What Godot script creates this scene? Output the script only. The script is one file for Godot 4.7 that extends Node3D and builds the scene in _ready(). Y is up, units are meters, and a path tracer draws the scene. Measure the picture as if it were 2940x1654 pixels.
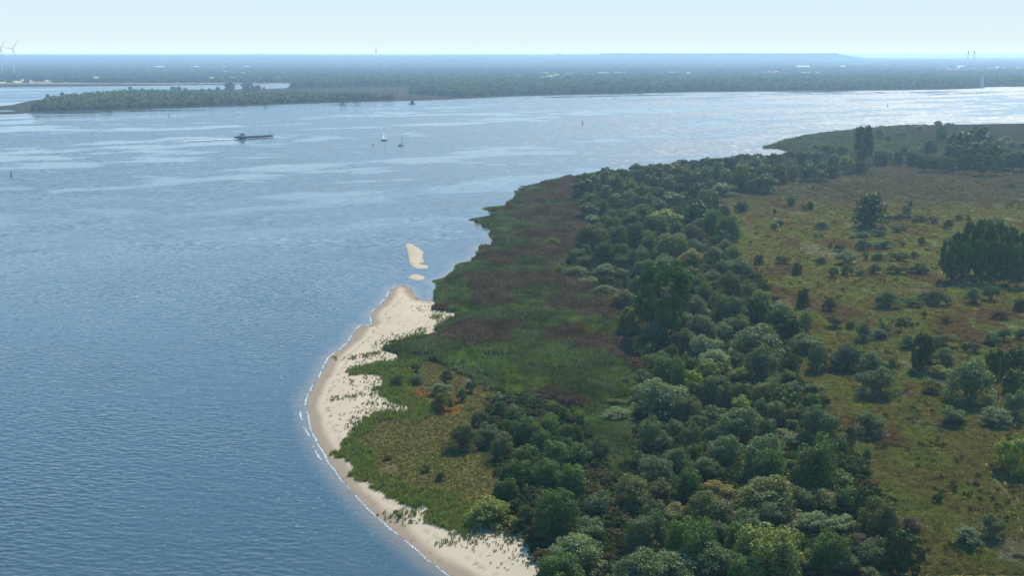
extends Node3D

var used := {}
var mats := {}
var protos := {}
var land_edge: PackedVector2Array
var sand_edge: PackedVector2Array
var bar_long: PackedVector2Array
var bar_short: PackedVector2Array
var reed_area: PackedVector2Array
var dune_area: PackedVector2Array
var wood_area: PackedVector2Array
var marsh_area: PackedVector2Array
var meadow_area: PackedVector2Array
var field_area: PackedVector2Array
var far_shore: PackedVector2Array
var channel: PackedVector2Array
var creek: PackedVector2Array
var island_wood: PackedVector2Array
var right_wood: PackedVector2Array
var sand_area: PackedVector2Array
var n_warp: FastNoiseLite
var n_patch: FastNoiseLite
var n_fine: FastNoiseLite
var n_wave: FastNoiseLite
var n_cell: FastNoiseLite


func _ready() -> void:
	# ---------------------------------------------------------------- camera, sky, sun
	var cam := Camera3D.new()
	cam.name = "camera"
	cam.position = Vector3(0, 100, 0)
	cam.rotation_degrees = Vector3(-10.682, 0, 0)
	cam.fov = 26.15
	cam.near = 1.0
	cam.far = 80000.0
	add_child(cam)
	var sky_mat := ProceduralSkyMaterial.new()
	sky_mat.sky_top_color = Color(0.245, 0.56, 0.805)
	sky_mat.sky_horizon_color = Color(0.655, 0.705, 0.708)
	sky_mat.sky_curve = 0.18
	sky_mat.ground_bottom_color = Color(0.25, 0.30, 0.30)
	sky_mat.ground_horizon_color = Color(0.75, 0.85, 0.88)
	sky_mat.sun_angle_max = 20.0
	var sky := Sky.new()
	sky.sky_material = sky_mat
	var env := Environment.new()
	env.background_mode = Environment.BG_SKY
	env.sky = sky
	env.tonemap_mode = Environment.TONE_MAPPER_LINEAR
	env.tonemap_exposure = 2.05
	env.sdfgi_enabled = true
	env.ssao_enabled = true
	env.ssil_enabled = true
	# summer haze over the whole valley, a little brighter towards the sun
	env.volumetric_fog_enabled = true
	env.volumetric_fog_density = 0.00008
	env.volumetric_fog_albedo = Color(0.70, 0.86, 1.0)
	env.volumetric_fog_anisotropy = 0.25
	var around := WorldEnvironment.new()
	around.name = "air"
	around.environment = env
	add_child(around)
	var sun := DirectionalLight3D.new()
	sun.name = "sun"
	sun.light_energy = 1.6
	sun.light_color = Color(1.0, 0.94, 0.83)
	sun.light_angular_distance = 0.5
	sun.shadow_enabled = true
	sun.rotation_degrees = Vector3(-45.0, 180.0 - 25.0, 0)
	add_child(sun)

	n_warp = noise(11, 0.03, 3)
	n_patch = noise(12, 0.02, 3)
	n_fine = noise(13, 0.25, 2)
	n_wave = noise(14, 1.0, 2)
	n_cell = noise(15, 0.004, 1)
	n_cell.noise_type = FastNoiseLite.TYPE_CELLULAR
	n_cell.cellular_return_type = FastNoiseLite.RETURN_CELL_VALUE
	outlines()
	# ---------------------------------------------------------------- the land and the water
	river_bed()
	near_land()
	far_land()
	water()
	# ---------------------------------------------------------------- vegetation
	make_protos()
	plants()
	undergrowth()
	reeds()
	grasses()
	island_trees()
	far_woods()
	# ---------------------------------------------------------------- things on the water and on land
	tanker()
	boats()
	marks()
	hut()
	heaps()
	skyline()
	surf()


# ------------------------------------------------------------------ helpers

func noise(s: int, f: float, octaves: int) -> FastNoiseLite:
	var n := FastNoiseLite.new()
	n.seed = s
	n.frequency = f
	n.fractal_octaves = octaves
	n.noise_type = FastNoiseLite.TYPE_SIMPLEX_SMOOTH
	return n


func numbered(called: String) -> String:
	if not used.has(called):
		used[called] = 0
		return called
	used[called] += 1
	return "%s_%03d" % [called, used[called]]


func tag(o: Node3D, label: String, category := "", group := "", kind := "") -> void:
	if label: o.set_meta("label", label)
	if category: o.set_meta("category", category)
	if group: o.set_meta("group", group)
	if kind: o.set_meta("kind", kind)


func base(called: String, at := Vector3.ZERO, turn := 0.0) -> Node3D:
	var o := Node3D.new()
	o.name = numbered(called)
	add_child(o)
	o.position = at
	o.rotation.y = turn
	return o


func shape(called: String, mesh: Mesh, m: Material, parent: Node = self) -> MeshInstance3D:
	var o := MeshInstance3D.new()
	o.name = numbered(called) if parent == self else called
	o.mesh = mesh
	if m: o.material_override = m
	parent.add_child(o, true)
	return o


func mat(key: String, c: Color, rough := 0.85, metal := 0.0) -> StandardMaterial3D:
	if not mats.has(key):
		var m := StandardMaterial3D.new()
		m.resource_name = key
		m.albedo_color = Color(c.r, c.g, c.b).linear_to_srgb()
		m.roughness = rough
		m.metallic = metal
		m.cull_mode = BaseMaterial3D.CULL_DISABLED
		mats[key] = m
	return mats[key]


func tool() -> SurfaceTool:
	var st := SurfaceTool.new()
	st.begin(Mesh.PRIMITIVE_TRIANGLES)
	st.set_smooth_group(-1)
	return st


func done(st: SurfaceTool) -> ArrayMesh:
	st.generate_normals()
	return st.commit()


func quad(st: SurfaceTool, a: Vector3, b: Vector3, c: Vector3, d: Vector3) -> void:
	for v in [a, b, c, a, c, d]:
		st.add_vertex(v)


func box(st: SurfaceTool, lo: Vector3, hi: Vector3, chamfer := 0.0) -> void:
	var k := chamfer
	var t := Vector3(k, 0, k)
	var p := [Vector3(lo.x, lo.y, lo.z), Vector3(hi.x, lo.y, lo.z), Vector3(hi.x, lo.y, hi.z), Vector3(lo.x, lo.y, hi.z)]
	var q := [Vector3(lo.x, hi.y, lo.z) + t, Vector3(hi.x - k, hi.y, lo.z + k), Vector3(hi.x, hi.y, hi.z) - t, Vector3(lo.x + k, hi.y, hi.z - k)]
	for i in 4:
		var j := (i + 1) % 4
		quad(st, p[i], p[j], q[j], q[i])
	quad(st, q[0], q[1], q[2], q[3])
	quad(st, p[3], p[2], p[1], p[0])


func tube(st: SurfaceTool, a: Vector3, b: Vector3, ra: float, rb: float, sides := 7) -> void:
	var d := (b - a).normalized()
	var u := d.cross(Vector3.RIGHT if absf(d.x) < 0.8 else Vector3.UP).normalized()
	var w := d.cross(u)
	for i in sides:
		var t0 := TAU * i / sides
		var t1 := TAU * (i + 1) / sides
		var e0 := u * cos(t0) + w * sin(t0)
		var e1 := u * cos(t1) + w * sin(t1)
		quad(st, a + e0 * ra, b + e0 * rb, b + e1 * rb, a + e1 * ra)
		for v in [b, b + e1 * rb, b + e0 * rb, a, a + e0 * ra, a + e1 * ra]:
			st.add_vertex(v)


func flat_mesh(verts: PackedVector3Array, cols: PackedColorArray, index: PackedInt32Array, normals := PackedVector3Array(), uvs := PackedVector2Array()) -> ArrayMesh:
	var a := []
	a.resize(Mesh.ARRAY_MAX)
	a[Mesh.ARRAY_VERTEX] = verts
	if cols.size(): a[Mesh.ARRAY_COLOR] = cols
	if normals.size(): a[Mesh.ARRAY_NORMAL] = normals
	if uvs.size(): a[Mesh.ARRAY_TEX_UV] = uvs
	a[Mesh.ARRAY_INDEX] = index
	var m := ArrayMesh.new()
	m.add_surface_from_arrays(Mesh.PRIMITIVE_TRIANGLES, a)
	return m


func inside(x: float, z: float, poly: PackedVector2Array) -> bool:
	return Geometry2D.is_point_in_polygon(Vector2(x, z), poly)


func edge_distance(p: Vector2, line: PackedVector2Array, reach: float, closed := false) -> float:
	var best := reach * reach
	var n := line.size()
	for i in (n if closed else n - 1):
		var a := line[i]
		var b := line[(i + 1) % n]
		if minf(a.y, b.y) - reach > p.y or maxf(a.y, b.y) + reach < p.y or minf(a.x, b.x) - reach > p.x or maxf(a.x, b.x) + reach < p.x:
			continue
		var ab := b - a
		var t := clampf((p - a).dot(ab) / maxf(ab.length_squared(), 1e-6), 0.0, 1.0)
		best = minf(best, (p - a - ab * t).length_squared())
	return sqrt(best)


# ------------------------------------------------------------------ outlines on the ground, in metres (x, z)

func outlines() -> void:
	land_edge = PackedVector2Array()
	land_edge.append_array([Vector2(-4.6, -219.8), Vector2(-9.4, -224.2), Vector2(-11.9, -227.2), Vector2(-17.0, -235.0), Vector2(-23.2, -246.7), Vector2(-30.6, -260.3), Vector2(-38.4, -277.6), Vector2(-46.1, -297.2)])
	land_edge.append_array([Vector2(-50.6, -311.6), Vector2(-55.3, -327.5), Vector2(-59.4, -346.7), Vector2(-60.4, -356.0), Vector2(-60.5, -367.8), Vector2(-60.8, -391.5), Vector2(-61.0, -404.6), Vector2(-59.7, -414.6)])
	land_edge.append_array([Vector2(-57.3, -427.7), Vector2(-57.3, -444.6), Vector2(-56.4, -455.9), Vector2(-53.8, -453.5), Vector2(-52.6, -457.1), Vector2(-54.8, -471.1), Vector2(-54.8, -482.4), Vector2(-53.1, -494.2)])
	land_edge.append_array([Vector2(-52.3, -510.5), Vector2(-52.4, -525.3), Vector2(-50.8, -535.9), Vector2(-47.5, -536.8), Vector2(-43.7, -528.5), Vector2(-40.3, -510.5), Vector2(-37.9, -503.0), Vector2(-34.8, -501.5)])
	land_edge.append_array([Vector2(-32.2, -502.2), Vector2(-32.8, -512.0), Vector2(-33.6, -518.2), Vector2(-31.8, -534.3), Vector2(-34.8, -541.0), Vector2(-36.6, -547.9), Vector2(-30.2, -557.6), Vector2(-29.5, -567.7)])
	land_edge.append_array([Vector2(-26.3, -580.1), Vector2(-27.1, -592.0), Vector2(-24.5, -598.2), Vector2(-18.7, -603.4), Vector2(-19.9, -613.0), Vector2(-17.5, -622.9), Vector2(-12.5, -626.2), Vector2(-16.3, -630.8)])
	land_edge.append_array([Vector2(-18.0, -644.8), Vector2(-15.6, -654.5), Vector2(-1.9, -657.0), Vector2(-1.1, -663.2), Vector2(-9.3, -665.8), Vector2(-12.2, -685.4), Vector2(-14.4, -694.9), Vector2(-12.2, -706.1)])
	land_edge.append_array([Vector2(-7.8, -709.0), Vector2(-0.8, -713.3), Vector2(-8.9, -716.3), Vector2(-15.7, -720.7), Vector2(-17.4, -732.8), Vector2(-20.2, -742.1), Vector2(-27.5, -753.2), Vector2(-25.7, -763.0)])
	land_edge.append_array([Vector2(-19.0, -771.4), Vector2(-7.6, -787.0), Vector2(-9.9, -795.9), Vector2(-17.4, -801.3), Vector2(-20.4, -810.5), Vector2(-18.3, -820.0), Vector2(-2.6, -833.5), Vector2(-1.9, -841.5)])
	land_edge.append_array([Vector2(-3.4, -853.7), Vector2(-1.5, -864.2), Vector2(3.5, -879.2), Vector2(2.3, -888.1), Vector2(3.0, -897.1), Vector2(1.0, -906.3), Vector2(1.3, -922.8), Vector2(11.0, -930.1)])
	land_edge.append_array([Vector2(11.1, -937.5), Vector2(4.0, -952.6), Vector2(12.7, -960.3), Vector2(21.6, -973.5), Vector2(27.6, -992.6), Vector2(40.0, -1015.3), Vector2(44.0, -1030.0), Vector2(54.0, -1039.0)])
	land_edge.append_array([Vector2(68.7, -1063.9), Vector2(89.9, -1070.3), Vector2(103.1, -1083.3), Vector2(118.5, -1093.3), Vector2(146.7, -1138.6), Vector2(187.0, -1176.2), Vector2(214.8, -1216.2), Vector2(254.2, -1228.7)])
	land_edge.append_array([Vector2(288.2, -1286.2), Vector2(283.8, -1334.0), Vector2(269.4, -1344.0), Vector2(279.5, -1385.6), Vector2(289.4, -1401.8), Vector2(327.6, -1489.0), Vector2(345.4, -1520.5), Vector2(370.1, -1573.6)])
	land_edge.append_array([Vector2(408.4, -1623.3), Vector2(456.6, -1676.2), Vector2(504.7, -1732.5), Vector2(542.7, -1775.1), Vector2(608.6, -1792.8), Vector2(660.8, -1801.7), Vector2(700.4, -1819.9), Vector2(749.8, -1829.1)])
	land_edge.append_array([Vector2(947.7, -1857.3)])
	sand_edge = PackedVector2Array()
	sand_edge.append_array([Vector2(-31.8, -503.0), Vector2(-29.2, -490.0), Vector2(-30.4, -479.7), Vector2(-27.7, -473.7), Vector2(-18.9, -473.0), Vector2(-20.7, -457.8), Vector2(-23.4, -446.9), Vector2(-26.5, -442.3)])
	sand_edge.append_array([Vector2(-26.6, -427.7), Vector2(-29.9, -428.8), Vector2(-35.3, -429.9), Vector2(-39.8, -420.8), Vector2(-44.3, -412.1), Vector2(-37.5, -404.6), Vector2(-38.6, -394.7), Vector2(-46.6, -389.6)])
	sand_edge.append_array([Vector2(-52.0, -386.0), Vector2(-51.6, -378.6), Vector2(-41.3, -374.8), Vector2(-38.3, -366.6), Vector2(-41.1, -357.5), Vector2(-34.6, -344.9), Vector2(-28.5, -338.9), Vector2(-29.3, -334.4)])
	sand_edge.append_array([Vector2(-36.2, -335.1), Vector2(-41.3, -328.8), Vector2(-42.2, -321.1), Vector2(-44.3, -311.6), Vector2(-44.4, -299.6), Vector2(-40.0, -292.6), Vector2(-38.2, -283.9), Vector2(-32.5, -277.6)])
	sand_edge.append_array([Vector2(-29.7, -271.5), Vector2(-22.3, -264.0), Vector2(-18.7, -260.3), Vector2(-19.1, -256.0), Vector2(-14.8, -248.4), Vector2(-10.3, -246.3), Vector2(-8.8, -249.9), Vector2(-3.8, -249.9)])
	sand_edge.append_array([Vector2(1.0, -245.9), Vector2(4.2, -234.3), Vector2(5.9, -219.8)])
	bar_long = PackedVector2Array()
	bar_long.append_array([Vector2(-57.2, -658.2), Vector2(-54.1, -659.5), Vector2(-49.2, -646.0), Vector2(-45.3, -629.6), Vector2(-44.5, -610.8), Vector2(-42.8, -599.2), Vector2(-45.8, -595.1), Vector2(-40.2, -588.0)])
	bar_long.append_array([Vector2(-39.7, -580.1), Vector2(-44.9, -579.1), Vector2(-49.3, -591.0), Vector2(-52.5, -619.5)])
	bar_short = PackedVector2Array()
	bar_short.append_array([Vector2(-47.2, -554.9), Vector2(-46.5, -564.0), Vector2(-43.2, -564.9), Vector2(-39.6, -557.6), Vector2(-39.2, -551.4), Vector2(-41.9, -547.9), Vector2(-44.8, -550.5)])
	reed_area = PackedVector2Array()
	reed_area.append_array([Vector2(-29.6, -557.6), Vector2(-26.9, -586.0), Vector2(-19.2, -611.9), Vector2(-16.7, -652.0), Vector2(0.0, -670.9), Vector2(-14.4, -726.7), Vector2(-6.7, -788.7), Vector2(2.5, -892.5)])
	reed_area.append_array([Vector2(24.8, -978.9), Vector2(68.3, -1057.5), Vector2(74.6, -1021.1), Vector2(55.3, -892.5), Vector2(42.0, -742.1), Vector2(35.5, -658.2), Vector2(19.9, -581.1), Vector2(25.6, -527.7)])
	reed_area.append_array([Vector2(35.6, -497.1), Vector2(39.4, -457.1), Vector2(39.8, -417.7), Vector2(41.2, -384.3), Vector2(33.8, -351.8), Vector2(22.4, -334.1), Vector2(13.2, -348.2), Vector2(1.0, -351.8)])
	reed_area.append_array([Vector2(-7.3, -359.5), Vector2(-20.3, -388.7), Vector2(-31.1, -397.9), Vector2(-41.0, -393.3), Vector2(-47.5, -391.0), Vector2(-39.2, -417.7), Vector2(-34.6, -429.4), Vector2(-26.5, -425.6)])
	reed_area.append_array([Vector2(-22.5, -446.3), Vector2(-18.3, -473.0), Vector2(-27.4, -477.7), Vector2(-31.6, -505.9), Vector2(-31.3, -534.3)])
	dune_area = PackedVector2Array()
	dune_area.append_array([Vector2(-41.2, -328.1), Vector2(-35.1, -334.1), Vector2(-28.0, -337.5), Vector2(-36.7, -361.4), Vector2(-29.1, -371.5), Vector2(-18.8, -359.5), Vector2(-6.9, -339.2), Vector2(-12.9, -314.9)])
	dune_area.append_array([Vector2(-2.6, -295.0), Vector2(0.8, -277.4), Vector2(-5.6, -270.4), Vector2(-13.2, -261.6), Vector2(-18.4, -259.5), Vector2(-25.4, -268.1), Vector2(-32.0, -278.6), Vector2(-39.2, -289.8)])
	dune_area.append_array([Vector2(-43.1, -306.1)])
	wood_area = PackedVector2Array()
	wood_area.append_array([Vector2(47.5, -992.6), Vector2(103.5, -1117.2), Vector2(197.2, -1191.9), Vector2(253.1, -1254.6), Vector2(326.8, -1153.4), Vector2(265.9, -1051.3), Vector2(180.3, -927.6), Vector2(148.4, -892.5)])
	wood_area.append_array([Vector2(132.3, -742.1), Vector2(115.4, -634.2), Vector2(107.5, -562.2), Vector2(110.1, -527.7), Vector2(109.3, -476.3), Vector2(98.8, -417.7), Vector2(88.3, -371.5), Vector2(90.4, -341.0)])
	wood_area.append_array([Vector2(87.0, -306.1), Vector2(82.6, -277.4), Vector2(81.0, -255.3), Vector2(77.8, -226.2), Vector2(5.9, -219.8), Vector2(2.1, -236.4), Vector2(-2.2, -251.3), Vector2(-2.5, -277.4)])
	wood_area.append_array([Vector2(-12.8, -311.9), Vector2(-5.0, -344.5), Vector2(11.9, -341.0), Vector2(20.8, -324.2), Vector2(22.1, -295.0), Vector2(22.5, -277.4), Vector2(27.0, -277.4), Vector2(32.4, -321.1)])
	wood_area.append_array([Vector2(39.3, -371.5), Vector2(49.4, -417.7), Vector2(43.7, -476.3), Vector2(39.6, -512.0), Vector2(26.4, -544.4), Vector2(21.2, -571.5), Vector2(39.2, -658.2), Vector2(48.1, -810.5)])
	marsh_area = PackedVector2Array()
	marsh_area.append_array([Vector2(271.4, -1354.2), Vector2(335.7, -1501.4), Vector2(408.0, -1623.3), Vector2(507.6, -1732.5), Vector2(537.2, -1766.4), Vector2(485.0, -1623.3), Vector2(420.4, -1489.0), Vector2(363.9, -1429.7)])
	marsh_area.append_array([Vector2(304.0, -1324.2), Vector2(283.8, -1334.0)])
	meadow_area = PackedVector2Array()
	meadow_area.append_array([Vector2(148.4, -892.5), Vector2(132.3, -742.1), Vector2(115.4, -634.2), Vector2(107.5, -562.2), Vector2(110.1, -527.7), Vector2(109.3, -476.3), Vector2(98.8, -417.7), Vector2(88.3, -371.5)])
	meadow_area.append_array([Vector2(90.4, -341.0), Vector2(87.0, -306.1), Vector2(82.6, -277.4), Vector2(81.0, -255.3), Vector2(76.8, -223.0), Vector2(122.2, -223.0), Vector2(654.6, -1277.0), Vector2(518.4, -1241.5)])
	meadow_area.append_array([Vector2(400.5, -1160.9), Vector2(269.8, -1067.0), Vector2(180.3, -927.6)])
	field_area = PackedVector2Array()
	field_area.append_array([Vector2(494.1, -1623.3), Vector2(609.1, -1775.1), Vector2(928.8, -1819.9), Vector2(654.6, -1277.0), Vector2(440.0, -1277.0)])
	far_shore = PackedVector2Array()
	far_shore.append_array([Vector2(-1066.1, -2046.5), Vector2(-862.2, -2106.0), Vector2(-839.5, -2118.3), Vector2(-812.9, -2195.3), Vector2(-765.2, -2222.3), Vector2(-699.9, -2292.5), Vector2(-606.0, -2367.3), Vector2(-515.3, -2447.1)])
	far_shore.append_array([Vector2(-456.4, -2532.5), Vector2(-336.5, -2643.0), Vector2(-223.2, -2722.1), Vector2(-169.0, -2763.5), Vector2(11.7, -3015.4), Vector2(211.4, -3145.7), Vector2(489.8, -3348.0), Vector2(885.8, -3442.8)])
	far_shore.append_array([Vector2(1221.2, -3577.9), Vector2(1393.7, -3723.9), Vector2(1464.5, -3882.4), Vector2(1621.7, -3924.1), Vector2(2123.3, -3966.7)])
	channel = PackedVector2Array()
	channel.append_array([Vector2(-1306.0, -2382.9), Vector2(-1014.3, -2382.9), Vector2(-994.0, -2430.7), Vector2(-1000.1, -2514.9), Vector2(-1028.7, -2643.0), Vector2(-1053.2, -2784.7), Vector2(-1072.5, -3040.6), Vector2(-1031.2, -3258.2)])
	channel.append_array([Vector2(-970.8, -3442.8), Vector2(-913.4, -3577.9), Vector2(-725.0, -3649.5), Vector2(-676.3, -3762.3), Vector2(-718.6, -4100.3), Vector2(-726.0, -4293.0), Vector2(-895.5, -4194.5), Vector2(-1000.4, -4146.9)])
	channel.append_array([Vector2(-1240.0, -3988.4), Vector2(-1422.5, -3924.1), Vector2(-1566.4, -3841.5), Vector2(-2014.8, -3686.3)])
	creek = PackedVector2Array()
	creek.append_array([Vector2(-1211.3, -2208.7), Vector2(-946.5, -2222.3), Vector2(-920.0, -2263.9), Vector2(-907.0, -2271.0), Vector2(-883.8, -2236.0), Vector2(-891.6, -2208.7), Vector2(-926.8, -2175.6), Vector2(-1175.8, -2143.4)])
	island_wood = PackedVector2Array()
	island_wood.append_array([Vector2(-840.4, -2195.3), Vector2(-936.6, -2532.5), Vector2(-950.8, -2828.0), Vector2(-911.2, -3066.2), Vector2(-805.8, -2990.7), Vector2(-609.8, -2850.1), Vector2(-491.0, -2850.1), Vector2(-363.7, -2784.7)])
	island_wood.append_array([Vector2(-245.8, -2763.5), Vector2(-342.9, -2682.0), Vector2(-462.8, -2568.3), Vector2(-531.2, -2480.6), Vector2(-613.9, -2398.6), Vector2(-708.8, -2321.9), Vector2(-774.7, -2249.9)])
	right_wood = PackedVector2Array()
	right_wood.append_array([Vector2(-631.6, -3613.3), Vector2(-495.6, -3801.5), Vector2(-290.8, -3882.4), Vector2(-251.2, -3118.7), Vector2(-114.0, -2930.5), Vector2(11.9, -3053.4), Vector2(204.4, -3200.9), Vector2(496.6, -3394.7)])
	right_wood.append_array([Vector2(898.4, -3492.2), Vector2(1350.0, -3686.3), Vector2(1434.3, -3841.5), Vector2(1639.2, -3966.7), Vector2(2063.0, -4997.0), Vector2(1253.5, -4864.1), Vector2(714.4, -4864.1), Vector2(456.9, -4997.0)])
	right_wood.append_array([Vector2(327.4, -5137.3), Vector2(38.9, -4677.5), Vector2(-337.1, -4504.6), Vector2(-566.0, -4344.0), Vector2(-709.4, -4194.5)])
	sand_area = land_edge.slice(0, 34)
	for i in 28:
		sand_area[i].x -= 14.0
	sand_area[27].y -= 14.0
	sand_area.append_array(sand_edge)
	var closed := land_edge.duplicate()
	closed.append(Vector2(1500, -1857))
	closed.append(Vector2(1500, -150))
	closed.append(Vector2(-5, -150))
	land_edge = closed


# 0 water, 1 sand, 2 reed bed, 3 dune grass, 4 wood, 5 marsh, 6 meadow, 7 far field, 8 green reeds
func zone(x: float, z: float) -> int:
	var wx := x + n_warp.get_noise_2d(x * 4.0, z * 4.0) * 2.6
	var wz := z + n_warp.get_noise_2d(x * 4.0 + 90.0, z * 4.0) * 3.4
	if z > -870.0 and x < 45.0:
		if inside(wx, wz, sand_area) and inside(x, z, land_edge): return 1
		if x < 0.0 and (inside(x, z, bar_long) or inside(x, z, bar_short)): return 1
	if not inside(x, z, land_edge): return 0
	if inside(wx, wz, wood_area): return 4
	if inside(wx, wz, meadow_area): return 6
	if inside(wx, wz, reed_area): return 2
	if inside(wx, wz, dune_area): return 3
	if inside(wx, wz, field_area): return 7
	if inside(x, z, marsh_area): return 5
	if z < -1130.0: return 5
	return 8 if z < -420.0 or x > 17.0 else 3


func ground_y(x: float, z: float) -> float:
	var p := Vector2(x, z)
	var d := edge_distance(p, land_edge, 30.0)
	var on := inside(x, z, land_edge)
	if not on and x < 0.0 and x > -70.0 and z < -535.0 and z > -720.0:
		var e := minf(edge_distance(p, bar_long, 30.0, true), edge_distance(p, bar_short, 30.0, true))
		if inside(x, z, bar_long) or inside(x, z, bar_short):
			return minf(e * 0.09, 0.35)
		d = minf(d, e)
	if not on:
		return -minf(d * 0.12, 1.5)
	return minf(d * 0.075, 1.0) + clampf((d - 8.0) * 0.02, 0.0, 0.4) + n_fine.get_noise_2d(x * 0.2, z * 0.2) * 0.06 * clampf(d * 0.1, 0.0, 1.0)


func river_bed() -> void:
	var v := PackedVector3Array([Vector3(-16000, -3, 2000), Vector3(16000, -3, 2000), Vector3(16000, -3, -25000), Vector3(-16000, -3, -25000)])
	var m := flat_mesh(v, PackedColorArray(), PackedInt32Array([0, 3, 2, 0, 2, 1]), PackedVector3Array([Vector3.UP, Vector3.UP, Vector3.UP, Vector3.UP]))
	var o := shape("ground", m, mat("river bed", Color(0.06, 0.055, 0.04), 0.9))
	tag(o, "flat river bed and low ground that runs on to the horizon", "ground", "", "structure")


func grain_texture() -> NoiseTexture2D:
	var n := noise(31, 0.02, 5)
	var t := NoiseTexture2D.new()
	t.width = 1024
	t.height = 1024
	t.seamless = true
	t.noise = n
	var g := Gradient.new()
	g.set_color(0, Color(0.55, 0.55, 0.55))
	g.set_color(1, Color(1, 1, 1))
	t.color_ramp = g
	return t


func ground_color(x: float, z: float, k: int, d: float) -> Color:
	var a := n_patch.get_noise_2d(x * 0.8, z * 0.45)
	var b := n_patch.get_noise_2d(x * 2.7 + 300.0, z * 1.1)
	var f := n_fine.get_noise_2d(x * 1.4, z)
	var c: Color
	match k:
		0:
			c = Color(0.11, 0.09, 0.065)
		1:
			c = Color(0.285, 0.247, 0.190) * (1.0 + 0.07 * a + 0.05 * b)
			if d < 4.6:
				c = c.lerp(Color(0.15, 0.125, 0.095), clampf((4.4 - d + b * 1.8) / 2.4, 0.0, 0.85))
			var wrack := absf(d - 6.0 - b * 1.6)
			if wrack < 0.4 and f > -0.15: c = c * 0.80
			if f > 0.52: c = c * 0.84
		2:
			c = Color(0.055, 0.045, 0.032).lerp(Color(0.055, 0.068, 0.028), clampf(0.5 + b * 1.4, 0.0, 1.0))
		3:
			c = Color(0.118, 0.098, 0.036).lerp(Color(0.095, 0.108, 0.03), clampf(0.35 + b * 0.8, 0.0, 1.0)) * (1.0 + f * 0.12)
			var rust := maxf(1.0 - Vector2(x - -19.9, (z - -341.7) * 0.55).length() / 6.5, 1.0 - Vector2(x - -28.1, (z - -351.1) * 0.5).length() / 5.5)
			c = c.lerp(Color(0.21, 0.095, 0.035), clampf(rust * 2.0 + b * 0.5, 0.0, 0.85) if rust > 0.0 else 0.0)
			if b < -0.38: c = c.lerp(Color(0.22, 0.17, 0.10), 0.45)
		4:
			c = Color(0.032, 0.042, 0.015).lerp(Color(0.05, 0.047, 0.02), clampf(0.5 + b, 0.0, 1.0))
		5:
			c = Color(0.075, 0.105, 0.05).lerp(Color(0.06, 0.06, 0.045), clampf(0.4 + a * 2.0, 0.0, 1.0))
		6, 7:
			var l := 1.0 + f * 0.35
			c = Color(0.136, 0.122, 0.035)
			c = c.lerp(Color(0.118, 0.078, 0.036), smoothstep(0.08, 0.26, a) * 0.95)
			c = c.lerp(Color(0.132, 0.150, 0.034), smoothstep(0.05, 0.24, b) * 0.9)
			c = c.lerp(Color(0.21, 0.195, 0.125), smoothstep(0.36, 0.5, n_patch.get_noise_2d(x * 1.5 - 800.0, z * 0.45)) * 0.7)
			if z < -760.0:
				c = c.lerp(Color(0.08, 0.068, 0.042), clampf((-760.0 - z) / 150.0, 0.0, 0.8))
			if k == 7: c = c.lerp(Color(0.022, 0.027, 0.010), 0.85)
			c = c * l
		_:
			c = Color(0.05, 0.075, 0.028).lerp(Color(0.045, 0.04, 0.028), clampf(0.3 + a * 1.5, 0.0, 1.0))
	return c


func near_land() -> void:
	var rows := 500
	var cols := 320
	var verts := PackedVector3Array()
	var tint := PackedColorArray()
	var index := PackedInt32Array()
	var sandy := PackedInt32Array()
	var kinds := PackedByteArray()
	for r in rows + 1:
		var dist := 205.0 * pow(1880.0 / 205.0, float(r) / rows)
		var x0 := maxf(-0.19 * dist - 6.0, -115.0)
		var x1 := 0.53 * dist + 25.0
		for c in cols + 1:
			var x := lerpf(x0, x1, float(c) / cols)
			var z := -dist
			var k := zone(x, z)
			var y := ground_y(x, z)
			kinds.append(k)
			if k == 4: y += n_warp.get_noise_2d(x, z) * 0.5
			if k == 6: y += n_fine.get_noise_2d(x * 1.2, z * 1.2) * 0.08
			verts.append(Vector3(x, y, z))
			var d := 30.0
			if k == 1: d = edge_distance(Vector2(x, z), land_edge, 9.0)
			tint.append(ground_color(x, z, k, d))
	for r in rows:
		for c in cols:
			var i := r * (cols + 1) + c
			var q := PackedInt32Array([i, i + cols + 1, i + cols + 2, i, i + cols + 2, i + 1])
			if kinds[i] < 2 or kinds[i + 1] < 2 or kinds[i + cols + 1] < 2: sandy.append_array(q)
			else: index.append_array(q)
	var m := StandardMaterial3D.new()
	m.vertex_color_use_as_albedo = true
	m.roughness = 0.95
	m.specular_mode = BaseMaterial3D.SPECULAR_DISABLED
	m.albedo_texture = grain_texture()
	m.uv1_triplanar = true
	m.uv1_world_triplanar = true
	m.uv1_scale = Vector3(0.05, 0.05, 0.05)
	var sand := StandardMaterial3D.new()
	sand.resource_name = "dry sand"
	sand.vertex_color_use_as_albedo = true
	sand.roughness = 0.95
	sand.specular_mode = BaseMaterial3D.SPECULAR_DISABLED
	var st := SurfaceTool.new()
	st.create_from(flat_mesh(verts, tint, index), 0)
	st.generate_normals()
	var whole := st.commit()
	st = SurfaceTool.new()
	st.create_from(flat_mesh(verts, tint, sandy), 0)
	st.generate_normals()
	st.commit(whole)
	whole.surface_set_material(0, m)
	whole.surface_set_material(1, sand)
	var o := shape("riverbank_land", whole, null)
	tag(o, "near bank with white sand, reeds, wood floor and dry brown-green meadow", "land", "", "structure")
	track()


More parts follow.
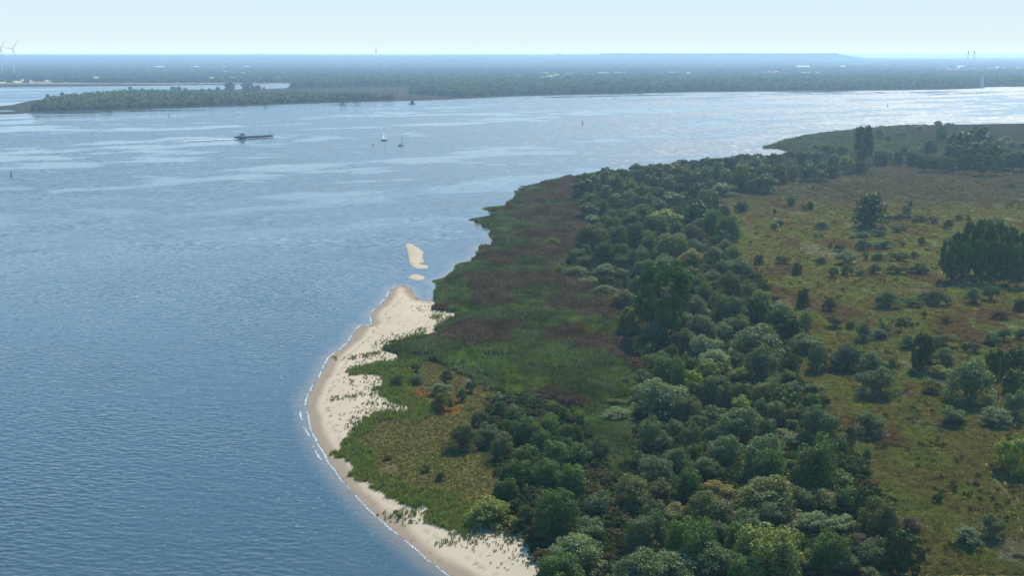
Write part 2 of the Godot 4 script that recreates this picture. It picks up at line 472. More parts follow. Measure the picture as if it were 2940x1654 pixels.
func track() -> void:
	# two worn wheel lines in the meadow at the right
	var m := mat("worn track", Color(0.125, 0.10, 0.055), 0.95)
	var line := [Vector2(116.3, -289.8), Vector2(114.6, -279.8), Vector2(113.3, -268.1), Vector2(111.0, -257.4), Vector2(106.9, -243.6), Vector2(101.5, -226.2)]
	for side in [-1.0, 1.0]:
		var v := PackedVector3Array()
		var ix := PackedInt32Array()
		var n := 0
		for i in line.size() - 1:
			for s in 12:
				var p: Vector2 = line[i].lerp(line[i + 1], s / 12.0)
				var dir: Vector2 = (line[i + 1] - line[i]).normalized()
				var across := Vector2(-dir.y, dir.x)
				var mid: Vector2 = p + across * (0.8 * side + n_fine.get_noise_1d(p.y * 0.15) * 0.3)
				var half := maxf(0.02, 0.11 + n_fine.get_noise_1d(p.y * 0.8 + 40.0 * side) * 0.25)
				for e in [-1.0, 1.0]:
					var q: Vector2 = mid + across * half * e
					v.append(Vector3(q.x, ground_y(q.x, q.y) + 0.19, q.y))
				n += 1
		for i in n - 1:
			ix.append_array([i * 2, i * 2 + 1, i * 2 + 3, i * 2, i * 2 + 3, i * 2 + 2])
		var o := shape("path", flat_mesh(v, PackedColorArray(), ix), m)
		tag(o, "left wheel line of the worn meadow track" if side < 0 else "right wheel line of the worn meadow track", "path", "wheel lines of the track", "structure")


# ------------------------------------------------------------------ far shore, island, plain and hills

func is_far_land(x: float, z: float) -> bool:
	if inside(x, z, channel) or inside(x, z, creek): return false
	return inside(x, z, far_shore)


func far_y(x: float, z: float) -> float:
	var y := 0.9
	if z > -4700.0:
		var p := Vector2(x, z)
		var d := minf(minf(edge_distance(p, far_shore, 60.0, true), edge_distance(p, channel, 60.0, true)), edge_distance(p, creek, 60.0, true))
		if is_far_land(x, z):
			y = minf(d * 0.05, 1.2)
		else:
			return -minf(d * 0.05, 1.5)
	var dist := -z
	var a := x / dist
	if dist > 9000.0:
		var rise := smoothstep(9000.0, 21000.0, dist)
		var left := lerpf(72.0, 16.0, smoothstep(0.20, 0.29, a))
		var hill := smoothstep(0.03, 0.17, a) * (1.0 - smoothstep(0.245, 0.285, a)) * 70.0
		y += rise * minf(left + n_warp.get_noise_2d(x * 0.01, z * 0.01) * 8.0, 82.0) + smoothstep(14000.0, 17000.0, dist) * maxf(0.0, minf(hill, 90.0 + n_warp.get_noise_2d(x * 0.004, 7.0) * 8.0 - rise * minf(left, 82.0)))
	return y


func far_land() -> void:
	var end := far_shore[far_shore.size() - 1]
	far_shore.append(Vector2(40000, end.y))
	far_shore.append(Vector2(40000, -40000))
	far_shore.append(Vector2(-40000, -40000))
	far_shore.append(Vector2(-40000, far_shore[0].y))
	var rows := 380
	var cols := 300
	var verts := PackedVector3Array()
	var tint := PackedColorArray()
	var index := PackedInt32Array()
	for r in rows + 1:
		var dist := 1990.0 * pow(24000.0 / 1990.0, float(r) / rows)
		for c in cols + 1:
			var x := lerpf(-0.50, 0.50, float(c) / cols) * dist
			var z := -dist
			verts.append(Vector3(x, far_y(x, z), z))
			var a := n_patch.get_noise_2d(x * 0.12, z * 0.05)
			var col := Color(0.022, 0.028, 0.013).lerp(Color(0.034, 0.029, 0.018), clampf(0.55 + a * 1.6, 0.0, 1.0))
			if dist > 4250.0:
				var cell := n_cell.get_noise_2d(x * 0.8, z * 0.35)
				if cell > 0.55: col = Color(0.30, 0.26, 0.14)
				elif cell > 0.2: col = Color(0.14, 0.20, 0.07)
				elif cell < -0.4: col = Color(0.17, 0.15, 0.085)
				else: col = Color(0.09, 0.13, 0.05)
			tint.append(col)
	for r in rows:
		for c in cols:
			var i := r * (cols + 1) + c
			index.append_array([i, i + cols + 1, i + cols + 2, i, i + cols + 2, i + 1])
	var m := StandardMaterial3D.new()
	m.vertex_color_use_as_albedo = true
	m.roughness = 0.95
	m.specular_mode = BaseMaterial3D.SPECULAR_DISABLED
	var st := SurfaceTool.new()
	st.create_from(flat_mesh(verts, tint, index), 0)
	st.generate_normals()
	var o := shape("far_bank_land", st.commit(), m)
	tag(o, "far bank with its low island, fields and a hazy ridge of hills", "land", "", "structure")


# ------------------------------------------------------------------ the river

func slick_image() -> Image:
	# long smooth streaks lie along the river; elsewhere the wind roughens it
	var n := noise(41, 0.026, 4)
	var a := n.get_image(256, 1024, false, false, false)
	a.convert(Image.FORMAT_L8)
	a.resize(2048, 1024, Image.INTERPOLATE_CUBIC)
	var n2 := noise(42, 0.05, 3)
	var b := n2.get_image(1024, 1024, false, false, false)
	b.convert(Image.FORMAT_L8)
	b.resize(2048, 1024, Image.INTERPOLATE_CUBIC)
	var da := a.get_data()
	var db := b.get_data()
	var out := PackedByteArray()
	out.resize(2048 * 1024)
	var rng := RandomNumberGenerator.new()
	rng.seed = 5
	for row in 1024:
		for col in 2048:
			var i := row * 2048 + col
			var d := col * (0.6 * 6000.0 / 2048.0) + (1024 - row) * (0.8 * 4800.0 / 1024.0)
			var open := lerpf(32.0, 72.0, clampf((d - 330.0) / 620.0, 0.0, 1.0))
			var v := da[i] + (db[i] - 128) * 0.6
			var s := clampf((v - 134.0) / 34.0, 0.0, 1.0)
			out[i] = int(clampf(lerpf(open + (db[i] - 128) * 0.12 + rng.randf_range(-16.0, 16.0) + (85.0 if rng.randf() < 0.07 and d > 900.0 else 0.0), 28.0, s), 8.0, 255.0))
	return Image.create_from_data(2048, 1024, false, Image.FORMAT_L8, out)


func wave(x: float, z: float) -> float:
	# crests lie across the wind: short ripples on longer ones
	var u := x * 0.966 - z * -0.259
	var v := x * -0.259 * -1.0 + z * 0.966
	u = x * 0.97 + z * 0.24
	v = -x * 0.24 + z * 0.97
	var gust := 0.75 + 1.1 * n_patch.get_noise_2d(x * 0.5, z * 0.35)
	return gust * n_wave.get_noise_2d(u * 0.22, v * 0.52) * 0.16 + n_wave.get_noise_2d(u * 0.06 + 70.0, v * 0.16) * 0.06


func water_sheet(near: float, far: float, rows: int, cols: int, left: float, right: float, most: float, level: float) -> Array:
	var verts := PackedVector3Array()
	var normals := PackedVector3Array()
	var uvs := PackedVector2Array()
	var tint := PackedColorArray()
	var index := PackedInt32Array()
	var rng := RandomNumberGenerator.new()
	rng.seed = rows
	for r in rows + 1:
		var dist := near * pow(far / near, float(r) / rows)
		var fade := 1.0 / (1.0 + pow(dist / 520.0, 3.0))
		var x1 := minf(right * dist + 20.0, most)
		var x0 := left * dist - 10.0
		for c in cols + 1:
			var x := lerpf(x0, x1, float(c) / cols)
			var z := -dist
			var lee := edge_shelter(x, z)
			var calm := clampf(lee, 0.25, 1.0)
			tint.append(Color(0.10, 0.088, 0.062).lerp(Color(0.026, 0.042, 0.047), smoothstep(0.0, 0.28, lee)))
			var h := wave(x, z) * fade * calm
			var e := 0.25
			var hx := (wave(x + e, z) * fade * calm - h) / e
			var hz := (wave(x, z + e) * fade * calm - h) / e
			verts.append(Vector3(x, level + h * 0.8, z))
			if near < 500.0 and rng.randf() < 0.06:   # a steep wavelet that may catch the sun
				hx += rng.randfn() * 0.11
				hz += rng.randfn() * 0.15
			normals.append(Vector3(-hx, 1.0, -hz).normalized())
			var along := x * 0.80 - z * 0.60
			var across := x * 0.60 + z * 0.80
			uvs.append(Vector2(along / 6000.0, across / 4800.0))
	for r in rows:
		for c in cols:
			var i := r * (cols + 1) + c
			index.append_array([i, i + cols + 1, i + cols + 2, i, i + cols + 2, i + 1])
	var a := []
	a.resize(Mesh.ARRAY_MAX)
	a[Mesh.ARRAY_VERTEX] = verts
	a[Mesh.ARRAY_NORMAL] = normals
	a[Mesh.ARRAY_TEX_UV] = uvs
	a[Mesh.ARRAY_COLOR] = tint
	a[Mesh.ARRAY_INDEX] = index
	return a


func edge_shelter(x: float, z: float) -> float:
	if x > -95.0 and z > -760.0:
		return edge_distance(Vector2(x, z), land_edge, 25.0) / 22.0
	return 1.0


func water() -> void:
	var m := StandardMaterial3D.new()
	m.resource_name = "river water"
	m.vertex_color_use_as_albedo = true
	m.metallic_specular = 0.55
	m.roughness = 1.0
	m.roughness_texture = ImageTexture.create_from_image(slick_image())
	var mesh := ArrayMesh.new()
	mesh.add_surface_from_arrays(Mesh.PRIMITIVE_TRIANGLES, water_sheet(208.0, 640.0, 760, 330, -0.47, -0.02, 20.0, 0.0))
	mesh.add_surface_from_arrays(Mesh.PRIMITIVE_TRIANGLES, water_sheet(638.0, 4600.0, 560, 330, -0.52, 0.52, 9000.0, -0.01))
	var o := shape("water", mesh, m)
	tag(o, "broad blue river with wind ripples and pale smooth streaks", "river", "", "structure")


# ------------------------------------------------------------------ foliage

# lobes: Vector3 centre and radius in units of the crown's width and height; leaves are small folded blades spread over them
func crown_mesh(s: int, lobes: Array, count: int, leaf: float, lift: float, aspect := 0.45) -> ArrayMesh:
	var rng := RandomNumberGenerator.new()
	rng.seed = s
	var verts := PackedVector3Array()
	var tint := PackedColorArray()
	var index := PackedInt32Array()
	var total := 0.0
	for l in lobes:
		total += l[1] * l[1]
	for l in lobes:
		var c: Vector3 = l[0]
		var r: float = l[1]
		var n := int(count * r * r / total)
		var shade := rng.randf_range(0.80, 1.20)
		var warm := rng.randf_range(-0.05, 0.05)
		for i in n:
			var d := Vector3(rng.randfn(), rng.randfn() + 0.25, rng.randfn()).normalized()
			var p := c + d * r * (1.0 - pow(rng.randf(), 2.2) * 0.55) * rng.randf_range(0.93, 1.08)
			if p.y < 0.01:
				p.y = rng.randf_range(0.0, 0.05)
			var out := (d + Vector3(rng.randfn(), rng.randfn(), rng.randfn()) * 0.25).normalized()
			var along := out.cross(Vector3(rng.randfn(), rng.randfn(), rng.randfn())).normalized()
			along = (along + d * lift + Vector3.UP * lift * 0.6).normalized()
			var side := out.cross(along).normalized()
			var size := leaf * rng.randf_range(0.65, 1.35)
			var a := p - along * size * 0.5
			var b := p + along * size * 0.5
			var w := side * size * aspect
			var k := verts.size()
			verts.append_array([a, p + w, b, p - w])
			var t := shade * rng.randf_range(0.88, 1.12)
			var col := Color(t * (1.0 + warm), t, t * (1.0 - warm))
			tint.append_array([col, col, col, col])
			index.append_array([k, k + 1, k + 2, k, k + 2, k + 3])
	return flat_mesh(verts, tint, index)


func lobes_dome(s: int, n: int) -> Array:
	# a few big heads, each covered with smaller lobes, so that the dome bulges unevenly
	var rng := RandomNumberGenerator.new()
	rng.seed = s
	var out := [[Vector3(0, 0.34, 0), 0.28]]
	var heads := 5
	var each := int(n / float(heads))
	for k in heads:
		var t := TAU * (k / float(heads) + rng.randf() * 0.12)
		var far := rng.randf_range(0.14, 0.23) if k > 0 else 0.06
		var r := rng.randf_range(0.22, 0.29)
		var top := rng.randf_range(0.74, 0.92) if k > 0 else 1.0
		var c := Vector3(cos(t) * far, top - r * 1.25, sin(t) * far)
		out.append([c, r * 0.8])
		for i in each:
			var q := Vector3(rng.randfn(), rng.randfn() * 0.8 + 0.35, rng.randfn()).normalized()
			var lr := rng.randf_range(0.065, 0.13)
			out.append([c + Vector3(q.x, q.y * 1.25, q.z) * (r - lr * 0.6) + Vector3(0, -0.02, 0), lr])
	for i in 9:
		var t := TAU * i / 9.0 + rng.randf() * 0.4
		out.append([Vector3(cos(t) * 0.36, rng.randf_range(0.06, 0.22), sin(t) * 0.36), rng.randf_range(0.09, 0.15)])
	for l in out:
		if l[0].y - l[1] < -0.02: l[0].y = l[1] - 0.02
	return out


func lobes_tree(s: int, n: int) -> Array:
	# an open crown of upright lobes at different heights
	var rng := RandomNumberGenerator.new()
	rng.seed = s
	var out := []
	for i in n:
		var t := TAU * (i * 0.618 + rng.randf() * 0.3)
		var q := (i + 0.5) / n
		var ring := sqrt(q) * 0.36
		var top := 1.0 - q * q * 0.45 + rng.randf_range(-0.12, 0.02)
		var r := rng.randf_range(0.11, 0.17)
		var y := top - r
		while y > 0.08:
			out.append([Vector3(cos(t) * ring + rng.randf_range(-0.03, 0.03), y, sin(t) * ring + rng.randf_range(-0.03, 0.03)), r * rng.randf_range(0.85, 1.15)])
			y -= r * rng.randf_range(1.3, 1.8)
			ring = minf(ring + 0.03, 0.37)
	return out


func lobes_alder(s: int, n: int) -> Array:
	var rng := RandomNumberGenerator.new()
	rng.seed = s
	var out := [[Vector3(0, 0.5, 0), 0.25], [Vector3(0, 0.28, 0), 0.25], [Vector3(0, 0.72, 0), 0.18]]
	for i in n:
		var t := TAU * (i * 0.618 + rng.randf() * 0.25)
		var y := 0.10 + 0.86 * (i + 0.5) / n
		var ring := 0.40 * pow(maxf(0.0, 1.0 - pow(absf(y - 0.38) / 0.64, 2.2)), 0.5) * rng.randf_range(0.82, 1.1)
		out.append([Vector3(cos(t) * ring, y - 0.02, sin(t) * ring), rng.randf_range(0.07, 0.13)])
	return out


func lobes_poplar(s: int, n: int) -> Array:
	# a bare trunk below, a tall crown of many small upright tufts above
	var rng := RandomNumberGenerator.new()
	rng.seed = s
	var out := []
	for i in n:
		var t := TAU * (i * 0.618 + rng.randf() * 0.25)
		var q := (i + 0.5) / n
		var y := 0.20 + 0.76 * q + rng.randf_range(-0.03, 0.03)
		var ring := 0.42 * pow(maxf(0.0, 1.0 - pow(absf(y - 0.62) / 0.46, 2.4)), 0.55) * sqrt(rng.randf_range(0.25, 1.1))
		out.append([Vector3(cos(t) * ring, y, sin(t) * ring), rng.randf_range(0.055, 0.11)])
	return out


func lobes_shrub(s: int, n: int) -> Array:
	var rng := RandomNumberGenerator.new()
	rng.seed = s
	var out := []
	for i in n:
		var t := TAU * rng.randf()
		var ring := sqrt(rng.randf()) * 0.40
		var r := rng.randf_range(0.09, 0.17)
		var y := (1.0 - ring * ring * 2.2) * rng.randf_range(0.45, 0.95)
		out.append([Vector3(cos(t) * ring, maxf(y - r * 0.6, 0.08), sin(t) * ring), r])
	return out


func trunk_mesh(s: int, form: String) -> ArrayMesh:
	var rng := RandomNumberGenerator.new()
	rng.seed = s
	var st := tool()
	if form == "p":
		tube(st, Vector3(0, -0.02, 0), Vector3(0.01, 0.45, 0), 0.035, 0.022)
		tube(st, Vector3(0.01, 0.45, 0), Vector3(0, 0.9, 0.01), 0.022, 0.005)
		for i in 9:
			var t := TAU * i * 0.618
			var y := 0.22 + 0.06 * i
			tube(st, Vector3(0, y, 0), Vector3(cos(t) * 0.28, y + 0.20, sin(t) * 0.28), 0.012, 0.003, 5)
	elif form == "a" or form == "t":
		tube(st, Vector3(0, -0.02, 0), Vector3(0.01, 0.4, 0), 0.032, 0.022)
		tube(st, Vector3(0.01, 0.4, 0), Vector3(0, 0.85, 0.01), 0.022, 0.005)
		for i in 7:
			var t := TAU * i * 0.618
			var y := 0.12 + 0.07 * i
			tube(st, Vector3(0, y, 0), Vector3(cos(t) * 0.30, y + 0.24, sin(t) * 0.30), 0.014, 0.004, 5)
	else:
		for i in 8:
			var t := TAU * i * 0.618
			var k := rng.randf_range(0.18, 0.36)
			var mid := Vector3(cos(t) * k * 0.5, 0.32, sin(t) * k * 0.5)
			tube(st, Vector3(cos(t) * 0.03, -0.03, sin(t) * 0.03), mid, 0.018, 0.012, 5)
			tube(st, mid, Vector3(cos(t) * k, 0.72, sin(t) * k), 0.012, 0.003, 5)
	return done(st)


func make_protos() -> void:
	# per form: small, middle, large, far
	var counts := {"s": 2000, "m": 5200, "l": 10500, "f": 1700}
	var leafs := {"s": 0.066, "m": 0.042, "l": 0.030, "f": 0.070}
	for size in ["s", "m", "l", "f"]:
		for v in 2:
			protos["d" + size + str(v)] = crown_mesh(100 + v, lobes_dome(200 + v * 7, 30 if size != "l" else 46), counts[size], leafs[size], 0.5, 0.40)
			protos["t" + size + str(v)] = crown_mesh(120 + v, lobes_tree(220 + v * 7, 13 if size != "l" else 17), int(counts[size] * 1.15), leafs[size], 0.4, 0.45)
			protos["a" + size + str(v)] = crown_mesh(140 + v, lobes_alder(240 + v * 7, 40), counts[size], leafs[size] * 1.05, 0.0, 0.62)
			protos["s" + size + str(v)] = crown_mesh(160 + v, lobes_shrub(260 + v * 7, 26), int(counts[size] * 1.25), leafs[size] * 1.05, 0.8, 0.36)
			if size != "s":
				protos["p" + size + str(v)] = crown_mesh(180 + v, lobes_poplar(280 + v * 7, 74), int(counts[size] * 1.1), leafs[size] * 0.95, 0.1, 0.62)
	for f in ["d", "t", "a", "s", "p"]:
		protos["trunk_" + f] = trunk_mesh(300, f)
	var tones := {
		"g": Color(0.098, 0.128, 0.052), "G": Color(0.072, 0.118, 0.028), "D": Color(0.046, 0.074, 0.020), "l": Color(0.118, 0.150, 0.066),
		"y": Color(0.145, 0.165, 0.04), "b": Color(0.108, 0.118, 0.038), "o": Color(0.19, 0.155, 0.04), "r": Color(0.12, 0.085, 0.05),
		"Y": Color(0.20, 0.225, 0.035), "P": Color(0.056, 0.104, 0.022),
	}
	for k in tones:
		for j in 2:
			var c: Color = tones[k]
			var m := StandardMaterial3D.new()
			m.resource_name = "leaves " + k
			m.albedo_color = (c * (1.18 if j == 0 else 0.92)).linear_to_srgb()
			m.vertex_color_use_as_albedo = true
			m.roughness = 0.6
			m.metallic_specular = 0.17
			m.cull_mode = BaseMaterial3D.CULL_DISABLED
			m.backlight_enabled = true
			m.backlight = Color(0.70, 0.72, 0.26)
			mats["leaf_" + k + str(j)] = m
	mat("bark", Color(0.07, 0.058, 0.045), 0.95)


var planted := 0

func plant(called: String, category: String, form: String, tone: String, x: float, z: float, w: float, h: float, label: String, group: String) -> void:
	planted += 1
	var size := "f" if z < -700.0 else ("l" if w > 9.5 else ("m" if w > 4.5 else "s"))
	if form == "p" and size == "s": size = "m"
	if z < -1100.0: size = "f"
	var v := str(planted % 2)
	var o := base(called, Vector3(x, maxf(ground_y(x, z), 0.1) - 0.05, z), planted * 2.399)
	var odd := fmod(planted * 0.618, 1.0) * 0.34 - 0.17
	o.scale = Vector3(w * (1.0 + odd), h, w * (1.0 - odd))
	tag(o, label, category, group, "thing")
	shape("trunk" if category == "tree" else "stems", protos["trunk_" + form], mats["bark"], o)
	shape("crown" if category == "tree" else "foliage", protos[form + size + v], mats["leaf_" + tone + str((planted / 2) % 2)], o)


func plants() -> void:
	plant("willow_bush", "bush", "d", "y", -4.8, -252.4, 12.4, 5.6, "low bright yellow-green bush on its own beside the lower beach", "bushes near the beach")
	plant("willow_bush", "bush", "d", "b", 3.2, -249.2, 4.5, 5.4, "upright olive willow bush right of the bright beach bush", "bushes of the riverside wood")
	plant("leafy_tree", "tree", "t", "G", 9.4, -245.1, 11.4, 10.8, "broad fresh green lobed tree well right of the bright beach bush", "trees of the riverside wood")
	plant("willow_bush", "bush", "d", "g", 15.8, -240.2, 8.7, 6.0, "grey-green willow bush well behind and right of the lower beach corner", "bushes of the riverside wood")
	plant("willow_tree", "tree", "d", "l", 12.0, -225.2, 15.0, 8.6, "broad silvery green willow right of the lower beach corner", "trees of the riverside wood")
	plant("leafy_tree", "tree", "t", "G", 9.0, -215.9, 11.9, 8.3, "broad fresh green lobed tree right of the lower beach corner", "trees scattered on the meadow")
	plant("leafy_tree", "tree", "t", "G", 0.8, -271.7, 8.9, 8.0, "fresh green lobed tree behind and right of the bright beach bush, second nearest to it", "trees of the riverside wood")
	plant("leafy_tree", "tree", "t", "G", 8.0, -273.3, 8.2, 7.3, "fresh green lobed tree well behind and right of the bright beach bush, nearest one", "trees of the riverside wood")
	plant("leafy_tree", "tree", "t", "G", 13.4, -269.0, 8.9, 7.9, "fresh green lobed tree well right of the bright beach bush", "trees of the riverside wood")
	plant("leafy_tree", "tree", "t", "G", -1.6, -264.7, 6.4, 5.7, "fresh green lobed tree behind and right of the bright beach bush, nearest one", "trees of the riverside wood")
	plant("leafy_tree", "tree", "t", "G", 3.3, -283.3, 9.3, 7.8, "fresh green tree well behind and right of the bright beach bush, second nearest to it", "trees of the riverside wood")
	plant("leafy_tree", "tree", "t", "G", 10.9, -286.5, 9.4, 7.9, "fresh green lobed tree well behind and right of the bright beach bush, third nearest", "trees of the riverside wood")
	plant("leafy_tree", "tree", "t", "G", 16.4, -288.1, 7.7, 6.5, "fresh green lobed tree well before and left of the wide silvery willow dome", "trees of the riverside wood")
	plant("willow_tree", "tree", "d", "g", 21.4, -290.3, 6.5, 7.1, "grey-green willow well before and left of the wide silvery willow dome", "trees of the riverside wood")
	plant("loose_shrub", "bush", "s", "l", 0.8, -260.2, 2.5, 2.9, "small silvery green loose shrub right of the bright beach bush", "bushes of the riverside wood")
	plant("willow_tree", "tree", "d", "g", 18.6, -253.9, 8.0, 6.8, "grey-green willow well right of the bright beach bush", "trees of the riverside wood")
	plant("willow_tree", "tree", "d", "b", 26.5, -260.8, 11.8, 7.7, "olive willow well left of the golden-tipped bush", "trees of the riverside wood")
	plant("leafy_tree", "tree", "t", "g", 26.9, -234.0, 10.8, 9.6, "grey-green lobed tree well before and left of the golden-tipped bush", "trees of the riverside wood")
	plant("willow_tree", "tree", "d", "g", 24.0, -217.4, 14.6, 8.0, "broad grey-green willow well right of the lower beach corner", "trees scattered on the meadow")
	plant("willow_tree", "tree", "d", "g", 33.6, -276.2, 10.0, 7.1, "grey-green willow left of the golden-tipped bush", "trees of the riverside wood")
	plant("willow_tree", "tree", "d", "g", 39.2, -281.8, 8.3, 7.0, "grey-green willow behind and left of the golden-tipped bush", "trees of the riverside wood")
	plant("willow_bush", "bush", "d", "g", 30.6, -284.7, 6.9, 5.2, "grey-green willow bush well in front of the wide silvery willow dome", "bushes of the riverside wood")
	plant("willow_bush", "bush", "d", "g", 44.7, -276.6, 10.7, 6.6, "grey-green willow bush behind and left of the golden-tipped bush", "bushes of the riverside wood")
	plant("willow_bush", "bush", "d", "y", 51.3, -279.0, 4.6, 3.5, "yellow-green willow bush just behind and right of the golden-tipped bush", "bushes of the riverside wood")
	plant("leafy_tree", "tree", "t", "G", 58.5, -275.1, 10.0, 9.4, "fresh green lobed tree left of the tall edge tree", "trees of the riverside wood")
	plant("leafy_tree", "tree", "t", "G", 69.7, -270.6, 14.9, 14.0, "tall fresh green lobed tree before and left of the brushwood heap", "trees of the riverside wood")
	plant("willow_bush", "bush", "d", "b", 33.5, -264.4, 8.3, 5.4, "olive willow bush left of the golden-tipped bush", "bushes of the riverside wood")
	plant("willow_bush", "bush", "d", "o", 46.1, -265.0, 8.8, 4.9, "golden-tipped bush glowing in the middle of the lower wood", "bushes of the riverside wood")
	plant("willow_tree", "tree", "d", "b", 54.8, -254.9, 18.6, 9.6, "broad olive willow right of the golden-tipped bush", "trees of the riverside wood")
	plant("willow_tree", "tree", "d", "b", 42.2, -250.7, 13.1, 7.4, "broad olive willow in front of the golden-tipped bush", "trees of the riverside wood")
	plant("willow_bush", "bush", "d", "g", 53.9, -248.1, 11.2, 6.3, "grey-green willow bush before and right of the golden-tipped bush, second nearest to it", "bushes of the riverside wood")
	plant("willow_bush", "bush", "d", "b", 34.6, -251.4, 9.6, 4.5, "wide olive willow bush before and left of the golden-tipped bush", "bushes of the riverside wood")
	plant("leafy_tree", "tree", "t", "y", 48.7, -224.9, 15.0, 10.5, "broad yellow-green lobed tree well before and right of the golden-tipped bush", "trees of the riverside wood")
	plant("willow_bush", "bush", "d", "y", 56.5, -233.5, 6.5, 5.5, "yellow-green willow bush well in front of the tall edge tree", "bushes of the riverside wood")
	plant("willow_tree", "tree", "d", "g", 38.5, -222.8, 12.5, 7.1, "grey-green willow well in front of the golden-tipped bush", "trees of the riverside wood")
	plant("willow_bush", "bush", "d", "g", 30.0, -221.6, 14.0, 6.5, "wide grey-green willow bush well before and left of the golden-tipped bush", "bushes scattered on the meadow")
	plant("willow_bush", "bush", "d", "l", 62.5, -245.6, 10.3, 4.8, "wide silvery green willow bush well in front of the tall edge tree", "bushes of the riverside wood")
	plant("willow_bush", "bush", "d", "b", 68.9, -259.4, 12.6, 4.7, "wide olive willow bush in front of the tall edge tree", "bushes of the riverside wood")
	plant("willow_bush", "bush", "d", "b", 51.8, -222.6, 5.8, 3.7, "olive willow bush well left of the lower-edge alder", "bushes scattered on the meadow")
	plant("willow_bush", "bush", "d", "y", 57.4, -226.7, 6.4, 4.2, "yellow-green willow bush well left of the lower-edge alder", "bushes of the riverside wood")
	plant("dark_tree", "tree", "a", "D", 75.3, -250.2, 5.8, 8.6, "slim dark green round tree well behind and left of the lower-edge alder", "trees of the riverside wood")
	plant("dark_tree", "tree", "a", "D", 74.7, -224.8, 8.0, 9.2, "dark green round tree well before and right of the tall edge tree", "trees scattered on the meadow")
	plant("dark_bush", "bush", "a", "D", 74.6, -239.4, 3.9, 3.9, "dark green dense bush behind and left of the lower-edge alder", "bushes of the riverside wood")
	plant("loose_shrub", "bush", "s", "r", 69.5, -236.5, 6.3, 3.8, "rust-brown loose shrub left of the lower-edge alder", "bushes of the riverside wood")
	plant("willow_bush", "bush", "d", "l", 68.8, -244.6, 9.4, 4.4, "wide silvery green willow bush well behind and left of the lower-edge alder", "bushes of the riverside wood")
	plant("willow_bush", "bush", "d", "g", 99.3, -242.9, 6.7, 5.6, "grey-green willow bush well in front of the right-edge yellow tree", "bushes scattered on the meadow")
	plant("willow_bush", "bush", "d", "l", 93.1, -239.4, 8.4, 3.9, "wide silvery green willow bush well right of the lower-edge alder", "bushes scattered on the meadow")
	plant("dark_tree", "tree", "a", "Y", 119.7, -284.5, 8.7, 8.7, "bright yellow-green round tree just behind the right-edge yellow tree", "trees scattered on the meadow")
	plant("dark_bush", "bush", "a", "D", 79.4, -277.1, 3.7, 4.4, "upright dark green dense bush right of the tall edge tree", "bushes of the riverside wood")
	plant("loose_shrub", "bush", "s", "b", 86.8, -291.3, 2.3, 3.7, "small olive loose shrub just in front of the brushwood heap", "bushes scattered on the meadow")
	plant("loose_shrub", "bush", "s", "G", 95.2, -264.0, 2.7, 2.5, "small fresh green loose shrub well behind and right of the lower-edge alder", "bushes scattered on the meadow")
	plant("loose_shrub", "bush", "s", "r", 83.6, -247.5, 6.0, 3.3, "rust-brown loose shrub behind the lower-edge alder", "bushes scattered on the meadow")
	plant("dark_bush", "bush", "a", "D", 67.9, -225.3, 3.7, 3.0, "dark green dense bush left of the lower-edge alder", "bushes of the riverside wood")
	plant("willow_bush", "bush", "d", "b", 68.3, -220.8, 7.0, 3.2, "wide olive willow bush before and left of the lower-edge alder", "bushes scattered on the meadow")
	plant("willow_tree", "tree", "d", "b", -12.5, -302.1, 9.9, 6.9, "olive willow before and right of the rust-ringed bush", "trees near the beach")
	plant("loose_shrub", "bush", "s", "b", -19.6, -337.4, 6.9, 5.1, "brown-green bush ringed with rust-coloured grass above the beach", "bushes near the beach")
	plant("willow_bush", "bush", "d", "l", -21.3, -353.0, 7.7, 3.5, "wide silvery green willow bush just behind the rust-ringed bush", "bushes near the beach")
	plant("loose_shrub", "bush", "s", "g", -20.1, -365.3, 4.0, 4.8, "upright grey-green loose shrub behind the rust-ringed bush", "bushes near the beach")
	plant("loose_shrub", "bush", "s", "g", -12.0, -356.3, 3.9, 3.9, "grey-green loose shrub behind and right of the rust-ringed bush", "bushes near the beach")
	plant("loose_shrub", "bush", "s", "g", -14.5, -346.4, 3.5, 3.9, "upright grey-green loose shrub just behind and right of the rust-ringed bush", "bushes near the beach")
	plant("willow_bush", "bush", "d", "l", -3.9, -342.1, 5.6, 3.9, "silvery green willow bush right of the rust-ringed bush", "bushes of the riverside wood")
	plant("leafy_tree", "tree", "t", "g", -3.4, -330.1, 4.4, 5.2, "grey-green lobed tree right of the rust-ringed bush", "trees of the riverside wood")
	plant("leafy_bush", "bush", "t", "g", -8.5, -322.5, 4.8, 4.3, "grey-green leafy bush right of the rust-ringed bush", "bushes of the riverside wood")
	plant("leafy_tree", "tree", "t", "g", 0.9, -321.2, 6.7, 6.6, "grey-green lobed tree well right of the rust-ringed bush", "trees of the riverside wood")
	plant("leafy_tree", "tree", "t", "G", 4.0, -306.1, 7.3, 7.9, "fresh green lobed tree well right of the rust-ringed bush, nearest one", "trees of the riverside wood")
	plant("leafy_tree", "tree", "t", "G", -0.4, -304.7, 6.8, 7.4, "fresh green lobed tree well before and right of the rust-ringed bush", "trees of the riverside wood")
	plant("leafy_tree", "tree", "t", "g", 5.3, -303.1, 5.4, 7.0, "slim grey-green lobed tree well right of the rust-ringed bush", "trees of the riverside wood")
	plant("leafy_tree", "tree", "t", "G", 9.5, -310.7, 7.9, 7.0, "fresh green lobed tree well right of the rust-ringed bush, second nearest to it", "trees of the riverside wood")
	plant("leafy_tree", "tree", "t", "G", 14.0, -327.4, 3.4, 4.7, "slim fresh green tree well left of the wide silvery willow dome, second nearest to it", "trees of the riverside wood")
	plant("leafy_tree", "tree", "t", "G", 18.1, -318.2, 2.8, 4.8, "slim fresh green lobed tree well left of the wide silvery willow dome, nearest one", "trees of the riverside wood")
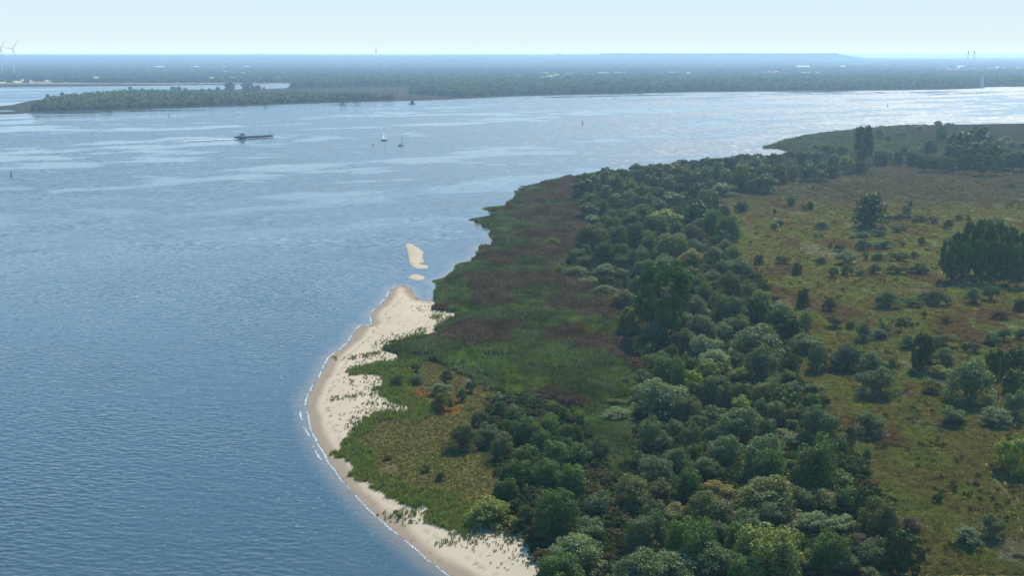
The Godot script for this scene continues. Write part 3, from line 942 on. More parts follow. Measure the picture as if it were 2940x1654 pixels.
	plant("leafy_tree", "tree", "t", "G", 15.4, -301.9, 6.7, 7.4, "fresh green lobed tree well left of the wide silvery willow dome", "trees of the riverside wood")
	plant("willow_tree", "tree", "d", "g", -6.3, -306.0, 6.8, 6.1, "grey-green willow before and right of the rust-ringed bush", "trees of the riverside wood")
	plant("leafy_tree", "tree", "t", "b", -2.2, -295.7, 7.1, 7.0, "olive lobed tree well before and right of the rust-ringed bush", "trees of the riverside wood")
	plant("leafy_tree", "tree", "t", "g", 13.5, -293.7, 5.3, 6.3, "grey-green lobed tree well behind and right of the bright beach bush", "trees of the riverside wood")
	plant("leafy_tree", "tree", "t", "G", 11.1, -298.6, 4.0, 5.2, "slim fresh green lobed tree well behind and right of the bright beach bush", "trees of the riverside wood")
	plant("leafy_tree", "tree", "t", "G", 7.4, -299.7, 6.3, 6.2, "fresh green lobed tree well behind and right of the bright beach bush, fourth nearest", "trees of the riverside wood")
	plant("willow_bush", "bush", "d", "l", 28.8, -327.8, 11.0, 3.5, "wide silvery green willow bush left of the wide silvery willow dome", "bushes scattered on the meadow")
	plant("willow_bush", "bush", "d", "b", 29.5, -341.3, 6.2, 2.3, "wide olive willow bush left of the wide silvery willow dome", "bushes scattered on the meadow")
	plant("willow_bush", "bush", "d", "l", 34.5, -363.1, 3.5, 2.8, "small silvery green willow bush behind and left of the wide silvery willow dome", "bushes standing in the reed bed")
	plant("willow_tree", "tree", "d", "l", 41.3, -331.3, 19.3, 10.9, "broad silvery green willow well left of the golden mid-wood bush", "trees of the riverside wood")
	plant("willow_bush", "bush", "d", "l", 36.9, -343.2, 9.4, 6.2, "silvery green willow bush just left of the wide silvery willow dome", "bushes of the riverside wood")
	plant("leafy_tree", "tree", "t", "g", 58.2, -340.4, 11.6, 9.8, "grey-green lobed tree behind and left of the golden mid-wood bush", "trees of the riverside wood")
	plant("leafy_tree", "tree", "t", "g", 64.8, -340.2, 8.2, 7.7, "grey-green lobed tree just behind the golden mid-wood bush", "trees of the riverside wood")
	plant("dark_tree", "tree", "a", "Y", 53.2, -356.7, 6.7, 6.7, "bright yellow-green round tree behind and right of the wide silvery willow dome", "trees of the riverside wood")
	plant("dark_tree", "tree", "a", "y", 59.3, -364.8, 7.9, 7.1, "yellow-green round tree behind and left of the golden mid-wood bush", "trees of the riverside wood")
	plant("willow_bush", "bush", "d", "y", 69.0, -364.0, 10.6, 6.0, "yellow-green willow bush behind the golden mid-wood bush", "bushes of the riverside wood")
	plant("willow_tree", "tree", "d", "g", 75.7, -367.0, 15.0, 12.0, "broad grey-green willow behind and right of the golden mid-wood bush", "trees of the riverside wood")
	plant("dark_tree", "tree", "a", "D", 86.6, -375.7, 4.6, 6.8, "slim dark green round tree well behind and right of the golden mid-wood bush", "trees of the riverside wood")
	plant("willow_tree", "tree", "d", "l", 62.6, -374.1, 19.1, 9.0, "broad silvery green willow behind and left of the golden mid-wood bush", "trees of the riverside wood")
	plant("willow_bush", "bush", "d", "g", 71.1, -385.0, 7.9, 5.9, "grey-green willow bush behind the golden mid-wood bush", "bushes of the riverside wood")
	plant("loose_shrub", "bush", "s", "b", 50.6, -391.5, 7.0, 7.0, "olive loose shrub in front of the tall dark poplar in the wood", "bushes of the riverside wood")
	plant("willow_bush", "bush", "d", "g", 78.5, -360.3, 6.2, 4.6, "grey-green willow bush behind and right of the golden mid-wood bush, nearest one", "bushes of the riverside wood")
	plant("willow_bush", "bush", "d", "g", 83.5, -365.0, 6.2, 4.7, "grey-green willow bush behind and right of the golden mid-wood bush, second nearest to it", "bushes of the riverside wood")
	plant("dark_tree", "tree", "a", "G", 75.1, -331.8, 8.2, 8.2, "fresh green round tree right of the golden mid-wood bush", "trees of the riverside wood")
	plant("willow_bush", "bush", "d", "Y", 64.2, -334.7, 8.6, 4.9, "bright yellow-green willow bush well right of the wide silvery willow dome", "bushes of the riverside wood")
	plant("willow_bush", "bush", "d", "g", 68.7, -328.0, 6.2, 6.4, "upright grey-green willow bush just right of the golden mid-wood bush", "bushes of the riverside wood")
	plant("willow_tree", "tree", "d", "g", 58.1, -304.7, 16.2, 10.7, "broad grey-green willow in front of the golden mid-wood bush", "trees of the riverside wood")
	plant("willow_bush", "bush", "d", "g", 54.6, -323.5, 9.4, 5.3, "grey-green willow bush left of the golden mid-wood bush", "bushes of the riverside wood")
	plant("willow_bush", "bush", "d", "g", 48.8, -315.7, 7.6, 5.0, "grey-green willow bush before and right of the wide silvery willow dome", "bushes of the riverside wood")
	plant("willow_tree", "tree", "d", "g", 35.0, -301.7, 8.8, 9.1, "grey-green willow in front of the wide silvery willow dome", "trees of the riverside wood")
	plant("willow_bush", "bush", "d", "g", 42.1, -310.6, 6.4, 5.4, "grey-green willow bush in front of the wide silvery willow dome", "bushes of the riverside wood")
	plant("willow_tree", "tree", "d", "g", 44.6, -296.8, 8.4, 9.1, "grey-green willow before and right of the wide silvery willow dome", "trees of the riverside wood")
	plant("willow_bush", "bush", "d", "l", 37.8, -298.7, 7.7, 5.8, "silvery green willow bush in front of the wide silvery willow dome", "bushes of the riverside wood")
	plant("willow_bush", "bush", "d", "g", 51.2, -302.4, 6.8, 6.4, "grey-green willow bush before and left of the golden mid-wood bush", "bushes of the riverside wood")
	plant("willow_tree", "tree", "d", "g", 58.9, -279.4, 15.9, 11.2, "broad grey-green willow left of the tall edge tree", "trees of the riverside wood")
	plant("willow_tree", "tree", "d", "g", 79.0, -306.5, 13.7, 10.3, "broad grey-green willow left of the brushwood heap", "trees of the riverside wood")
	plant("willow_bush", "bush", "d", "b", 71.6, -320.1, 5.7, 3.8, "olive willow bush before and right of the golden mid-wood bush", "bushes of the riverside wood")
	plant("dark_bush", "bush", "a", "G", 74.5, -317.4, 4.2, 3.3, "fresh green dense bush right of the golden mid-wood bush", "bushes of the riverside wood")
	plant("willow_bush", "bush", "d", "b", 69.9, -310.6, 7.5, 2.8, "wide olive willow bush before and right of the golden mid-wood bush", "bushes of the riverside wood")
	plant("willow_bush", "bush", "d", "l", 73.0, -304.6, 9.5, 3.6, "wide silvery green willow bush behind and left of the tall edge tree", "bushes of the riverside wood")
	plant("leafy_tree", "tree", "t", "G", 81.4, -294.5, 4.6, 5.6, "slim fresh green lobed tree just before and left of the brushwood heap", "trees of the riverside wood")
	plant("willow_bush", "bush", "d", "g", 88.3, -351.8, 7.2, 4.1, "grey-green willow bush well right of the golden mid-wood bush", "bushes of the riverside wood")
	plant("dark_tree", "tree", "a", "g", 96.6, -381.7, 7.5, 9.0, "grey-green round tree well behind and right of the golden mid-wood bush", "trees scattered on the meadow")
	plant("willow_tree", "tree", "d", "g", 107.1, -382.7, 12.4, 9.1, "grey-green willow well left of the dark conical meadow tree", "trees scattered on the meadow")
	plant("willow_tree", "tree", "d", "l", 111.4, -374.7, 12.2, 8.4, "silvery green willow left of the dark conical meadow tree", "trees scattered on the meadow")
	plant("willow_bush", "bush", "d", "g", 102.8, -382.8, 8.3, 6.1, "grey-green willow bush well left of the dark conical meadow tree", "bushes scattered on the meadow")
	plant("willow_bush", "bush", "d", "l", 116.9, -379.5, 5.5, 3.5, "silvery green willow bush left of the dark conical meadow tree", "bushes scattered on the meadow")
	plant("willow_tree", "tree", "d", "g", 106.8, -352.0, 13.8, 8.9, "broad grey-green willow before and left of the dark conical meadow tree", "trees scattered on the meadow")
	plant("dark_tree", "tree", "a", "D", 130.2, -382.7, 7.9, 11.9, "tall dark green round tree well behind and right of the brushwood heap", "trees scattered on the meadow")
	plant("loose_shrub", "bush", "s", "l", 139.7, -390.4, 7.7, 5.7, "silvery green loose shrub just right of the dark conical meadow tree", "bushes scattered on the meadow")
	plant("willow_tree", "tree", "d", "g", 132.1, -345.9, 18.8, 12.9, "tall grey-green willow before and right of the dark conical meadow tree", "trees scattered on the meadow")
	plant("willow_bush", "bush", "d", "y", 132.6, -373.4, 8.8, 4.0, "wide yellow-green willow bush before and right of the dark conical meadow tree", "bushes scattered on the meadow")
	plant("loose_shrub", "bush", "s", "b", 123.8, -355.2, 7.7, 4.3, "olive loose shrub in front of the dark conical meadow tree", "bushes scattered on the meadow")
	plant("dark_tree", "tree", "a", "D", 149.6, -373.4, 6.5, 9.1, "slim dark green round tree well right of the dark conical meadow tree", "trees scattered on the meadow")
	plant("dark_tree", "tree", "a", "D", 158.3, -379.6, 6.6, 7.9, "dark green round tree well right of the dark conical meadow tree", "trees scattered on the meadow")
	plant("dark_tree", "tree", "a", "G", 148.6, -355.2, 8.2, 7.4, "fresh green round tree well right of the dark conical meadow tree", "trees scattered on the meadow")
	plant("willow_bush", "bush", "d", "l", 131.0, -323.4, 13.0, 4.8, "wide silvery green willow bush behind the right-edge yellow tree", "bushes scattered on the meadow")
	plant("willow_tree", "tree", "d", "g", 138.3, -328.4, 9.5, 8.8, "grey-green willow well behind the right-edge yellow tree", "trees scattered on the meadow")
	plant("loose_shrub", "bush", "s", "g", 119.6, -323.5, 9.4, 5.6, "grey-green loose shrub well behind and left of the right-edge yellow tree", "bushes scattered on the meadow")
	plant("willow_bush", "bush", "d", "g", 94.0, -313.6, 9.4, 6.5, "grey-green willow bush just behind and right of the brushwood heap", "bushes scattered on the meadow")
	plant("willow_bush", "bush", "d", "g", 88.2, -310.4, 4.5, 3.8, "grey-green willow bush just behind and left of the brushwood heap", "bushes scattered on the meadow")
	plant("loose_shrub", "bush", "s", "b", 119.7, -379.8, 3.4, 4.7, "small olive loose shrub left of the dark conical meadow tree", "bushes scattered on the meadow")
	plant("poplar_tree", "tree", "p", "P", 52.3, -422.3, 21.0, 27.8, "tall deep green poplar well in front of the yellow willow beside the hut", "trees of the riverside wood")
	plant("dark_tree", "tree", "a", "y", 42.7, -432.0, 11.8, 10.6, "broad yellow-green round tree before and left of the tall dark poplar in the wood", "trees scattered on the meadow")
	plant("willow_bush", "bush", "d", "l", 62.7, -446.0, 9.1, 6.0, "silvery green willow bush before and right of the tall dark poplar in the wood", "bushes of the riverside wood")
	plant("dark_tree", "tree", "a", "D", 95.7, -563.0, 6.7, 9.4, "slim dark green round tree well in front of the wooden hut", "trees of the riverside wood")
	plant("willow_tree", "tree", "d", "o", 84.2, -575.0, 16.4, 9.2, "broad golden-tipped willow before and right of the yellow willow beside the hut", "trees of the riverside wood")
	plant("willow_tree", "tree", "d", "b", 89.0, -499.0, 11.8, 12.1, "olive willow well right of the tall dark poplar in the wood, nearest one", "trees of the riverside wood")
	plant("willow_bush", "bush", "d", "o", 85.2, -514.6, 6.6, 5.0, "golden-tipped willow bush right of the tall dark poplar in the wood", "bushes of the riverside wood")
	plant("willow_tree", "tree", "d", "b", 96.1, -495.0, 8.7, 9.0, "olive willow well right of the tall dark poplar in the wood, third nearest", "trees of the riverside wood")
	plant("willow_tree", "tree", "d", "b", 75.9, -481.6, 10.6, 10.9, "olive willow right of the tall dark poplar in the wood", "trees of the riverside wood")
	plant("willow_tree", "tree", "d", "g", 78.9, -516.8, 10.4, 7.8, "grey-green willow behind and right of the tall dark poplar in the wood", "trees of the riverside wood")
	plant("dark_tree", "tree", "a", "g", 88.8, -449.5, 7.7, 10.8, "slim grey-green round tree well right of the tall dark poplar in the wood", "trees of the riverside wood")
	plant("dark_tree", "tree", "a", "D", 92.0, -444.8, 6.1, 9.8, "slim dark green round tree well right of the tall dark poplar in the wood", "trees of the riverside wood")
	plant("willow_bush", "bush", "d", "l", 102.4, -464.3, 12.6, 5.9, "wide silvery green willow bush well right of the tall dark poplar in the wood", "bushes of the riverside wood")
	plant("willow_tree", "tree", "d", "G", 96.0, -430.3, 13.8, 11.7, "broad fresh green willow well behind and right of the golden mid-wood bush", "trees of the riverside wood")
	plant("dark_tree", "tree", "a", "D", 97.1, -423.9, 9.7, 8.8, "dark green round tree well behind and right of the golden mid-wood bush", "trees of the riverside wood")
	plant("loose_shrub", "bush", "s", "y", 105.3, -434.3, 5.9, 8.7, "upright yellow-green loose shrub well behind and right of the golden mid-wood bush", "bushes scattered on the meadow")
	plant("dark_tree", "tree", "a", "D", 115.0, -481.8, 5.9, 7.7, "slim dark green round tree well before and left of the lone spreading meadow tree", "trees scattered on the meadow")
	plant("willow_bush", "bush", "d", "l", 76.4, -455.5, 9.2, 5.2, "silvery green willow bush right of the tall dark poplar in the wood", "bushes of the riverside wood")
	plant("willow_tree", "tree", "d", "l", 66.0, -422.1, 15.0, 9.9, "broad silvery green willow before and right of the tall dark poplar in the wood", "trees of the riverside wood")
	plant("willow_tree", "tree", "d", "b", 80.1, -432.4, 11.7, 7.7, "olive willow well right of the tall dark poplar in the wood, second nearest to it", "trees of the riverside wood")
	plant("willow_bush", "bush", "d", "l", 73.8, -424.1, 10.1, 6.6, "silvery green willow bush well before and right of the tall dark poplar in the wood", "bushes of the riverside wood")
	plant("willow_tree", "tree", "d", "b", 57.7, -405.4, 11.7, 8.8, "olive willow before and right of the tall dark poplar in the wood", "trees of the riverside wood")
	plant("willow_tree", "tree", "d", "l", 80.4, -398.1, 22.3, 11.5, "broad silvery green willow well behind the golden mid-wood bush", "trees of the riverside wood")
	plant("willow_tree", "tree", "d", "l", 63.2, -395.3, 15.5, 8.7, "broad silvery green willow well before and right of the tall dark poplar in the wood", "trees of the riverside wood")
	plant("dark_bush", "bush", "a", "G", 45.7, -401.1, 4.4, 4.4, "fresh green dense bush in front of the tall dark poplar in the wood", "bushes scattered on the meadow")
	plant("willow_bush", "bush", "d", "g", 98.3, -406.4, 13.9, 6.4, "wide grey-green willow bush well behind and right of the golden mid-wood bush", "bushes scattered on the meadow")
	plant("willow_bush", "bush", "d", "l", 38.7, -502.1, 14.3, 5.3, "wide silvery green willow bush left of the tall dark poplar in the wood", "bushes scattered on the meadow")
	plant("willow_bush", "bush", "d", "l", 33.1, -527.6, 11.3, 4.2, "wide silvery green willow before and right of the pale reed-bed bush, second nearest to it", "bushes scattered on the meadow")
	plant("willow_bush", "bush", "d", "l", 26.8, -521.9, 6.0, 2.4, "wide silvery green willow bush before and right of the pale reed-bed bush, nearest one", "bushes standing in the reed bed")
	plant("willow_tree", "tree", "d", "b", 43.6, -476.3, 15.3, 8.5, "broad olive willow left of the tall dark poplar in the wood", "trees scattered on the meadow")
	plant("willow_tree", "tree", "d", "g", 52.8, -513.6, 10.4, 6.8, "grey-green willow behind and left of the tall dark poplar in the wood", "trees of the riverside wood")
	plant("loose_shrub", "bush", "s", "g", 148.5, -480.8, 11.7, 7.0, "grey-green loose shrub well behind and left of the dark conical meadow tree, nearest one", "bushes scattered on the meadow")
	plant("loose_shrub", "bush", "s", "g", 158.1, -482.4, 8.6, 4.4, "grey-green loose shrub well behind the dark conical meadow tree, nearest one", "bushes scattered on the meadow")
	plant("loose_shrub", "bush", "s", "g", 169.7, -486.3, 11.3, 6.2, "grey-green loose shrub well before and left of the right-hand poplar grove", "bushes scattered on the meadow")
	plant("loose_shrub", "bush", "s", "g", 165.8, -493.2, 5.3, 4.4, "grey-green loose shrub well behind the dark conical meadow tree, second nearest to it", "bushes scattered on the meadow")
	plant("loose_shrub", "bush", "s", "g", 185.0, -489.5, 9.1, 6.7, "grey-green loose shrub in front of the right-hand poplar grove, second nearest to it", "bushes scattered on the meadow")
	plant("loose_shrub", "bush", "s", "g", 195.0, -496.4, 8.0, 7.3, "grey-green loose shrub in front of the right-hand poplar grove, nearest one", "bushes scattered on the meadow")
	plant("loose_shrub", "bush", "s", "g", 124.1, -476.2, 7.2, 5.6, "grey-green shrub well behind and left of the dark conical meadow tree, second nearest to it", "bushes scattered on the meadow")
	plant("loose_shrub", "bush", "s", "g", 118.4, -444.4, 8.0, 5.5, "grey-green loose shrub well left of the dark conical meadow tree", "bushes scattered on the meadow")
	plant("loose_shrub", "bush", "s", "b", 123.7, -442.5, 4.5, 3.3, "olive loose shrub well left of the dark conical meadow tree", "bushes scattered on the meadow")
	plant("willow_tree", "tree", "d", "g", 122.6, -422.3, 6.8, 6.9, "grey-green willow left of the dark conical meadow tree", "trees scattered on the meadow")
	plant("willow_bush", "bush", "d", "g", 131.9, -430.1, 6.5, 5.4, "grey-green willow bush behind and left of the dark conical meadow tree", "bushes scattered on the meadow")
	plant("willow_bush", "bush", "d", "l", 128.6, -425.7, 8.4, 3.9, "wide silvery green willow bush behind and left of the dark conical meadow tree", "bushes scattered on the meadow")
	plant("loose_shrub", "bush", "s", "g", 134.4, -411.8, 7.7, 5.0, "grey-green loose shrub just behind and left of the dark conical meadow tree", "bushes scattered on the meadow")
	plant("loose_shrub", "bush", "s", "b", 148.1, -414.8, 10.4, 5.3, "olive loose shrub behind and right of the dark conical meadow tree", "bushes scattered on the meadow")
	plant("loose_shrub", "bush", "s", "b", 143.5, -448.2, 6.1, 3.4, "olive loose shrub behind and left of the dark conical meadow tree", "bushes scattered on the meadow")
	plant("loose_shrub", "bush", "s", "b", 147.0, -446.8, 4.0, 2.2, "small olive loose shrub behind and left of the dark conical meadow tree", "bushes scattered on the meadow")
	plant("loose_shrub", "bush", "s", "r", 161.7, -452.3, 4.9, 3.1, "rust-brown loose shrub behind and right of the dark conical meadow tree", "bushes scattered on the meadow")
	plant("loose_shrub", "bush", "s", "b", 156.3, -460.9, 2.5, 3.6, "small olive loose shrub behind the dark conical meadow tree", "bushes scattered on the meadow")
	plant("loose_shrub", "bush", "s", "r", 185.0, -459.1, 8.2, 3.8, "wide rust-brown loose shrub well in front of the right-hand poplar grove", "bushes scattered on the meadow")
	plant("dark_tree", "tree", "a", "D", 197.8, -474.7, 5.4, 4.9, "dark green round tree well before and right of the right-hand poplar grove", "trees scattered on the meadow")
	plant("loose_shrub", "bush", "s", "g", 165.5, -418.0, 7.5, 4.2, "grey-green loose shrub well right of the dark conical meadow tree, nearest one", "bushes scattered on the meadow")
	plant("loose_shrub", "bush", "s", "g", 171.5, -422.9, 5.8, 5.3, "grey-green loose shrub well right of the dark conical meadow tree, second nearest to it", "bushes scattered on the meadow")
	plant("loose_shrub", "bush", "s", "g", 178.7, -426.0, 4.6, 3.8, "grey-green loose shrub well right of the dark conical meadow tree, third nearest", "bushes scattered on the meadow")
	plant("loose_shrub", "bush", "s", "g", 155.4, -406.2, 5.6, 4.1, "grey-green loose shrub right of the dark conical meadow tree", "bushes scattered on the meadow")
	plant("loose_shrub", "bush", "s", "D", 152.6, -407.9, 2.6, 2.9, "small dark green loose shrub right of the dark conical meadow tree", "bushes scattered on the meadow")
	plant("loose_shrub", "bush", "s", "g", 159.2, -584.5, 12.9, 6.5, "grey-green loose shrub well before and left of the lone spreading meadow tree, nearest one", "bushes scattered on the meadow")
	plant("loose_shrub", "bush", "s", "g", 147.7, -583.8, 5.8, 3.7, "grey-green shrub well before and left of the lone spreading meadow tree, second nearest to it", "bushes scattered on the meadow")
	plant("loose_shrub", "bush", "s", "g", 144.0, -549.1, 6.3, 5.2, "grey-green loose shrub well before and left of the lone spreading meadow tree, third nearest", "bushes scattered on the meadow")
	plant("loose_shrub", "bush", "s", "g", 151.7, -554.6, 6.7, 5.6, "grey-green loose shrub well in front of the lone spreading meadow tree, second nearest to it", "bushes scattered on the meadow")
	plant("loose_shrub", "bush", "s", "l", 157.1, -552.3, 4.9, 3.6, "silvery green loose shrub well in front of the lone spreading meadow tree", "bushes scattered on the meadow")
	plant("loose_shrub", "bush", "s", "g", 165.1, -558.2, 6.4, 4.7, "grey-green loose shrub well in front of the lone spreading meadow tree, nearest one", "bushes scattered on the meadow")
	plant("loose_shrub", "bush", "s", "g", 176.2, -558.6, 11.5, 4.8, "wide grey-green shrub before and right of the lone spreading meadow tree, second nearest to it", "bushes scattered on the meadow")
	plant("loose_shrub", "bush", "s", "g", 186.6, -560.0, 10.8, 5.4, "grey-green loose shrub well left of the right-hand poplar grove, nearest one", "bushes scattered on the meadow")
	plant("loose_shrub", "bush", "s", "g", 172.3, -597.2, 3.8, 4.6, "small grey-green loose shrub in front of the lone spreading meadow tree", "bushes scattered on the meadow")
	plant("loose_shrub", "bush", "s", "l", 178.3, -595.5, 8.5, 3.9, "wide silvery green loose shrub in front of the lone spreading meadow tree", "bushes scattered on the meadow")
	plant("loose_shrub", "bush", "s", "g", 187.1, -594.6, 10.1, 4.7, "wide grey-green loose shrub well before and right of the lone spreading meadow tree, nearest one", "bushes scattered on the meadow")
	plant("loose_shrub", "bush", "s", "g", 197.2, -600.9, 4.7, 3.9, "grey-green loose shrub well left of the right-hand poplar grove, second nearest to it", "bushes scattered on the meadow")
	plant("dark_tree", "tree", "a", "D", 117.3, -582.7, 4.6, 5.1, "dark green round tree well before and right of the wooden hut", "trees scattered on the meadow")
	plant("dark_tree", "tree", "a", "D", 129.3, -555.1, 5.1, 5.6, "dark green round tree well before and left of the lone spreading meadow tree", "trees scattered on the meadow")
	plant("loose_shrub", "bush", "s", "b", 129.8, -586.4, 8.3, 4.6, "olive loose shrub well before and right of the wooden hut", "bushes scattered on the meadow")
	plant("loose_shrub", "bush", "s", "g", 107.1, -553.0, 6.6, 4.6, "grey-green loose shrub well before and right of the wooden hut", "bushes of the riverside wood")
	plant("leafy_tree", "tree", "t", "D", 206.2, -713.0, 24.5, 22.5, "tall dark green lobed tree well in front of the riverside poplar clump", "trees scattered on the meadow")
	plant("dark_tree", "tree", "a", "P", 105.7, -717.9, 18.6, 14.9, "tall deep green round tree just left of the wooden hut", "trees of the riverside wood")
	plant("dark_tree", "tree", "a", "D", 145.2, -782.2, 9.3, 6.5, "dark green round tree just right of the wooden hut", "trees scattered on the meadow")
	plant("dark_tree", "tree", "a", "D", 48.9, -849.0, 15.8, 14.2, "tall dark green round tree just before and right of the reed bed tip", "trees of the riverside wood")
	plant("dark_tree", "tree", "a", "D", 63.4, -901.5, 5.6, 6.1, "dark green round tree right of the reed bed tip", "trees of the riverside wood")
	plant("willow_tree", "tree", "d", "y", 82.7, -873.0, 17.4, 13.1, "tall yellow-green willow behind and left of the yellow willow beside the hut", "trees of the riverside wood")
	plant("willow_tree", "tree", "d", "b", 97.1, -874.4, 19.1, 16.2, "tall olive willow behind and left of the yellow willow beside the hut", "trees of the riverside wood")
	plant("leafy_tree", "tree", "t", "g", 111.8, -884.0, 14.7, 15.1, "tall grey-green lobed tree behind the yellow willow beside the hut, nearest one", "trees of the riverside wood")
	plant("willow_tree", "tree", "d", "b", 73.6, -878.8, 19.2, 16.3, "tall olive willow right of the reed bed tip", "trees of the riverside wood")
	plant("leafy_tree", "tree", "t", "g", 92.8, -935.8, 15.5, 14.6, "tall grey-green lobed tree behind and left of the yellow willow beside the hut", "trees of the riverside wood")
	plant("leafy_tree", "tree", "t", "g", 106.9, -935.9, 18.6, 17.5, "tall grey-green lobed tree behind the yellow willow beside the hut, second nearest to it", "trees of the riverside wood")
	plant("willow_tree", "tree", "d", "b", 131.4, -976.0, 24.2, 15.9, "tall olive willow behind the yellow willow beside the hut", "trees of the riverside wood")
	plant("dark_tree", "tree", "a", "D", 148.2, -1025.7, 10.1, 10.1, "dark green round tree behind and left of the wooden hut", "trees of the riverside wood")
	plant("dark_tree", "tree", "a", "D", 128.5, -853.9, 16.8, 11.8, "tall dark green round tree behind and left of the wooden hut", "trees of the riverside wood")
	plant("willow_tree", "tree", "d", "g", 126.0, -897.7, 23.8, 17.9, "tall grey-green willow behind and left of the wooden hut", "trees of the riverside wood")
	plant("willow_tree", "tree", "d", "g", 146.0, -945.9, 18.8, 15.9, "tall grey-green willow behind the wooden hut", "trees of the riverside wood")
	plant("leafy_tree", "tree", "t", "G", 160.1, -964.0, 16.0, 18.0, "tall fresh green lobed tree behind the wooden hut, nearest one", "trees of the riverside wood")
	plant("dark_tree", "tree", "a", "D", 182.9, -1043.9, 11.7, 12.9, "tall dark green round tree behind the wooden hut", "trees of the riverside wood")
	plant("leafy_tree", "tree", "t", "y", 170.9, -909.4, 20.4, 21.4, "tall yellow-green lobed tree behind and right of the wooden hut", "trees scattered on the meadow")
	plant("leafy_tree", "tree", "t", "g", 157.8, -914.0, 15.1, 17.1, "tall grey-green lobed tree behind the wooden hut", "trees of the riverside wood")
	plant("leafy_tree", "tree", "t", "g", 203.0, -1034.7, 17.1, 16.1, "tall grey-green lobed tree well behind and right of the wooden hut", "trees of the riverside wood")
	plant("willow_tree", "tree", "d", "l", 107.1, -835.3, 22.2, 7.3, "broad silvery green willow behind the yellow willow beside the hut", "trees of the riverside wood")
	plant("willow_tree", "tree", "d", "g", 81.7, -812.1, 10.8, 8.1, "grey-green willow behind and left of the yellow willow beside the hut", "trees of the riverside wood")
	plant("willow_bush", "bush", "d", "l", 70.1, -840.3, 12.6, 5.9, "wide silvery green willow bush right of the reed bed tip", "bushes of the riverside wood")
	plant("willow_tree", "tree", "d", "l", 149.1, -875.6, 23.1, 9.6, "broad silvery green willow behind the wooden hut", "trees scattered on the meadow")
	plant("willow_bush", "bush", "d", "l", 118.5, -849.5, 8.5, 6.4, "silvery green willow bush behind and right of the yellow willow beside the hut", "bushes of the riverside wood")
	plant("willow_tree", "tree", "d", "g", 46.2, -743.9, 16.4, 11.5, "broad grey-green willow before and right of the reed bed tip", "trees of the riverside wood")
	plant("willow_tree", "tree", "d", "l", 47.1, -718.3, 14.9, 7.0, "broad silvery green willow behind and right of the pale reed-bed bush", "trees of the riverside wood")
	plant("leafy_tree", "tree", "t", "g", 59.7, -736.6, 8.6, 8.1, "grey-green lobed tree left of the yellow willow beside the hut", "trees of the riverside wood")
	plant("leafy_tree", "tree", "t", "g", 64.8, -723.7, 8.4, 10.3, "slim grey-green lobed tree left of the yellow willow beside the hut", "trees of the riverside wood")
	plant("leafy_tree", "tree", "t", "b", 40.6, -623.0, 19.2, 15.3, "tall olive lobed tree right of the pale reed-bed bush", "trees of the riverside wood")
	plant("leafy_tree", "tree", "t", "g", 51.8, -631.0, 9.5, 12.5, "tall grey-green lobed tree left of the yellow willow beside the hut, second nearest to it", "trees of the riverside wood")
	plant("leafy_tree", "tree", "t", "g", 55.2, -628.8, 8.4, 14.2, "tall grey-green lobed tree left of the yellow willow beside the hut, nearest one", "trees of the riverside wood")
	plant("leafy_tree", "tree", "t", "g", 64.2, -640.9, 11.1, 13.6, "tall grey-green lobed tree before and left of the yellow willow beside the hut", "trees of the riverside wood")
	plant("willow_tree", "tree", "d", "Y", 88.4, -707.6, 24.8, 11.6, "broad bright yellow-green willow left of the wooden hut", "trees of the riverside wood")
	plant("leafy_tree", "tree", "t", "G", 78.4, -672.7, 18.0, 13.5, "tall fresh green lobed tree just before and left of the yellow willow beside the hut", "trees of the riverside wood")
	plant("willow_tree", "tree", "d", "b", 105.8, -696.2, 12.1, 7.9, "olive willow just before and left of the wooden hut", "trees of the riverside wood")
	plant("willow_tree", "tree", "d", "g", 91.5, -680.4, 11.4, 8.5, "grey-green willow just before and right of the yellow willow beside the hut", "trees of the riverside wood")
	plant("willow_tree", "tree", "d", "b", 93.7, -642.7, 16.1, 12.1, "broad olive willow before and right of the yellow willow beside the hut", "trees of the riverside wood")
	plant("dark_tree", "tree", "a", "D", 109.8, -683.0, 5.8, 7.0, "dark green round tree just in front of the wooden hut", "trees of the riverside wood")
	plant("dark_tree", "tree", "a", "g", 110.1, -642.3, 7.6, 8.4, "grey-green round tree in front of the wooden hut", "trees of the riverside wood")
	plant("loose_shrub", "bush", "s", "g", 112.0, -623.4, 5.0, 6.4, "upright grey-green loose shrub before and right of the wooden hut", "bushes of the riverside wood")
	plant("willow_tree", "tree", "d", "o", 107.5, -618.9, 10.8, 7.1, "golden-tipped willow in front of the wooden hut", "trees of the riverside wood")
	plant("leafy_tree", "tree", "t", "y", 78.7, -603.1, 17.8, 13.3, "tall yellow-green lobed tree in front of the yellow willow beside the hut", "trees of the riverside wood")
	plant("willow_tree", "tree", "d", "b", 68.0, -611.9, 11.3, 10.6, "olive willow before and left of the yellow willow beside the hut", "trees of the riverside wood")
	plant("willow_tree", "tree", "d", "g", 90.0, -601.7, 15.1, 9.9, "broad grey-green willow before and right of the yellow willow beside the hut", "trees of the riverside wood")
	plant("leafy_tree", "tree", "t", "G", 44.0, -583.0, 11.7, 12.1, "fresh green lobed tree right of the pale reed-bed bush, second nearest to it", "trees of the riverside wood")
	plant("leafy_tree", "tree", "t", "G", 36.6, -604.8, 6.5, 7.3, "fresh green lobed tree right of the pale reed-bed bush, nearest one", "trees of the riverside wood")
	plant("leafy_tree", "tree", "t", "G", 31.0, -590.2, 10.9, 7.2, "fresh green lobed tree before and right of the pale reed-bed bush", "trees of the riverside wood")
	plant("willow_bush", "bush", "d", "b", 34.5, -577.4, 10.7, 5.5, "olive willow bush before and right of the pale reed-bed bush", "bushes of the riverside wood")
	plant("willow_tree", "tree", "d", "Y", 21.1, -548.2, 6.2, 6.2, "bright yellow-green willow in front of the pale reed-bed bush", "trees standing in the reed bed")
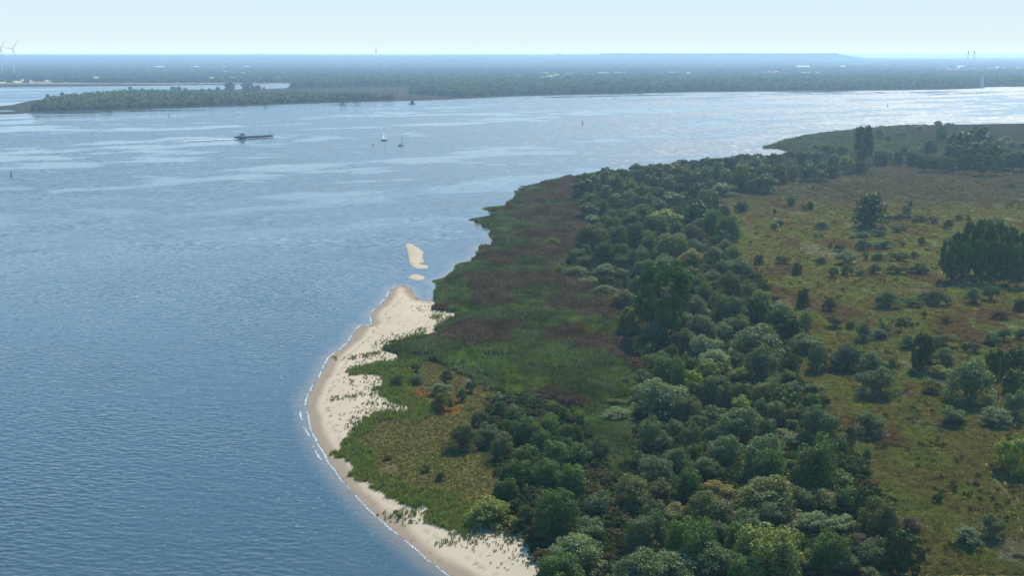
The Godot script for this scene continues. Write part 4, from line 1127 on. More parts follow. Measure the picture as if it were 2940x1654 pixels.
	plant("willow_bush", "bush", "d", "l", 29.2, -544.4, 12.1, 6.2, "silvery green willow bush before and right of the pale reed-bed bush", "bushes of the riverside wood")
	plant("willow_bush", "bush", "d", "l", 41.3, -547.7, 13.8, 6.5, "wide silvery green willow bush before and right of the pale reed-bed bush, third nearest", "bushes of the riverside wood")
	plant("willow_tree", "tree", "d", "g", 50.4, -568.3, 9.5, 8.1, "grey-green willow well behind and left of the tall dark poplar in the wood", "trees of the riverside wood")
	plant("willow_tree", "tree", "d", "g", 56.0, -567.4, 8.6, 9.7, "grey-green willow before and left of the yellow willow beside the hut, second nearest to it", "trees of the riverside wood")
	plant("willow_tree", "tree", "d", "g", 61.4, -584.3, 10.8, 9.1, "grey-green willow before and left of the yellow willow beside the hut, nearest one", "trees of the riverside wood")
	plant("willow_bush", "bush", "d", "g", 48.0, -543.7, 9.1, 5.2, "grey-green willow bush behind and left of the tall dark poplar in the wood", "bushes of the riverside wood")
	plant("loose_shrub", "bush", "s", "Y", 20.1, -632.3, 9.0, 5.8, "bright yellow-green loose shrub well in front of the reed bed tip", "bushes standing in the reed bed")
	plant("leafy_tree", "tree", "t", "b", 206.3, -961.4, 17.5, 17.5, "tall olive lobed tree well behind and right of the wooden hut", "trees scattered on the meadow")
	plant("leafy_tree", "tree", "t", "b", 220.6, -982.8, 13.8, 13.8, "tall olive lobed tree well left of the riverside poplar clump", "trees scattered on the meadow")
	plant("dark_tree", "tree", "a", "G", 234.3, -980.1, 16.5, 14.0, "tall fresh green round tree left of the riverside poplar clump", "trees scattered on the meadow")
	plant("willow_tree", "tree", "d", "y", 242.4, -973.0, 14.3, 10.6, "broad yellow-green willow before and left of the riverside poplar clump", "trees scattered on the meadow")
	plant("dark_tree", "tree", "a", "D", 258.0, -1002.3, 13.5, 10.1, "broad dark green round tree before and left of the riverside poplar clump", "trees scattered on the meadow")
	plant("leafy_tree", "tree", "t", "y", 280.5, -1040.8, 16.3, 16.3, "tall yellow-green lobed tree just before and left of the riverside poplar clump", "trees scattered on the meadow")
	plant("leafy_tree", "tree", "t", "g", 285.7, -1102.5, 14.6, 12.6, "tall grey-green lobed tree left of the riverside poplar clump", "trees of the riverside wood")
	plant("dark_tree", "tree", "a", "D", 290.3, -1033.2, 10.1, 11.2, "tall dark green round tree just in front of the riverside poplar clump", "trees scattered on the meadow")
	plant("willow_tree", "tree", "d", "g", 261.2, -1124.2, 19.3, 15.0, "tall grey-green willow left of the riverside poplar clump, third nearest", "trees of the riverside wood")
	plant("willow_tree", "tree", "d", "g", 277.6, -1139.8, 16.9, 13.2, "tall grey-green willow left of the riverside poplar clump, second nearest to it", "trees of the riverside wood")
	plant("dark_tree", "tree", "a", "D", 243.0, -1156.6, 8.1, 8.1, "dark green round tree well behind and right of the wooden hut", "trees of the riverside wood")
	plant("willow_tree", "tree", "d", "g", 210.0, -1058.0, 15.7, 12.2, "tall grey-green willow well behind and right of the wooden hut", "trees of the riverside wood")
	plant("willow_tree", "tree", "d", "l", 308.5, -1211.9, 21.2, 13.9, "tall silvery green willow left of the riverside poplar clump", "trees scattered on the meadow")
	plant("willow_tree", "tree", "d", "g", 307.8, -1254.9, 17.5, 11.5, "tall grey-green willow left of the riverside poplar clump, nearest one", "trees scattered on the meadow")
	plant("willow_tree", "tree", "d", "g", 316.6, -1197.6, 18.8, 13.9, "tall grey-green willow just left of the riverside poplar clump", "trees scattered on the meadow")
	plant("poplar_tree", "tree", "p", "P", 315.3, -1119.0, 20.6, 35.0, "tall deep green poplar well behind the lone spreading meadow tree", "trees scattered on the meadow")
	plant("leafy_tree", "tree", "t", "g", 329.8, -1114.7, 14.0, 15.4, "tall grey-green lobed tree just before and right of the riverside poplar clump", "trees scattered on the meadow")
	plant("willow_tree", "tree", "d", "l", 348.8, -1151.3, 13.7, 12.4, "tall silvery green willow right of the riverside poplar clump, nearest one", "trees scattered on the meadow")
	plant("dark_tree", "tree", "a", "D", 347.5, -1120.0, 9.4, 12.2, "tall dark green round tree right of the riverside poplar clump, nearest one", "trees scattered on the meadow")
	plant("dark_tree", "tree", "a", "D", 356.3, -1108.1, 12.4, 12.2, "tall dark green round tree right of the riverside poplar clump, second nearest to it", "trees scattered on the meadow")
	plant("leafy_tree", "tree", "t", "g", 382.7, -1213.6, 9.5, 11.4, "tall grey-green lobed tree right of the riverside poplar clump", "trees scattered on the meadow")
	plant("willow_tree", "tree", "d", "g", 378.5, -1175.8, 16.5, 12.1, "tall grey-green willow right of the riverside poplar clump", "trees scattered on the meadow")
	plant("willow_tree", "tree", "d", "l", 430.1, -1461.0, 17.8, 14.6, "tall silvery green willow just behind and right of the riverside poplar clump", "trees scattered on the meadow")
	plant("willow_tree", "tree", "d", "g", 426.0, -1414.8, 12.3, 10.1, "grey-green willow behind and right of the riverside poplar clump", "trees scattered on the meadow")
	plant("willow_tree", "tree", "d", "g", 466.3, -1504.6, 20.0, 8.2, "broad grey-green willow behind and right of the riverside poplar clump", "trees scattered on the meadow")
	plant("dark_tree", "tree", "a", "D", 408.7, -1220.2, 12.8, 15.7, "tall dark green round tree left of the dark plantation", "trees scattered on the meadow")
	plant("willow_tree", "tree", "d", "l", 395.4, -1207.9, 12.7, 11.4, "tall silvery green willow right of the riverside poplar clump, second nearest to it", "trees scattered on the meadow")
	plant("poplar_tree", "tree", "p", "G", 351.3, -1058.0, 14.1, 14.4, "tall fresh green poplar right of the riverside poplar clump", "trees scattered on the meadow")
	plant("poplar_tree", "tree", "p", "G", 360.5, -1062.7, 9.3, 10.7, "slim fresh green poplar left of the dark plantation", "trees scattered on the meadow")
	plant("poplar_tree", "tree", "p", "G", 365.6, -1056.4, 11.1, 13.7, "tall fresh green poplar left of the dark plantation, second nearest to it", "trees scattered on the meadow")
	plant("poplar_tree", "tree", "p", "G", 370.5, -1051.3, 11.8, 12.6, "tall fresh green poplar left of the dark plantation, nearest one", "trees scattered on the meadow")
	plant("dark_tree", "tree", "a", "P", 419.3, -1165.8, 30.5, 27.5, "tall deep green round tree left of the dark plantation", "trees scattered on the meadow")
	plant("dark_tree", "tree", "a", "P", 458.4, -1225.8, 26.5, 28.3, "tall deep green round tree just left of the dark plantation", "trees scattered on the meadow")
	plant("dark_tree", "tree", "a", "P", 464.8, -1210.1, 22.0, 21.6, "tall deep green round tree well right of the riverside poplar clump", "trees scattered on the meadow")
	plant("dark_tree", "tree", "a", "G", 492.5, -1431.4, 14.0, 17.2, "tall fresh green round tree left of the dark plantation", "trees scattered on the meadow")
	plant("poplar_tree", "tree", "p", "P", 385.8, -1085.6, 20.9, 20.5, "tall deep green poplar left of the dark plantation", "trees scattered on the meadow")
	plant("poplar_tree", "tree", "p", "P", 403.3, -1092.2, 22.9, 22.5, "tall deep green poplar just left of the dark plantation", "trees scattered on the meadow")
	plant("poplar_tree", "tree", "p", "P", 419.6, -1099.0, 23.1, 22.7, "tall deep green poplar just before and left of the dark plantation, nearest one", "trees scattered on the meadow")
	plant("poplar_tree", "tree", "p", "P", 428.2, -1088.9, 19.0, 18.7, "tall deep green poplar just before and right of the dark plantation, nearest one", "trees scattered on the meadow")
	plant("poplar_tree", "tree", "p", "P", 379.1, -1040.8, 12.5, 15.8, "tall deep green poplar before and left of the dark plantation", "trees scattered on the meadow")
	plant("poplar_tree", "tree", "p", "P", 386.8, -1022.8, 14.8, 18.6, "tall deep green poplar just before and left of the dark plantation, second nearest to it", "trees scattered on the meadow")
	plant("poplar_tree", "tree", "p", "P", 399.6, -1025.7, 12.4, 15.6, "tall deep green poplar just in front of the dark plantation", "trees scattered on the meadow")
	plant("poplar_tree", "tree", "p", "P", 427.7, -1067.6, 16.8, 15.2, "tall deep green poplar just before and right of the dark plantation, second nearest to it", "trees scattered on the meadow")
	plant("poplar_tree", "tree", "p", "P", 434.8, -1059.6, 16.7, 16.4, "tall deep green poplar before and right of the dark plantation", "trees scattered on the meadow")
	plant("willow_tree", "tree", "d", "l", 387.1, -1074.1, 9.4, 6.9, "silvery green willow before and left of the dark plantation", "trees scattered on the meadow")
	plant("willow_bush", "bush", "d", "l", 399.1, -1090.3, 10.7, 6.1, "silvery green willow bush before and left of the dark plantation", "bushes scattered on the meadow")
	plant("willow_tree", "tree", "d", "g", 577.2, -1692.9, 14.2, 10.4, "broad grey-green willow behind and left of the dark plantation", "trees scattered on the meadow")
	plant("willow_bush", "bush", "d", "g", 601.9, -1722.8, 18.0, 5.9, "wide grey-green willow bush behind and left of the dark plantation", "bushes scattered on the meadow")
	plant("willow_bush", "bush", "d", "g", 537.3, -1701.6, 14.2, 4.7, "wide grey-green willow bush behind and right of the riverside poplar clump", "bushes scattered on the meadow")
	plant("willow_bush", "bush", "d", "g", 543.9, -1666.5, 17.4, 5.7, "wide grey-green willow bush right of the riverside poplar clump", "bushes scattered on the meadow")
	plant("willow_bush", "bush", "d", "g", 579.5, -1464.7, 15.3, 4.4, "wide grey-green willow bush just behind and right of the dark plantation", "bushes scattered on the meadow")
	plant("willow_tree", "tree", "d", "g", 537.0, -1340.3, 17.8, 7.3, "broad grey-green willow just right of the dark plantation", "trees scattered on the meadow")
	plant("willow_tree", "tree", "d", "g", 545.0, -1330.3, 14.0, 6.9, "broad grey-green willow right of the dark plantation", "trees scattered on the meadow")
	plant("dark_tree", "tree", "a", "G", 184.1, -816.4, 6.2, 6.8, "fresh green round tree well right of the wooden hut", "trees scattered on the meadow")
	plant("dark_tree", "tree", "a", "D", 191.2, -791.8, 4.5, 5.6, "dark green round tree left of the lone spreading meadow tree", "trees scattered on the meadow")
	plant("loose_shrub", "bush", "s", "g", 187.5, -792.7, 3.4, 3.7, "small grey-green loose shrub well left of the lone spreading meadow tree", "bushes scattered on the meadow")
	plant("loose_shrub", "bush", "s", "D", 222.3, -916.3, 2.9, 2.9, "small dark green loose shrub left of the lone spreading meadow tree", "bushes scattered on the meadow")
	plant("loose_shrub", "bush", "s", "D", 274.1, -957.0, 3.7, 2.0, "small dark green loose shrub behind the lone spreading meadow tree", "bushes scattered on the meadow")
	plant("loose_shrub", "bush", "s", "D", 345.5, -973.4, 3.1, 1.7, "small dark green loose shrub before and left of the dark plantation", "bushes scattered on the meadow")
	plant("dark_tree", "tree", "a", "D", 170.3, -903.1, 3.3, 5.0, "slim dark green round tree behind and right of the wooden hut", "trees scattered on the meadow")
	plant("loose_shrub", "bush", "s", "D", 163.2, -767.3, 2.7, 5.0, "small dark green loose shrub right of the wooden hut", "bushes scattered on the meadow")
	plant("loose_shrub", "bush", "s", "D", 150.0, -704.4, 5.5, 3.5, "dark green loose shrub right of the wooden hut, nearest one", "bushes scattered on the meadow")
	plant("loose_shrub", "bush", "s", "D", 155.6, -715.2, 4.6, 4.2, "dark green loose shrub right of the wooden hut, second nearest to it", "bushes scattered on the meadow")
	plant("loose_shrub", "bush", "s", "g", 177.6, -705.0, 10.0, 4.6, "wide grey-green loose shrub left of the lone spreading meadow tree", "bushes scattered on the meadow")
	plant("loose_shrub", "bush", "s", "g", 246.1, -772.1, 7.6, 6.3, "grey-green loose shrub right of the lone spreading meadow tree, nearest one", "bushes scattered on the meadow")
	plant("dark_bush", "bush", "a", "D", 261.1, -809.7, 3.0, 4.2, "small dark green dense bush right of the lone spreading meadow tree", "bushes scattered on the meadow")
	plant("loose_shrub", "bush", "s", "D", 227.7, -743.6, 4.7, 3.5, "dark green loose shrub just before and right of the lone spreading meadow tree", "bushes scattered on the meadow")
	plant("loose_shrub", "bush", "s", "D", 234.6, -747.4, 7.4, 3.4, "wide dark green loose shrub right of the lone spreading meadow tree, nearest one", "bushes scattered on the meadow")
	plant("loose_shrub", "bush", "s", "D", 239.5, -744.3, 3.9, 3.6, "small dark green loose shrub right of the lone spreading meadow tree", "bushes scattered on the meadow")
	plant("loose_shrub", "bush", "s", "D", 243.8, -738.3, 11.0, 4.0, "wide dark green loose shrub right of the lone spreading meadow tree, second nearest to it", "bushes scattered on the meadow")
	plant("loose_shrub", "bush", "s", "b", 249.0, -729.5, 7.7, 5.3, "olive loose shrub right of the lone spreading meadow tree", "bushes scattered on the meadow")
	plant("loose_shrub", "bush", "s", "g", 239.5, -731.7, 5.2, 2.9, "grey-green loose shrub right of the lone spreading meadow tree, second nearest to it", "bushes scattered on the meadow")
	plant("loose_shrub", "bush", "s", "D", 268.1, -740.7, 6.0, 4.2, "dark green loose shrub behind and left of the right-hand poplar grove", "bushes scattered on the meadow")
	plant("loose_shrub", "bush", "s", "D", 274.6, -742.3, 3.1, 3.2, "small dark green loose shrub behind and left of the right-hand poplar grove", "bushes scattered on the meadow")
	plant("loose_shrub", "bush", "s", "D", 291.2, -737.2, 7.3, 2.0, "wide dark green loose shrub behind the right-hand poplar grove", "bushes scattered on the meadow")
	plant("loose_shrub", "bush", "s", "D", 249.8, -706.2, 5.5, 5.6, "upright dark green loose shrub behind and left of the right-hand poplar grove", "bushes scattered on the meadow")
	plant("loose_shrub", "bush", "s", "g", 201.5, -677.4, 9.6, 4.4, "wide grey-green loose shrub in front of the lone spreading meadow tree, nearest one", "bushes scattered on the meadow")
	plant("loose_shrub", "bush", "s", "g", 191.5, -672.1, 9.5, 3.5, "wide grey-green loose shrub in front of the lone spreading meadow tree, second nearest to it", "bushes scattered on the meadow")
	plant("loose_shrub", "bush", "s", "g", 185.6, -669.2, 6.6, 2.4, "wide grey-green loose shrub before and left of the lone spreading meadow tree", "bushes scattered on the meadow")
	plant("loose_shrub", "bush", "s", "g", 205.2, -681.5, 4.8, 5.3, "upright grey-green loose shrub before and right of the lone spreading meadow tree", "bushes scattered on the meadow")
	plant("loose_shrub", "bush", "s", "g", 216.4, -690.4, 8.3, 4.6, "grey-green loose shrub before and right of the lone spreading meadow tree, nearest one", "bushes scattered on the meadow")
	plant("loose_shrub", "bush", "s", "g", 179.4, -627.8, 9.4, 6.0, "grey-green loose shrub in front of the lone spreading meadow tree, second nearest to it", "bushes scattered on the meadow")
	plant("loose_shrub", "bush", "s", "g", 191.5, -634.3, 10.1, 5.1, "grey-green loose shrub in front of the lone spreading meadow tree, nearest one", "bushes scattered on the meadow")
	plant("loose_shrub", "bush", "s", "l", 186.9, -630.4, 5.6, 3.1, "silvery green loose shrub in front of the lone spreading meadow tree", "bushes scattered on the meadow")
	plant("loose_shrub", "bush", "s", "g", 166.3, -623.2, 6.2, 4.6, "grey-green loose shrub before and left of the lone spreading meadow tree", "bushes scattered on the meadow")
	plant("loose_shrub", "bush", "s", "g", 163.3, -630.4, 2.2, 3.7, "small grey-green loose shrub before and left of the lone spreading meadow tree, nearest one", "bushes scattered on the meadow")
	plant("loose_shrub", "bush", "s", "g", 203.2, -639.1, 5.0, 3.7, "grey-green loose shrub before and right of the lone spreading meadow tree, second nearest to it", "bushes scattered on the meadow")
	plant("loose_shrub", "bush", "s", "g", 214.5, -643.4, 4.6, 5.0, "upright grey-green loose shrub well before and right of the lone spreading meadow tree", "bushes scattered on the meadow")
	plant("loose_shrub", "bush", "s", "D", 376.0, -933.1, 7.2, 3.3, "wide dark green loose shrub before and right of the dark plantation", "bushes scattered on the meadow")
	plant("loose_shrub", "bush", "s", "g", 165.5, -669.5, 2.4, 2.8, "small grey-green shrub before and left of the lone spreading meadow tree, second nearest to it", "bushes scattered on the meadow")
	plant("loose_shrub", "bush", "s", "g", -35.0, -363.8, 5.0, 4.2, "grey-green loose shrub behind and left of the rust-ringed bush, second nearest to it", "bushes near the beach")
	plant("willow_bush", "bush", "d", "l", -28.8, -366.1, 5.3, 3.2, "silvery green willow bush behind and left of the rust-ringed bush", "bushes near the beach")
	plant("loose_shrub", "bush", "s", "g", -30.1, -380.4, 3.8, 3.1, "grey-green loose shrub behind and left of the rust-ringed bush, nearest one", "bushes near the beach")
	plant("loose_shrub", "bush", "s", "l", -15.7, -389.2, 3.4, 2.4, "small silvery green loose shrub behind and right of the rust-ringed bush", "bushes standing in the reed bed")
	plant("loose_shrub", "bush", "s", "b", -20.4, -285.4, 2.8, 2.3, "small olive loose shrub well in front of the rust-ringed bush", "bushes near the beach")
	plant("loose_shrub", "bush", "s", "b", -16.7, -279.3, 2.8, 2.1, "small olive loose shrub well behind and left of the bright beach bush", "bushes near the beach")
	plant("loose_shrub", "bush", "s", "r", -30.8, -294.4, 2.2, 1.3, "small rust-brown loose shrub well before and left of the rust-ringed bush", "bushes near the beach")
	plant("loose_shrub", "bush", "s", "l", -30.1, -276.6, 1.0, 1.0, "small silvery green loose shrub well left of the bright beach bush", "bushes near the beach")
	plant("poplar_tree", "tree", "p", "P", 192.1, -540.6, 7.9, 18.2, "tall deep green poplar left of the right-hand poplar grove, third nearest", "trees scattered on the meadow")
	plant("poplar_tree", "tree", "p", "P", 199.4, -547.4, 8.5, 20.6, "tall deep green poplar left of the right-hand poplar grove, nearest one", "trees scattered on the meadow")
	plant("poplar_tree", "tree", "p", "P", 208.1, -557.0, 8.9, 23.6, "tall deep green poplar just behind and left of the right-hand poplar grove", "trees scattered on the meadow")
	plant("poplar_tree", "tree", "p", "P", 214.1, -558.4, 9.0, 24.7, "tall deep green poplar just behind the right-hand poplar grove", "trees scattered on the meadow")
	plant("poplar_tree", "tree", "p", "P", 219.5, -557.0, 8.9, 23.6, "tall deep green poplar just behind and right of the right-hand poplar grove", "trees scattered on the meadow")
	plant("poplar_tree", "tree", "p", "P", 226.5, -559.9, 8.5, 21.3, "tall deep green poplar just right of the right-hand poplar grove, second nearest to it", "trees scattered on the meadow")
	plant("poplar_tree", "tree", "p", "P", 227.3, -549.8, 7.8, 19.6, "tall deep green poplar right of the right-hand poplar grove, nearest one", "trees scattered on the meadow")
	plant("poplar_tree", "tree", "p", "P", 198.3, -537.2, 7.9, 17.1, "tall deep green poplar just left of the right-hand poplar grove", "trees scattered on the meadow")
	plant("poplar_tree", "tree", "p", "P", 204.6, -537.3, 8.1, 18.6, "tall deep green poplar just before and left of the right-hand poplar grove", "trees scattered on the meadow")
	plant("poplar_tree", "tree", "p", "P", 208.9, -533.1, 8.1, 18.5, "tall deep green poplar just before and right of the right-hand poplar grove", "trees scattered on the meadow")
	plant("poplar_tree", "tree", "p", "P", 214.6, -532.3, 7.8, 17.9, "tall deep green poplar just right of the right-hand poplar grove, nearest one", "trees scattered on the meadow")
	plant("poplar_tree", "tree", "p", "P", 218.3, -528.2, 7.7, 17.7, "tall deep green poplar right of the right-hand poplar grove, second nearest to it", "trees scattered on the meadow")
	plant("poplar_tree", "tree", "p", "P", 192.8, -535.9, 6.6, 12.0, "tall deep green poplar left of the right-hand poplar grove, second nearest to it", "trees scattered on the meadow")
	plant("willow_bush", "bush", "d", "l", 41.8, -239.9, 6.9, 5.2, "silvery green willow bush in front of the golden-tipped bush", "bushes of the riverside wood")
	plant("willow_tree", "tree", "d", "l", 183.6, -892.3, 20.4, 15.4, "tall silvery green willow behind and right of the wooden hut", "trees scattered on the meadow")
	plant("willow_tree", "tree", "d", "y", 98.9, -484.1, 10.0, 7.1, "yellow-green willow well right of the tall dark poplar in the wood", "trees of the riverside wood")
	plant("willow_bush", "bush", "d", "G", 92.7, -501.2, 8.3, 5.6, "fresh green willow bush well right of the tall dark poplar in the wood", "bushes of the riverside wood")
	plant("leafy_tree", "tree", "t", "G", 73.6, -257.3, 7.9, 6.3, "fresh green lobed tree before and right of the tall edge tree", "trees of the riverside wood")
	plant("willow_bush", "bush", "d", "b", 52.1, -344.0, 8.8, 6.6, "olive willow bush right of the wide silvery willow dome", "bushes of the riverside wood")
	plant("leafy_tree", "tree", "t", "G", 49.3, -799.2, 13.3, 11.7, "broad fresh green lobed tree before and right of the reed bed tip", "trees of the riverside wood")
	plant("leafy_tree", "tree", "t", "G", 114.9, -657.7, 15.1, 15.6, "tall fresh green lobed tree just before and right of the wooden hut", "trees of the riverside wood")
	plant("willow_bush", "bush", "d", "g", 64.6, -224.7, 7.7, 4.0, "grey-green willow bush left of the lower-edge alder", "bushes scattered on the meadow")
	plant("willow_tree", "tree", "d", "g", 48.2, -411.8, 13.8, 9.3, "broad grey-green willow in front of the tall dark poplar in the wood", "trees of the riverside wood")
	plant("leafy_tree", "tree", "t", "b", 54.3, -662.2, 13.3, 13.9, "tall olive lobed tree left of the yellow willow beside the hut", "trees of the riverside wood")
	plant("willow_tree", "tree", "d", "g", 50.9, -284.1, 13.0, 9.6, "broad grey-green willow behind the golden-tipped bush", "trees of the riverside wood")
	plant("willow_bush", "bush", "d", "g", 39.3, -360.2, 9.0, 5.8, "grey-green willow bush behind and left of the wide silvery willow dome", "bushes of the riverside wood")
	plant("leafy_tree", "tree", "t", "b", 47.5, -324.0, 9.7, 8.1, "olive lobed tree before and right of the wide silvery willow dome", "trees of the riverside wood")
	plant("willow_tree", "tree", "d", "l", 79.1, -836.3, 12.0, 9.5, "silvery green willow behind and left of the yellow willow beside the hut", "trees of the riverside wood")
	plant("willow_bush", "bush", "d", "g", 62.9, -258.3, 6.9, 5.7, "grey-green willow bush before and left of the tall edge tree", "bushes of the riverside wood")
	plant("willow_tree", "tree", "d", "g", 70.0, -467.5, 13.0, 7.9, "grey-green willow right of the tall dark poplar in the wood", "trees of the riverside wood")
	plant("leafy_tree", "tree", "t", "g", 63.2, -841.2, 12.0, 12.6, "tall grey-green lobed tree right of the reed bed tip", "trees of the riverside wood")
	plant("leafy_tree", "tree", "t", "G", 45.8, -351.1, 12.3, 13.2, "tall fresh green lobed tree behind the wide silvery willow dome", "trees of the riverside wood")
	plant("willow_tree", "tree", "d", "b", 78.9, -735.9, 16.4, 11.4, "broad olive willow just left of the yellow willow beside the hut", "trees of the riverside wood")
	plant("willow_bush", "bush", "d", "g", 93.6, -422.3, 7.7, 4.4, "grey-green willow bush well behind and right of the golden mid-wood bush", "bushes of the riverside wood")
	plant("willow_bush", "bush", "d", "g", 64.8, -715.3, 10.3, 5.6, "grey-green willow bush left of the yellow willow beside the hut", "bushes of the riverside wood")
	plant("willow_bush", "bush", "d", "G", 75.2, -272.8, 8.5, 4.6, "fresh green willow bush before and right of the tall edge tree", "bushes of the riverside wood")
	plant("willow_bush", "bush", "d", "g", 99.5, -600.4, 11.5, 6.1, "grey-green willow bush in front of the wooden hut", "bushes of the riverside wood")
	plant("willow_bush", "bush", "d", "b", 76.9, -322.5, 7.9, 5.8, "olive willow bush right of the golden mid-wood bush", "bushes of the riverside wood")
	plant("leafy_tree", "tree", "t", "G", 55.4, -374.8, 7.5, 6.9, "fresh green lobed tree behind and right of the wide silvery willow dome", "trees of the riverside wood")
	plant("willow_tree", "tree", "d", "g", 105.1, -1043.3, 13.8, 8.8, "broad grey-green willow well right of the reed bed tip", "trees of the riverside wood")
	plant("leafy_tree", "tree", "t", "b", 124.1, -778.7, 17.1, 16.7, "tall olive lobed tree just behind and left of the wooden hut", "trees of the riverside wood")
	plant("leafy_tree", "tree", "t", "b", 129.4, -750.3, 9.2, 9.7, "olive lobed tree just right of the wooden hut", "trees of the riverside wood")
	plant("leafy_tree", "tree", "t", "G", 61.6, -226.7, 9.9, 8.4, "fresh green lobed tree well left of the lower-edge alder", "trees of the riverside wood")
	plant("willow_tree", "tree", "d", "g", 93.0, -784.8, 12.5, 9.1, "grey-green willow just behind and left of the yellow willow beside the hut", "trees of the riverside wood")
	plant("leafy_tree", "tree", "t", "G", 34.6, -227.7, 11.6, 11.0, "fresh green lobed tree well before and left of the golden-tipped bush", "trees of the riverside wood")
	plant("willow_tree", "tree", "d", "G", 267.9, -1073.2, 11.7, 7.3, "fresh green willow left of the riverside poplar clump", "trees of the riverside wood")
	plant("leafy_tree", "tree", "t", "G", 39.4, -264.8, 8.2, 8.4, "fresh green lobed tree left of the golden-tipped bush", "trees of the riverside wood")
	plant("leafy_tree", "tree", "t", "g", 58.8, -546.6, 10.6, 8.8, "grey-green lobed tree behind and left of the tall dark poplar in the wood", "trees of the riverside wood")
	plant("willow_bush", "bush", "d", "g", 82.2, -351.8, 7.5, 4.6, "grey-green willow bush right of the golden mid-wood bush", "bushes of the riverside wood")
	plant("willow_tree", "tree", "d", "g", 94.4, -546.4, 11.6, 8.5, "grey-green willow well behind and right of the tall dark poplar in the wood", "trees of the riverside wood")
	plant("willow_tree", "tree", "d", "g", 55.0, -752.4, 14.5, 12.3, "tall grey-green willow before and right of the reed bed tip", "trees of the riverside wood")
	plant("willow_tree", "tree", "d", "g", 69.7, -560.7, 15.2, 8.9, "broad grey-green willow behind the tall dark poplar in the wood", "trees of the riverside wood")
	plant("leafy_tree", "tree", "t", "G", 83.2, -333.0, 7.0, 6.6, "fresh green lobed tree well behind and left of the brushwood heap", "trees of the riverside wood")
	plant("leafy_tree", "tree", "t", "b", 75.8, -243.1, 10.4, 9.0, "olive lobed tree behind and left of the lower-edge alder", "trees of the riverside wood")
	plant("leafy_tree", "tree", "t", "g", 30.5, -251.5, 6.5, 5.8, "grey-green lobed tree well left of the golden-tipped bush", "trees of the riverside wood")
	plant("leafy_tree", "tree", "t", "G", 194.4, -963.4, 17.5, 15.7, "tall fresh green lobed tree behind and right of the wooden hut", "trees of the riverside wood")
	plant("leafy_tree", "tree", "t", "b", 71.2, -322.9, 8.0, 7.3, "olive lobed tree right of the golden mid-wood bush", "trees of the riverside wood")
	plant("leafy_tree", "tree", "t", "b", 52.1, -585.8, 11.2, 10.7, "olive lobed tree before and left of the yellow willow beside the hut", "trees of the riverside wood")
	plant("leafy_tree", "tree", "t", "g", 79.5, -443.5, 13.5, 13.4, "tall grey-green lobed tree well right of the tall dark poplar in the wood", "trees of the riverside wood")
	plant("willow_bush", "bush", "d", "g", 60.0, -638.9, 9.0, 5.4, "grey-green willow bush before and left of the yellow willow beside the hut", "bushes of the riverside wood")
	plant("leafy_tree", "tree", "t", "b", 53.2, -704.1, 8.7, 9.2, "olive lobed tree right of the pale reed-bed bush", "trees of the riverside wood")
	plant("willow_tree", "tree", "d", "g", 70.3, -226.6, 9.1, 6.9, "grey-green willow left of the lower-edge alder", "trees of the riverside wood")
	plant("willow_tree", "tree", "d", "G", 80.1, -476.8, 9.3, 7.3, "fresh green willow right of the tall dark poplar in the wood", "trees of the riverside wood")
	plant("leafy_tree", "tree", "t", "b", 71.6, -339.3, 10.8, 8.8, "olive lobed tree behind and right of the golden mid-wood bush", "trees of the riverside wood")
	plant("leafy_tree", "tree", "t", "G", 112.4, -689.3, 14.5, 14.8, "tall fresh green lobed tree just in front of the wooden hut", "trees of the riverside wood")
	plant("willow_bush", "bush", "d", "y", 80.9, -551.2, 8.0, 4.9, "yellow-green willow bush behind and right of the tall dark poplar in the wood", "bushes of the riverside wood")
	plant("leafy_tree", "tree", "t", "b", 98.7, -835.1, 11.7, 12.0, "olive lobed tree behind the yellow willow beside the hut", "trees of the riverside wood")
	plant("leafy_tree", "tree", "t", "G", 43.4, -219.7, 7.0, 6.3, "fresh green lobed tree well in front of the golden-tipped bush, second nearest to it", "trees scattered on the meadow")
	plant("willow_bush", "bush", "d", "g", 66.0, -280.6, 7.4, 4.5, "grey-green willow bush left of the tall edge tree", "bushes of the riverside wood")
	plant("willow_bush", "bush", "d", "g", 86.9, -533.4, 11.1, 6.3, "grey-green willow bush behind and right of the tall dark poplar in the wood", "bushes of the riverside wood")
	plant("leafy_tree", "tree", "t", "G", 161.5, -1030.5, 17.7, 15.8, "tall fresh green lobed tree behind the wooden hut, second nearest to it", "trees of the riverside wood")
	plant("willow_tree", "tree", "d", "g", 56.5, -442.5, 9.4, 7.6, "grey-green willow just in front of the tall dark poplar in the wood", "trees of the riverside wood")
	plant("willow_bush", "bush", "d", "g", 50.4, -473.2, 7.8, 5.6, "grey-green willow bush just left of the tall dark poplar in the wood", "bushes of the riverside wood")
	plant("willow_tree", "tree", "d", "b", 165.5, -906.6, 16.9, 10.6, "broad olive willow behind and right of the wooden hut", "trees scattered on the meadow")
	plant("willow_tree", "tree", "d", "g", 121.1, -885.5, 10.0, 8.4, "grey-green willow behind and right of the yellow willow beside the hut", "trees of the riverside wood")
	plant("willow_tree", "tree", "d", "g", 62.9, -944.3, 12.8, 9.3, "grey-green willow just right of the reed bed tip", "trees of the riverside wood")
	plant("willow_tree", "tree", "d", "y", 106.3, -588.2, 12.0, 9.4, "yellow-green willow in front of the wooden hut", "trees of the riverside wood")
	plant("willow_tree", "tree", "d", "y", 90.3, -812.9, 10.8, 9.0, "yellow-green willow behind and left of the yellow willow beside the hut", "trees of the riverside wood")
	plant("willow_tree", "tree", "d", "G", 86.3, -979.0, 15.2, 10.2, "broad fresh green willow right of the reed bed tip", "trees of the riverside wood")
	plant("willow_bush", "bush", "d", "g", 46.1, -382.7, 9.8, 6.2, "grey-green willow bush behind the wide silvery willow dome", "bushes of the riverside wood")
